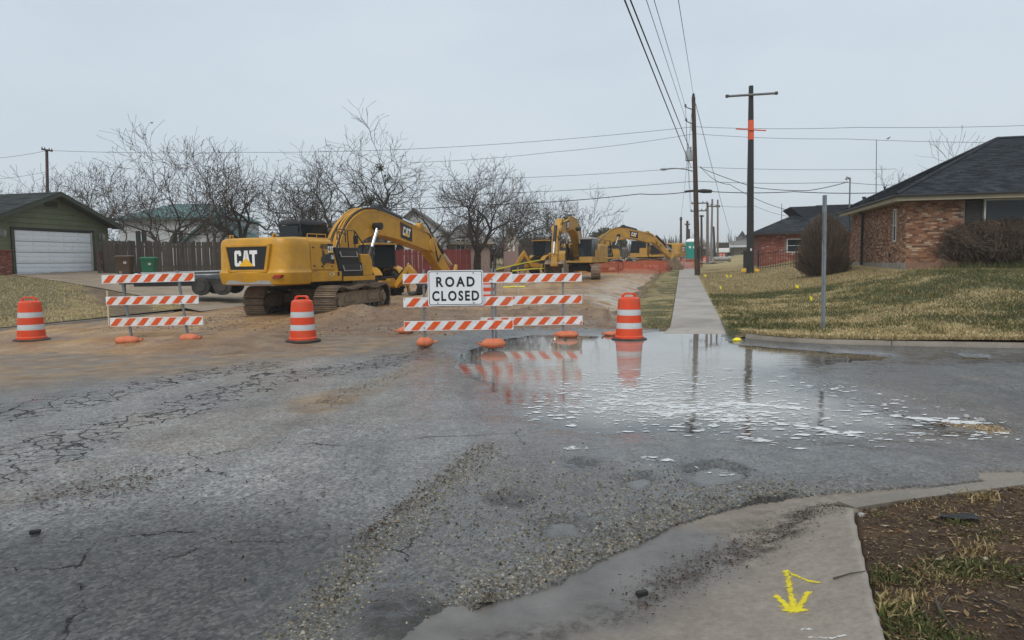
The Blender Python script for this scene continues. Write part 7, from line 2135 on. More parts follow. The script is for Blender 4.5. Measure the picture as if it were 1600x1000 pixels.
mb.loft([[(p.x + r * math.cos(2 * math.pi * k / 9) * (1 + .2 * math.sin(3 * k)), p.y + r * .7 * math.sin(2 * math.pi * k / 9), LZ(p.x, p.y) + .04 + z) for k in range(9)] for r, z in ((.2, 0), (.24, .08), (.16, .2), (.05, .24))])
tag(mb.build('litter_bag', M_DECW, smooth=50), 'small white litter bag on the ground between the two bins', 'bag')
# flatbed trailer loaded with pipes behind the left of the big excavator
p = at(318, 450, 29.5); zt = LZ(p.x, p.y)
tr = thing('flatbed_trailer', 'low black flatbed trailer loaded with junk behind the excavator rear', 'trailer', (p.x, p.y, .55), R(6))
mb = MB(); mb.box((0, 0, .55), (4.6, 1.9, .12)); mb.box((0, -.9, .48), (4.6, .08, .2)); mb.box((0, .9, .48), (4.6, .08, .2)); mb.tube([(-2.3, -.5, .5), (-3.2, 0, .5)], .05, 6); mb.tube([(-2.3, .5, .5), (-3.2, 0, .5)], .05, 6); mb.tube([(-3.0, 0, .5), (-3.0, 0, -.1)], .04, 6); mb.build('bed', M_BLK, tr, bevel=.01)
for x in (.2, 1.0):
    for s in (-1, 1):
        mb = MB(); mb.cyl((x, s * .92, .34), .34, .22, 20, 'y'); w_ = mb.build('wheel', M_RUB, tr, smooth=40); mb = MB(); mb.cyl((x, s * .98, .34), .18, .16, 14, 'y'); mb.build('rim', M_DARK, w_, smooth=40)
mb = MB(); rg = random.Random(8)
pl = thing('pipe_stack', 'grey pipes and boards lying on the black trailer', 'pipes', (p.x, p.y, .55 + .61), R(6))
for i in range(7):
    mb = MB(); y = -.7 + .22 * i; z = .06 + .1 * (i % 3); mb.tube([(-2.4 + rg.uniform(-.2, .2), y, z), (1.9, y + rg.uniform(-.15, .15), z + rg.uniform(-.02, .12))], .05, 8); mb.build('pipe', M_GREYP if i % 2 else M_GALV, pl, smooth=40)
tp = thing('tarpaulin', 'crumpled black tarpaulin on the trailer beside the pipes', 'tarp', (p.x, p.y, .55 + .61), R(6))
xs = np.linspace(-1.2, 2.2, 26); ys = np.linspace(-.95, .3, 14); X, Y = np.meshgrid(xs, ys, indexing='ij')
Zt = .02 + .22 * np.clip(1 - ((X - .5) / 1.7) ** 2, 0, 1) * (1 + .6 * fbm(X * 2, Y * 2, 3, seed=150)) * np.clip(1 - ((Y + .3) / .66) ** 4, 0, 1)
link(bpy.data.objects.new('sheet', grid_mesh('sheet', X, Y, Zt, M_BLK, smooth=False)), tp)
# survey stakes by the left barricade
M_STK = simple('stake_wood', (.55, .43, .27), .8, var=.1)
for px, py, h, nm in ((170, 503, .85, 'pale survey stake at the left end of the leaning barricade'), (272, 462, .95, 'pale survey stake behind the right post of the leaning barricade')):
    q = g(px, py, .2); mb = MB(); mb.loft([[(q.x + a, q.y + b, z) for a, b in ((-.018, -.012), (.018, -.012), (.018, .012), (-.018, .012))] for z in (.1, h + .2)]); tag(mb.build('survey_stake', M_STK), nm, 'stake', 'survey stakes')
# sign post without a sign
YS_ = 15.6; a = at(1286, 512, YS_); zz = float(right_z(np.array([a.x]), np.array([a.y]))[0])
sp = thing('sign_post', 'bare grey metal sign post standing alone on the corner lawn', 'post', (a.x, a.y, zz - .1))
tp_ = at(1288.5, 305, YS_)
mb = MB(); o_ = Vector((a.x, a.y, zz - .1)); e = tp_ - o_
def ushape(c, w): return [(c.x - w, c.y, c.z), (c.x - w, c.y - .012, c.z), (c.x - w * .45, c.y - .012, c.z), (c.x - w * .3, c.y - .035, c.z), (c.x + w * .3, c.y - .035, c.z), (c.x + w * .45, c.y - .012, c.z), (c.x + w, c.y - .012, c.z), (c.x + w, c.y, c.z)]
mb.loft([ushape(Vector((0, 0, 0)), .045), ushape(e, .045)]); mb.build('post_channel', simple('post_steel', (.26, .28, .29), .45, .6, var=.2, scale=6), sp)
mb = MB(); c = e * .78; mb.box((c.x - .015, c.y - .05, c.z), (.05, .02, .62)); mb.build('splice_strip', M_GALV, sp)
# yellow utility flags
M_FLAG = simple('flag_yellow', (.85, .70, .02), .6, var=.06)
flags = [(1124, 462, 'near the pavement edge, lowest of the left ones'), (1242, 461, 'right of the middle of the lawn slope'), (1265, 484, 'closest to the sign post'), (1100, 439, 'at the foot of the lamp pole'), (1134, 440, 'left one of the close pair below the black pole'), (1140, 440, 'right one of the close pair below the black pole'), (1055, 421, 'on the verge left of the pavement'), (1200, 437, 'highest on the lawn, right of the black pole')]
for i, (px, py, nm) in enumerate(flags):
    q = g(px, py, .3)
    for _ in range(6):
        if px == 1055: zq = float(slope(uv(q.x, q.y)[1])) + .12
        else: zq = float(right_z(np.array([q.x]), np.array([q.y]))[0])
        q = g(px, py, min(zq, 1.3))
    fl = thing('marker_flag', 'small yellow utility flag ' + nm, 'flag', (q.x, q.y, q.z), R(random.Random(i).uniform(-40, 40)), 'yellow utility flags in the grass')
    mb = MB(); mb.tube([(0, 0, -.05), (.01, 0, .38)], .0035, 5); mb.build('wire_stem', M_GALV, fl)
    mb = MB(); n = 5; V0 = [(.01 + .11 * i_ / n, .018 * math.sin(i_ * 1.4 + i), .38 - .03 * i_ / n) for i_ in range(n + 1)]; V1 = [(.01 + .11 * i_ / n, .018 * math.sin(i_ * 1.4 + i + .5), .28 - .05 * i_ / n) for i_ in range(n + 1)]
    mb.loft([V0, V1, [(x, y + .003, z) for x, y, z in V1], [(x, y + .003, z) for x, y, z in V0]], False, False); mb.build('flag_sheet', M_FLAG, fl)
q = g(1152, 529, .05)
mb = MB(); rg = random.Random(4); mb.loft([[(q.x + r * math.cos(2 * math.pi * k / 9) * 1.6 * (1 + .3 * math.sin(2.3 * k)), q.y + r * math.sin(2 * math.pi * k / 9), z) for k in range(9)] for r, z in ((.05, .0), (.06, .02), (.035, .06), (.01, .07))]); tag(mb.build('crumpled_flag', M_FLAG, smooth=50), 'crumpled yellow flag lying where the pavement meets the puddle', 'flag')
# portable toilet
p = at(1080.5, 409, 74); 
pt_ = thing('portable_toilet', 'teal portable toilet with a white roof at the end of the pavement', 'portable toilet', (p.x, p.y, p.z), R(-10))
M_TEALP = simple('plastic_teal', (.01, .25, .21), .5, var=.08)
mb = MB(); mb.box((0, 0, .06), (1.15, 1.15, .12)); mb.build('skid', M_DARK, pt_)
mb = MB(); mb.loft([[(a, b, z) for a, b in rrect(-.55, .55, -.55, .55, .08)] for z in (.12, 1.95)])
for s in (-.5, .5): mb.box((s, -.56, 1.02), (.08, .05, 1.8))
mb.build('cabin', M_TEALP, pt_)
mb = MB(); mb.box((0, -.565, 1.0), (.8, .04, 1.65)); d_ = mb.build('door', M_TEALP, pt_, bevel=.02); 
for x in (-.2, .2):
    mb = MB(); mb.box((x, -.59, 1.45), (.2, .02, .22)); mb.build('notice', M_DECW, d_)
mb = MB(); mb.loft([[(a, b, z) for a, b in rrect(-w, w, -w, w, .1)] for z, w in ((1.95, .6), (2.05, .6), (2.25, .4), (2.3, .2))]); mb.build('roof', M_DECW, pt_, smooth=40)
# white pickup far off
p = at(1130, 399.5, 112)
tk = thing('pickup_truck', 'white pickup truck parked far off in front of the flat roofed building', 'truck', (p.x, p.y, p.z), R(72))
M_WP = simple('truck_white', (.72, .73, .74), .3, var=.04)
mb = MB(); mb.prism([(-2.7, .45), (2.6, .45), (2.7, .75), (2.6, 1.0), (1.3, 1.1), (.75, 1.75), (-.7, 1.8), (-.95, 1.1), (-2.7, 1.1)], -.95, .95); mb.build('body', M_WP, tk, bevel=.06)
mb = MB(); mb.prism([(1.15, 1.12), (.72, 1.66), (-.62, 1.68), (-.8, 1.12)], -.96, .96); mb.build('side_window', M_GLASS, tk)
for x in (-1.75, 1.75):
    for s in (-1, 1):
        mb = MB(); mb.cyl((x, s * .85, .38), .4, .26, 16, 'y'); mb.build('wheel', M_RUB, tk, smooth=40)
mb = MB(); mb.box((-1.8, 0, 1.5), (1.6, 1.8, .8)); mb.build('tool_rack', M_DARK, tk)
# far drums, pipes, blue crates
fd = [(1101.5, 411, 92, .95), (1110.5, 411, 96, .85), (1119.5, 410.5, 100, .85), (1126, 403, 118, .9), (1131, 403, 120, .9)]
for i, (px, py, Y, k) in enumerate(fd):
    p = at(px, py, Y); drum('small far orange drum ' + ['first right of the lamp pole', 'second right of the lamp pole', 'beside the grey pipe', 'left one below the white truck', 'right one below the white truck'][i], (p.x, p.y, p.z), 0, k * .9)
p = at(1128, 408.5, 66); mb = MB(); rings = []
root = thing('concrete_pipe', 'short grey pipe section lying right of the far drums', 'pipe', (p.x, p.y, p.z + .22), R(4)); mb.tube([(-.75, 0, 0), (.55, 0, 0), (.56, 0, 0), (.75, 0, 0)], [.2, .2, .26, .26], 16); mb.build('barrel', M_GREYP, root, smooth=40); mb = MB(); mb.cyl((.745, 0, 0), .19, .02, 16, 'x'); mb.build('bore_shade', M_POLEB, root)  # black disc on the closed end paints the shade inside the pipe
M_BLUE = simple('tarp_blue', (.03, .16, .38), .5, var=.15)
for i, (px, py, Y, w) in enumerate(((1106, 414, 58, .9), (1117, 412.5, 60, .8))):
    p = at(px, py, Y); root = thing('blue_sheet', ['dark blue sheet on the ground right of the lamp pole', 'bright blue sheet on the ground below the far drums'][i], 'sheet', (p.x, p.y, p.z)); xs = np.linspace(-w, w, 10); ys = np.linspace(-.5, .5, 8); X, Y_ = np.meshgrid(xs, ys, indexing='ij'); link(bpy.data.objects.new('cloth', grid_mesh('cloth', X, Y_, .12 + .1 * fbm(X * 2, Y_ * 2, 3, seed=160 + i), M_BLUE if i else simple('tarp_navy', (.02, .04, .10), .6))), root)
# drum and trestle behind the sign
p = at(763, 452, 27); drum('orange drum partly hidden behind the right edge of the road closed sign', (p.x, p.y, zs(p.x, p.y) - .02), 0, .9)
# yellow tape in the background
M_TAPE = simple('tape_yellow', (.75, .68, .05), .5, var=.1)
def strip(label, pts, w=.05, name='warning_tape'):
    mb = MB(); P = [Vector(p) for p in pts]
    mb.loft([[p + Vector((0, 0, w)), p, p + Vector((0, .004, 0)), p + Vector((0, .004, w))] for p in P], True, True); tag(mb.build(name, M_TAPE), label, 'tape')
strip('yellow warning tape strung left of the middle excavator', [at(775, 422, 44), at(800, 416, 45), at(822, 411, 46), at(845, 407, 47)], .07)
strip('yellow tape lying behind the striped rails', [at(800, 424, 40), at(830, 421, 41), at(852, 420, 42)], .06)
p = g(805, 455, .25); mb = MB(); mb.tube([(p.x - .6, p.y, zs(p.x - .6, p.y) + .03), (p.x, p.y + .1, zs(p.x, p.y + .1) + .04), (p.x + .5, p.y, zs(p.x + .5, p.y) + .03)], .04, 6); tag(mb.build('yellow_hose', M_TAPE), 'short yellow hose lying on the dirt behind the barricades', 'hose')
# a small sawhorse in the dirt
p = at(797, 447, 31); zq = zs(p.x, p.y); tr_ = thing('sawhorse', 'small pale trestle standing in the dirt behind the sign barricade', 'trestle', (p.x, p.y, zq)); 
for sx in (-.35, .35):
    for sy in (-1, 1):
        mb = MB(); mb.tube([(sx, sy * .22, 0), (sx, 0, .55)], .02, 5); mb.build('leg', M_GREYP, tr_)
mb = MB(); mb.tube([(-.45, 0, .55), (.45, 0, .55)], .028, 6); mb.build('beam', M_GREYP, tr_)
# bird on a wire
p = at(1388, 218.3, 51.6); mb = MB(); bd = thing('bird', 'tiny dark bird sitting on a wire above the brick roof', 'bird', p)
mb.loft([[(x, r * math.cos(a), .09 + z + r * math.sin(a)) for a in [i * math.pi / 4 for i in range(8)]] for x, r, z in ((-.16, .008, -.05), (-.08, .03, -.02), (0, .05, .0), (.06, .045, .04), (.09, .03, .07), (.12, .028, .085), (.15, .006, .08))]); mb.build('body', M_POLEB, bd, smooth=60)

# ---- yellow sprayed arrow on the ramp: a thin coat of paint following the concrete
def cz1(x, y): return float(conc_z(np.array([x]), np.array([y]))[0])
def onramp(pts):
    L = []
    for px_, py_ in pts:
        q_ = g(px_, py_, .05)
        for _ in range(5): q_ = g(px_, py_, min(.14, cz1(q_.x, q_.y)))
        L.append((q_.x, q_.y))
    return L
def paint_mat(name, lo, hi):
    t = NT(name)
    f = t.math('ADD', t.attr('dens'), t.math('MULTIPLY', t.math('SUBTRACT', t.math('ADD', t.math('MULTIPLY', t.noise(38, 6, .75), .6), t.math('MULTIPLY', t.noise(120, 3, .7), .4)), .5), 3.4))
    t.link(t.ramp(f, [(.36, 0.0), (.62, .92)]), t.b.inputs['Alpha'])
    return t.done(t.ramp(t.noise(25, 4, .7), [(.3, lo), (.7, hi)]), .65, spec=.3)
def sprayed(name, strokes, mat, label):
    P = [p for st in strokes for p in onramp(st[0])]
    x0, x1 = min(p[0] for p in P) - .12, max(p[0] for p in P) + .12; y0, y1 = min(p[1] for p in P) - .12, max(p[1] for p in P) + .12
    X, Y = np.meshgrid(np.linspace(x0, x1, 110), np.linspace(y0, y1, 110), indexing='ij')
    dn = np.zeros_like(X)
    for pts, w, amp in strokes:
        dd_ = sdf_line(X, Y, onramp(pts))
        dn = np.maximum(dn, amp * np.exp(-(dd_ / w) ** 2)) + .07 * np.exp(-(dd_ / (w * 3.2)) ** 2)
    o = link(bpy.data.objects.new(name, grid_mesh(name, X, Y, conc_z(X, Y) + .003, mat, dict(dens=np.clip(dn, 0, 1)), dn > .03)))
    tag(o, label, 'marking', kind='structure')
sprayed('arrow_marking', [([(1228, 893), (1232, 910), (1238, 938), (1241, 952)], .017, .60), ([(1228, 893), (1245, 901), (1262, 908), (1279, 911)], .010, .56), ([(1266, 909), (1278, 911)], .013, .62), ([(1213, 932), (1226, 945), (1236, 956)], .017, .78), ([(1262, 927), (1252, 944), (1246, 956)], .017, .78), ([(1228, 953), (1255, 954)], .02, .85)], paint_mat('spray_paint', (.62, .48, .02), (.82, .68, .02)), 'yellow sprayed arrow with a crooked tail on the concrete ramp')
sprayed('paint_splash', [([(1255, 983), (1268, 984)], .012, .5), ([(1262, 996), (1300, 998), (1322, 993)], .007, .55)], paint_mat('white_paint', (.6, .6, .58), (.75, .75, .73)), 'white paint splashes at the near edge of the concrete ramp')

# ================================================================== GRASS, LITTER, STONES
def scatter_mesh(name, P, size, kind_, mat, seed, label, cat, parent=None, tilt=.6, wide=(.12, .35)):
    """kind_ 'blade': upright bent triangles; 'chip': flat-lying slivers; 'stone': small octahedra"""
    rg = np.random.default_rng(seed); n = len(P); P = np.asarray(P, float); size = np.asarray(size, float)
    th = rg.uniform(0, 2 * np.pi, n)
    if kind_ == 'blade':
        h = size * rg.uniform(.6, 1.3, n); w = np.minimum(.007, .0035 + h * .03); lean = rg.normal(0, tilt, (n, 2)) * h[:, None]
        dx, dy = np.cos(th) * w, np.sin(th) * w
        a = P + np.stack([-dx, -dy, 0 * dx], 1); b = P + np.stack([dx, dy, 0 * dx], 1); c = P + np.stack([lean[:, 0], lean[:, 1], h], 1)
        m = P + np.stack([lean[:, 0] * .35, lean[:, 1] * .35, h * .6], 1); m1 = m - np.stack([dx, dy, 0 * dx], 1) * .8; m2 = m + np.stack([dx, dy, 0 * dx], 1) * .8
        V = np.stack([a, b, m2, m1, c], 1).reshape(-1, 3); i = np.arange(n) * 5
        F_ = np.concatenate([np.stack([i, i + 1, i + 2], 1), np.stack([i, i + 2, i + 3], 1), np.stack([i + 3, i + 2, i + 4], 1)])
    elif kind_ == 'chip':
        L = size * rg.uniform(.6, 1.4, n); w = L * rg.uniform(wide[0], wide[1], n); up_ = rg.normal(0, .18, n) * L
        ux, uy = np.cos(th), np.sin(th); z = rg.uniform(.002, .012, n)
        p0 = P + np.stack([-ux * L, -uy * L, z - up_], 1); p2 = P + np.stack([ux * L, uy * L, z + np.abs(up_)], 1)
        p1 = P + np.stack([-uy * w, ux * w, z + .004], 1); p3 = P + np.stack([uy * w, -ux * w, z + .002], 1)
        V = np.stack([p0, p1, p2, p3], 1).reshape(-1, 3); i = np.arange(n) * 4
        F_ = np.concatenate([np.stack([i, i + 1, i + 2], 1), np.stack([i, i + 2, i + 3], 1)])
    else:
        s = size; d = rg.uniform(.6, 1.25, (n, 6)); ux, uy = np.cos(th), np.sin(th); O = np.zeros(n)
        q = [P + np.stack([ux * s * d[:, 0], uy * s * d[:, 0], O], 1), P + np.stack([-uy * s * d[:, 1], ux * s * d[:, 1], O], 1), P + np.stack([-ux * s * d[:, 2], -uy * s * d[:, 2], O], 1), P + np.stack([uy * s * d[:, 3], -ux * s * d[:, 3], O], 1), P + np.stack([O, O, s * .75 * d[:, 4]], 1), P - np.stack([O, O, s * .5], 1)]
        V = np.stack(q, 1).reshape(-1, 3); i = np.arange(n) * 6
        F_ = np.concatenate([np.stack([i + a, i + b, i + 4], 1) for a, b in ((0, 1), (1, 2), (2, 3), (3, 0))])
    me = fast_mesh(name, V, F_, mat, False)
    o = link(bpy.data.objects.new(name, me), parent)
    tag(o, label, cat, kind='stuff')
    return o
def isl(name, stops, rough=.9):
    t = NT(name); return t.done(t.ramp(t.island(), stops), rough, spec=.2)
M_GRASSM = isl('grass_blades_mixed', [(0, (.17, .12, .05)), (.3, (.34, .26, .12)), (.55, (.44, .36, .19)), (.62, (.045, .060, .015)), (.85, (.10, .115, .032)), (1, (.07, .095, .025))])
M_GRASSG = isl('grass_blades_green', [(0, (.030, .040, .012)), (.5, (.070, .082, .026)), (.8, (.11, .12, .042)), (1, (.30, .24, .12))])
M_GRASSD = isl('grass_blades_dry', [(0, (.24, .17, .07)), (.5, (.50, .385, .19)), (1, (.68, .57, .35))])
M_CHIP = isl('wood_chips', [(0, (.035, .020, .011)), (.35, (.095, .055, .028)), (.7, (.17, .10, .05)), (.9, (.27, .185, .10)), (1, (.46, .37, .25))])
M_LITTER = isl('leaf_litter', [(0, (.018, .010, .007)), (.6, (.055, .028, .018)), (.9, (.12, .065, .035)), (1, (.30, .22, .13))])
M_STONE_S = isl('loose_stones', [(0, (.035, .031, .026)), (.4, (.10, .086, .06)), (.75, (.19, .16, .11)), (1, (.36, .33, .27))])
M_CLOD = isl('dirt_clods', [(0, (.07, .042, .026)), (.6, (.15, .098, .06)), (1, (.26, .19, .13))])
rg = np.random.default_rng(21)
# lawn right: denser near the kerb, where single blades can be seen
def lawn_blades(n, u0, u1, v0, v1, pw):
    u = rg.uniform(u0, u1, n); f = rg.random(n) ** pw; vk = np.maximum(v0, kerb_v(u) + .03); v = vk + f * (v1 - vk)
    x, y = xy(u, v); return x, y, u, v
x, y, u, v = lawn_blades(150000, 1.0, 14.5, 14, 30, 1.35)
gm = .8 * fbm(x * .35, y * .35, 4, seed=103) + .9 * fbm(x * 1.1, y * 1.1, 4, seed=104) + .3 * sstep(18, 23, v) - .55 * sstep(17.2, 15.2, v)
z = right_z(x, y)
sel = gm + rg.normal(0, .26, len(gm)) > .06
scatter_mesh('grass', np.stack([x, y, z], 1)[sel], np.full(sel.sum(), .055), 'blade', M_GRASSG, 1, 'short green winter grass in patches on the corner lawn', 'grass')
scatter_mesh('grass', np.stack([x, y, z], 1)[~sel], np.full((~sel).sum(), .05), 'blade', M_GRASSD, 2, 'short straw coloured grass on the corner lawn', 'grass', tilt=.9)
u = rg.uniform(1.2, 9, 5200); v = kerb_v(u) + np.abs(rg.normal(0, .10, 5200)) + .0; x, y = xy(u, v)
scatter_mesh('grass', np.stack([x, y, right_z(x, y)], 1), np.full(5200, .085), 'blade', M_GRASSD, 3, 'dry grass fringe hanging over the far kerb', 'grass', tilt=.8)
# coarser clumps and bare leaf bits break the carpet
cl_u = rg.uniform(1.2, 14, 620); cl_f = rg.random(620) ** 1.2; cl_v = kerb_v(cl_u) + .15 + cl_f * 12
nn = 34; u = np.repeat(cl_u, nn) + rg.normal(0, .10, 620 * nn); v = np.repeat(cl_v, nn) + rg.normal(0, .10, 620 * nn); v = np.maximum(v, kerb_v(u) + .03); x, y = xy(u, v); hs = np.repeat(rg.uniform(.05, .13, 620), nn)
scatter_mesh('grass_clumps', np.stack([x, y, right_z(x, y) - .01], 1), hs, 'blade', M_GRASSM, 14, 'coarse tussocks standing proud of the corner lawn', 'grass', tilt=.7)
u = rg.uniform(1.1, 13, 2600); v = kerb_v(u) + .1 + rg.random(2600) * 10; x, y = xy(u, v)
scatter_mesh('fallen_leaves', np.stack([x, y, right_z(x, y) + .03], 1), rg.uniform(.015, .05, 2600), 'chip', M_LITTER, 15, 'brown leaf bits lying in the corner lawn', 'leaves', wide=(.3, .6))
u = rg.uniform(1.02, 14, 42000); v = 29.5 + rg.random(42000) ** 1.3 * 26; kk = ~((u > 7.8) & (v > 30.2)); u, v = u[kk], v[kk]; x, y = xy(u, v)
scatter_mesh('grass', np.stack([x, y, right_z(x, y)], 1), np.full(len(u), .075), 'blade', isl('grass_far', [(0, (.14, .10, .045)), (.45, (.30, .22, .10)), (.75, (.46, .36, .19)), (.8, (.06, .07, .02)), (1, (.10, .10, .035))]), 16, 'dry grass on the slope around the black pole and the iron fence', 'grass', tilt=.8)
# weeds at the house foot
u = rg.normal(11.2, .9, 1800); v = 30.1 + rg.normal(0, .25, 1800); x, y = xy(u, v)
scatter_mesh('weeds', np.stack([x, y, right_z(x, y)], 1), rg.uniform(.12, .32, 1800), 'blade', M_GRASSG, 4, 'green weeds at the foot of the brick wall under the hedge', 'weeds')
# verge grass
u = -.3 - 1.35 * rg.random(15000) ** 1.3; v = 18.2 + rg.random(15000) ** 1.6 * 40; x, y = xy(u, v); kk = fbm(x, y, 3, seed=107) > -.25; u, v, x, y = u[kk], v[kk], x[kk], y[kk]
scatter_mesh('grass', np.stack([x, y, slope(v) + .12 * sstep(17.4, 20, v) - .03], 1), np.full(len(u), .055), 'blade', M_GRASSM, 5, 'green grass on the narrow verge left of the pavement', 'grass')
# left lawn
u = -17.6 - rg.random(60000) ** 1.2 * 13; v = rg.uniform(13, 29, 60000); x, y = xy(u, v); kb = sdf_line(x, y, G([(-60, 436), (60, 440), (144, 452), (214, 465), (338, 488)], .7)) + 0.5 * fbm(x * .7, y * .7, 4, seed=111) > .75; u, v, x, y = u[kb], v[kb], x[kb], y[kb]
scatter_mesh('grass', np.stack([x, y, left_z(x, y)], 1), np.full(len(u), .05), 'blade', M_GRASSD, 6, 'short dry grass on the lawn left of the driveway', 'grass', tilt=.9)
# soil corner near us
def soil_pts(n, seed):
    q = np.random.default_rng(seed); x = q.uniform(1.2, 6.5, n * 3); y = q.uniform(1.6, 5.6, n * 3)
    k = sdf_poly(x, y, SOILP) > .015; x, y = x[k][:n], y[k][:n]; return np.stack([x, y, soil_z(x, y)], 1)
M_GRASSN = isl('grass_blades_near_dry', [(0, (.13, .09, .04)), (.6, (.28, .205, .10)), (1, (.42, .33, .18))])
P = soil_pts(46000, 31); scatter_mesh('mulch', P, rg.uniform(.004, .016, len(P)) * (1 + 1.6 * (rg.random(len(P)) > .97)), 'chip', M_CHIP, 7, 'brown mulch and bark bits covering the near corner bed', 'mulch')
P = soil_pts(3400, 32); scatter_mesh('straw', P, rg.uniform(.010, .03, len(P)), 'chip', isl('straw', [(0, (.16, .11, .055)), (.7, (.34, .255, .14)), (1, (.50, .41, .26))]), 8, 'loose straw and dead stalks on the near corner bed', 'straw', wide=(.05, .13))
def tuft(cx, cy, n, r, h, mat, seed, label):
    r = r * 1.25
    q = np.random.default_rng(seed); c = g(cx, cy, .13); x = c.x + q.normal(0, r, n); y = c.y + q.normal(0, r * .8, n); n_ = int(n * .95); x, y = x[:n_], y[:n_]; k = sdf_poly(x, y, SOILP) > .0; x, y = x[k], y[k]
    scatter_mesh('grass_tuft', np.stack([x, y, soil_z(x, y) - .005], 1), q.uniform(.4, 1.0, len(x)) * h * .72, 'blade', mat, seed, label, 'grass', tilt=.55)
for i, (cx, cy, n, r, h, m, lb) in enumerate(((1495, 885, 420, .07, .06, M_GRASSG, 'green grass tuft in the middle of the near corner bed'), (1395, 895, 300, .06, .055, M_GRASSG, 'small green tuft close to the flare of the ramp'), (1580, 895, 380, .08, .05, M_GRASSG, 'green tuft at the right edge of the near bed'), (1378, 945, 420, .05, .085, M_GRASSM, 'yellowed grass tuft hugging the ramp edge'),
        (1415, 965, 420, .07, .06, M_GRASSG, 'low green tuft near the bottom of the bed'), (1465, 895, 260, .07, .05, M_GRASSN, 'dry tuft left of the green middle tuft'), (1525, 860, 220, .05, .07, M_GRASSN, 'dry tuft above the green middle tuft'), (1530, 775, 120, .05, .09, M_GRASSN, 'thin dry stalks near the far kerb of the bed'), (1455, 785, 240, .10, .04, M_GRASSN, 'straw coloured tuft behind the near kerb'), (1500, 815, 120, .04, .045, M_GRASSG, 'tiny green tuft beside the dark rag'),
        (1440, 1000, 420, .08, .05, M_GRASSG, 'green tuft at the bottom edge of the picture'), (1495, 995, 260, .06, .05, M_GRASSG, 'second green tuft at the bottom edge, farther right'), (1550, 835, 220, .08, .04, M_GRASSG, 'sparse green tuft right of the dry one'), (1420, 925, 200, .06, .05, M_GRASSN, 'dry wisps between the two left tufts'), (1375, 800, 60, .03, .03, M_GRASSG, 'tiny green shoots behind the near kerb corner'))):
    tuft(cx, cy, n, r, h, m, 200 + i, lb)
# twigs, rag and stones on the bed
def twig(label, pts, r, z=.15):
    mb = MB(); P = []
    for px, py in pts:
        q = g(px, py, z); zz = max(float(soil_z(np.array([q.x]), np.array([q.y]))[0]), cz1(q.x, q.y)) + r; P.append((q.x, q.y, zz + .006))
    mb.tube(P, [r * (1 - .5 * i / (len(P) - 1)) for i in range(len(P))], 5); tag(mb.build('twig', M_BARK, smooth=60), label, 'twig')
twig('forked dark twig lying in the bed near the bottom', [(1462, 928), (1470, 945), (1480, 958), (1492, 972)], .006)
twig('short pale twig leaning right above the forked one', [(1482, 922), (1474, 932), (1466, 942)], .004)
twig('thin twig across the edge of the concrete flare', [(1302, 905), (1330, 903), (1352, 904)], .005, .1)
twig('long twig at the right edge of the bed', [(1550, 932), (1575, 944), (1600, 960)], .006)
twig('bent grey twig lying beside the dark rag', [(1510, 826), (1528, 828), (1532, 838)], .005)
twig('straight brown twig in the middle of the bed', [(1462, 856), (1485, 850), (1505, 847)], .006)
p = g(1500, 806, .14); mb = MB(); rg2 = random.Random(6)
xs = np.linspace(-.10, .10, 14); ys = np.linspace(-.05, .05, 8); X, Y = np.meshgrid(xs, ys, indexing='ij'); rt_ = thing('rag', 'dark crumpled rag lying on the near corner bed', 'rag', (p.x, p.y, float(soil_z(np.array([p.x]), np.array([p.y]))[0])), R(-10)); link(bpy.data.objects.new('cloth', grid_mesh('cloth', X, Y, .018 + .016 * fbm(X * 22, Y * 22, 3, seed=180), M_POLEB)), rt_)
def stone(label, px, py, r, z, seed, zf):
    q = g(px, py, z); mb = MB(); rg3 = random.Random(seed); rings = []
    for k, (f, h) in enumerate(((.5, -.3), (.95, 0), (.9, .4), (.5, .75), (.1, .85))): rings.append([(q.x + r * f * math.cos(2 * math.pi * j / 9) * (1 + .15 * math.sin(j * 2.1 + seed)), q.y + r * f * math.sin(2 * math.pi * j / 9), zf(q) + r * h) for j in range(9)])
    mb.loft(rings); tag(mb.build('stone', M_GREYP if seed % 2 else M_CREAM, smooth=50), label, 'stone')
sf = lambda q: float(soil_z(np.array([q.x]), np.array([q.y]))[0])
stone('round pale stone at the tip of the near bed', 1346, 801, .024, .13, 1, sf); stone('small white stone right of the green middle tuft', 1540, 870, .012, .13, 2, sf); stone('small white stone left of the green middle tuft', 1459, 882, .011, .13, 4, sf)
stone('small grey stone on the asphalt at the spring', 1510, 650, .035, .03, 3, lambda q: .02); stone('second grey stone on the asphalt at the spring', 1533, 656, .04, .03, 5, lambda q: .02)
# loose stones of the chip seal, along gutter and seam
def road_pts(px_list, w, n, seed):
    q = np.random.default_rng(seed); L = np.array(G(px_list)); k = q.random(n) * (len(L) - 1); a = np.minimum(k.astype(int), len(L) - 2); f = (k - a)[:, None]
    P = L[a] * (1 - f) + L[a + 1] * f + q.normal(0, w, (n, 2)); x, y = P[:, 0], P[:, 1]
    z = asphalt_z(x, y); s = sdf_poly(x, y, CONC); k_ = s < -.01
    return np.stack([x, y, z], 1)[k_]
P = np.concatenate([road_pts([(700, 975), (800, 925), (930, 870), (1080, 805), (1240, 770)], .13, 6500, 41), road_pts([(470, 1010), (560, 890), (680, 778), (765, 700)], .09, 4200, 42), road_pts([(760, 900), (900, 820), (1020, 770), (1150, 760)], .36, 4200, 43), road_pts([(700, 860), (790, 740)], .3, 1600, 45)])
scatter_mesh('loose_gravel', P, np.clip(rg.lognormal(-5.35, .5, len(P)), .002, .016), 'stone', M_STONE_S, 9, 'loose tan gravel along the broken road edge and seam', 'gravel')
P = road_pts([(1480, 664), (1550, 672), (1556, 680)], .075, 420, 44); P[:, 2] = np.maximum(P[:, 2], .004) + .004
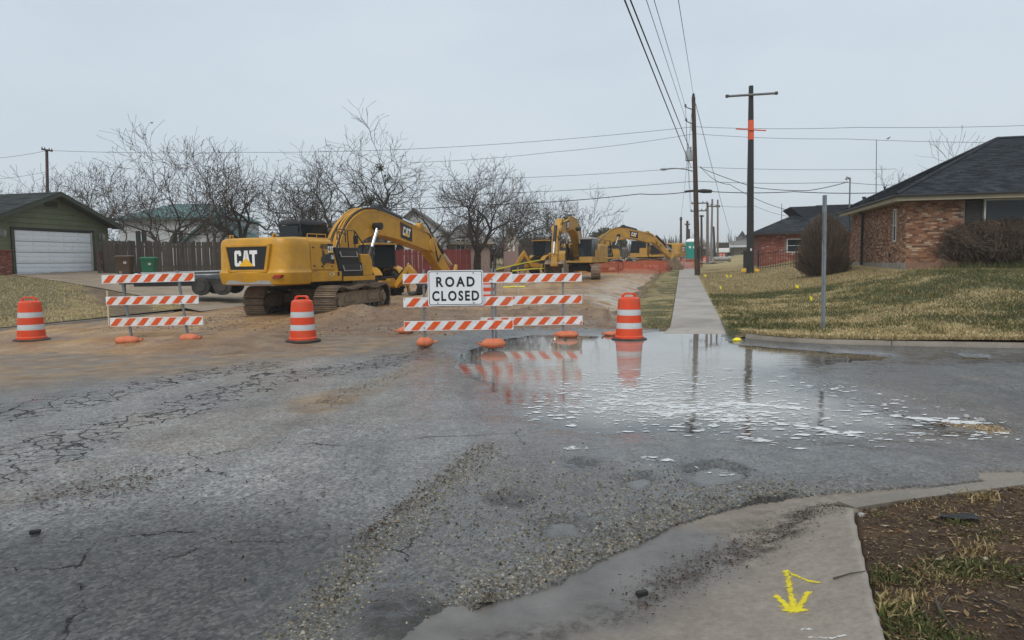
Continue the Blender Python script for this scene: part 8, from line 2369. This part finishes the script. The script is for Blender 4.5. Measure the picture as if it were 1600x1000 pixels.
scatter_mesh('spring_gravel', P, rg.uniform(.005, .013, len(P)), 'stone', isl('spring_stones', [(0, (.16, .10, .05)), (.6, (.32, .22, .11)), (1, (.50, .40, .28))]), 10, 'tan gravel heap where the water wells up from the road', 'gravel')
P = np.concatenate([road_pts([(100, 780), (150, 770), (190, 755), (240, 750)], .25, 800, 51), road_pts([(560, 860), (640, 790), (760, 700)], .05, 420, 52), road_pts([(40, 740), (250, 650), (560, 575)], .5, 260, 53), road_pts([(200, 800), (480, 770), (640, 740)], .6, 380, 54), road_pts([(500, 640), (560, 612), (650, 580)], .12, 500, 55)])
scatter_mesh('leaf_litter', P, rg.uniform(.006, .022, len(P)), 'chip', M_LITTER, 11, 'dark wet leaves and bark bits scattered over the road', 'litter')
q = np.random.default_rng(61); L = np.array(G([(990, 930), (1080, 880), (1150, 850), (1240, 815), (1310, 798)], .05)); n = 1700; k = q.random(n) * 4; a = np.minimum(k.astype(int), 3); f = (k - a)[:, None]; PP = L[a] * (1 - f) + L[a + 1] * f + q.normal(0, .09, (n, 2))
scatter_mesh('gutter_litter', np.stack([PP[:, 0], PP[:, 1], conc_z(PP[:, 0], PP[:, 1])], 1), q.uniform(.003, .012, n), 'chip', M_LITTER, 12, 'dark litter and grit washed along the foot of the ramp', 'litter')
# clods on the dirt
u = q.uniform(-15, -1.0, 15000); v = 15.5 + q.random(15000) ** 1.2 * 10; x, y = xy(u, v); k_ = sdf_poly(x, y, DIRT) > -.2
scatter_mesh('dirt_clods', np.stack([x, y, dirt_z(x, y)], 1)[k_], q.uniform(.006, .02, k_.sum()) * (1 + 1.5 * (q.random(k_.sum()) > .96)), 'stone', M_CLOD, 13, 'clods and stones strewn over the torn up road', 'dirt')
# small black lump on the road
for i, (px, py) in enumerate(((55, 836), (1003, 927))):
    q_ = g(px, py, .03); mb = MB(); mb.box((q_.x, q_.y, (.05 if i == 0 else max(.03, cz1(q_.x, q_.y) + .012))), (.06, .03, .025), .4); tag(mb.build('debris_block', M_POLEB, bevel=.005), ['small dark block lying on the dark asphalt at left', 'dark wood scrap lying in the wet gutter'][i], 'debris')

# ================================================================== HAZE
mb = MB(); mb.box((0, 1100, 29), (3800, 2500, 62))
hz = mb.build('haze', None) if False else None
mv = bpy.data.materials.new('haze_air'); mv.use_nodes = True; nt_ = mv.node_tree; nt_.nodes.clear()
pv = nt_.nodes.new('ShaderNodeVolumePrincipled'); pv.inputs['Color'].default_value = (.965, .98, .99, 1); pv.inputs['Density'].default_value = .00060; pv.inputs['Anisotropy'].default_value = .0
ou = nt_.nodes.new('ShaderNodeOutputMaterial'); nt_.links.new(pv.outputs[0], ou.inputs['Volume'])
hz = mb.build('haze', mv); tag(hz, kind='stuff')
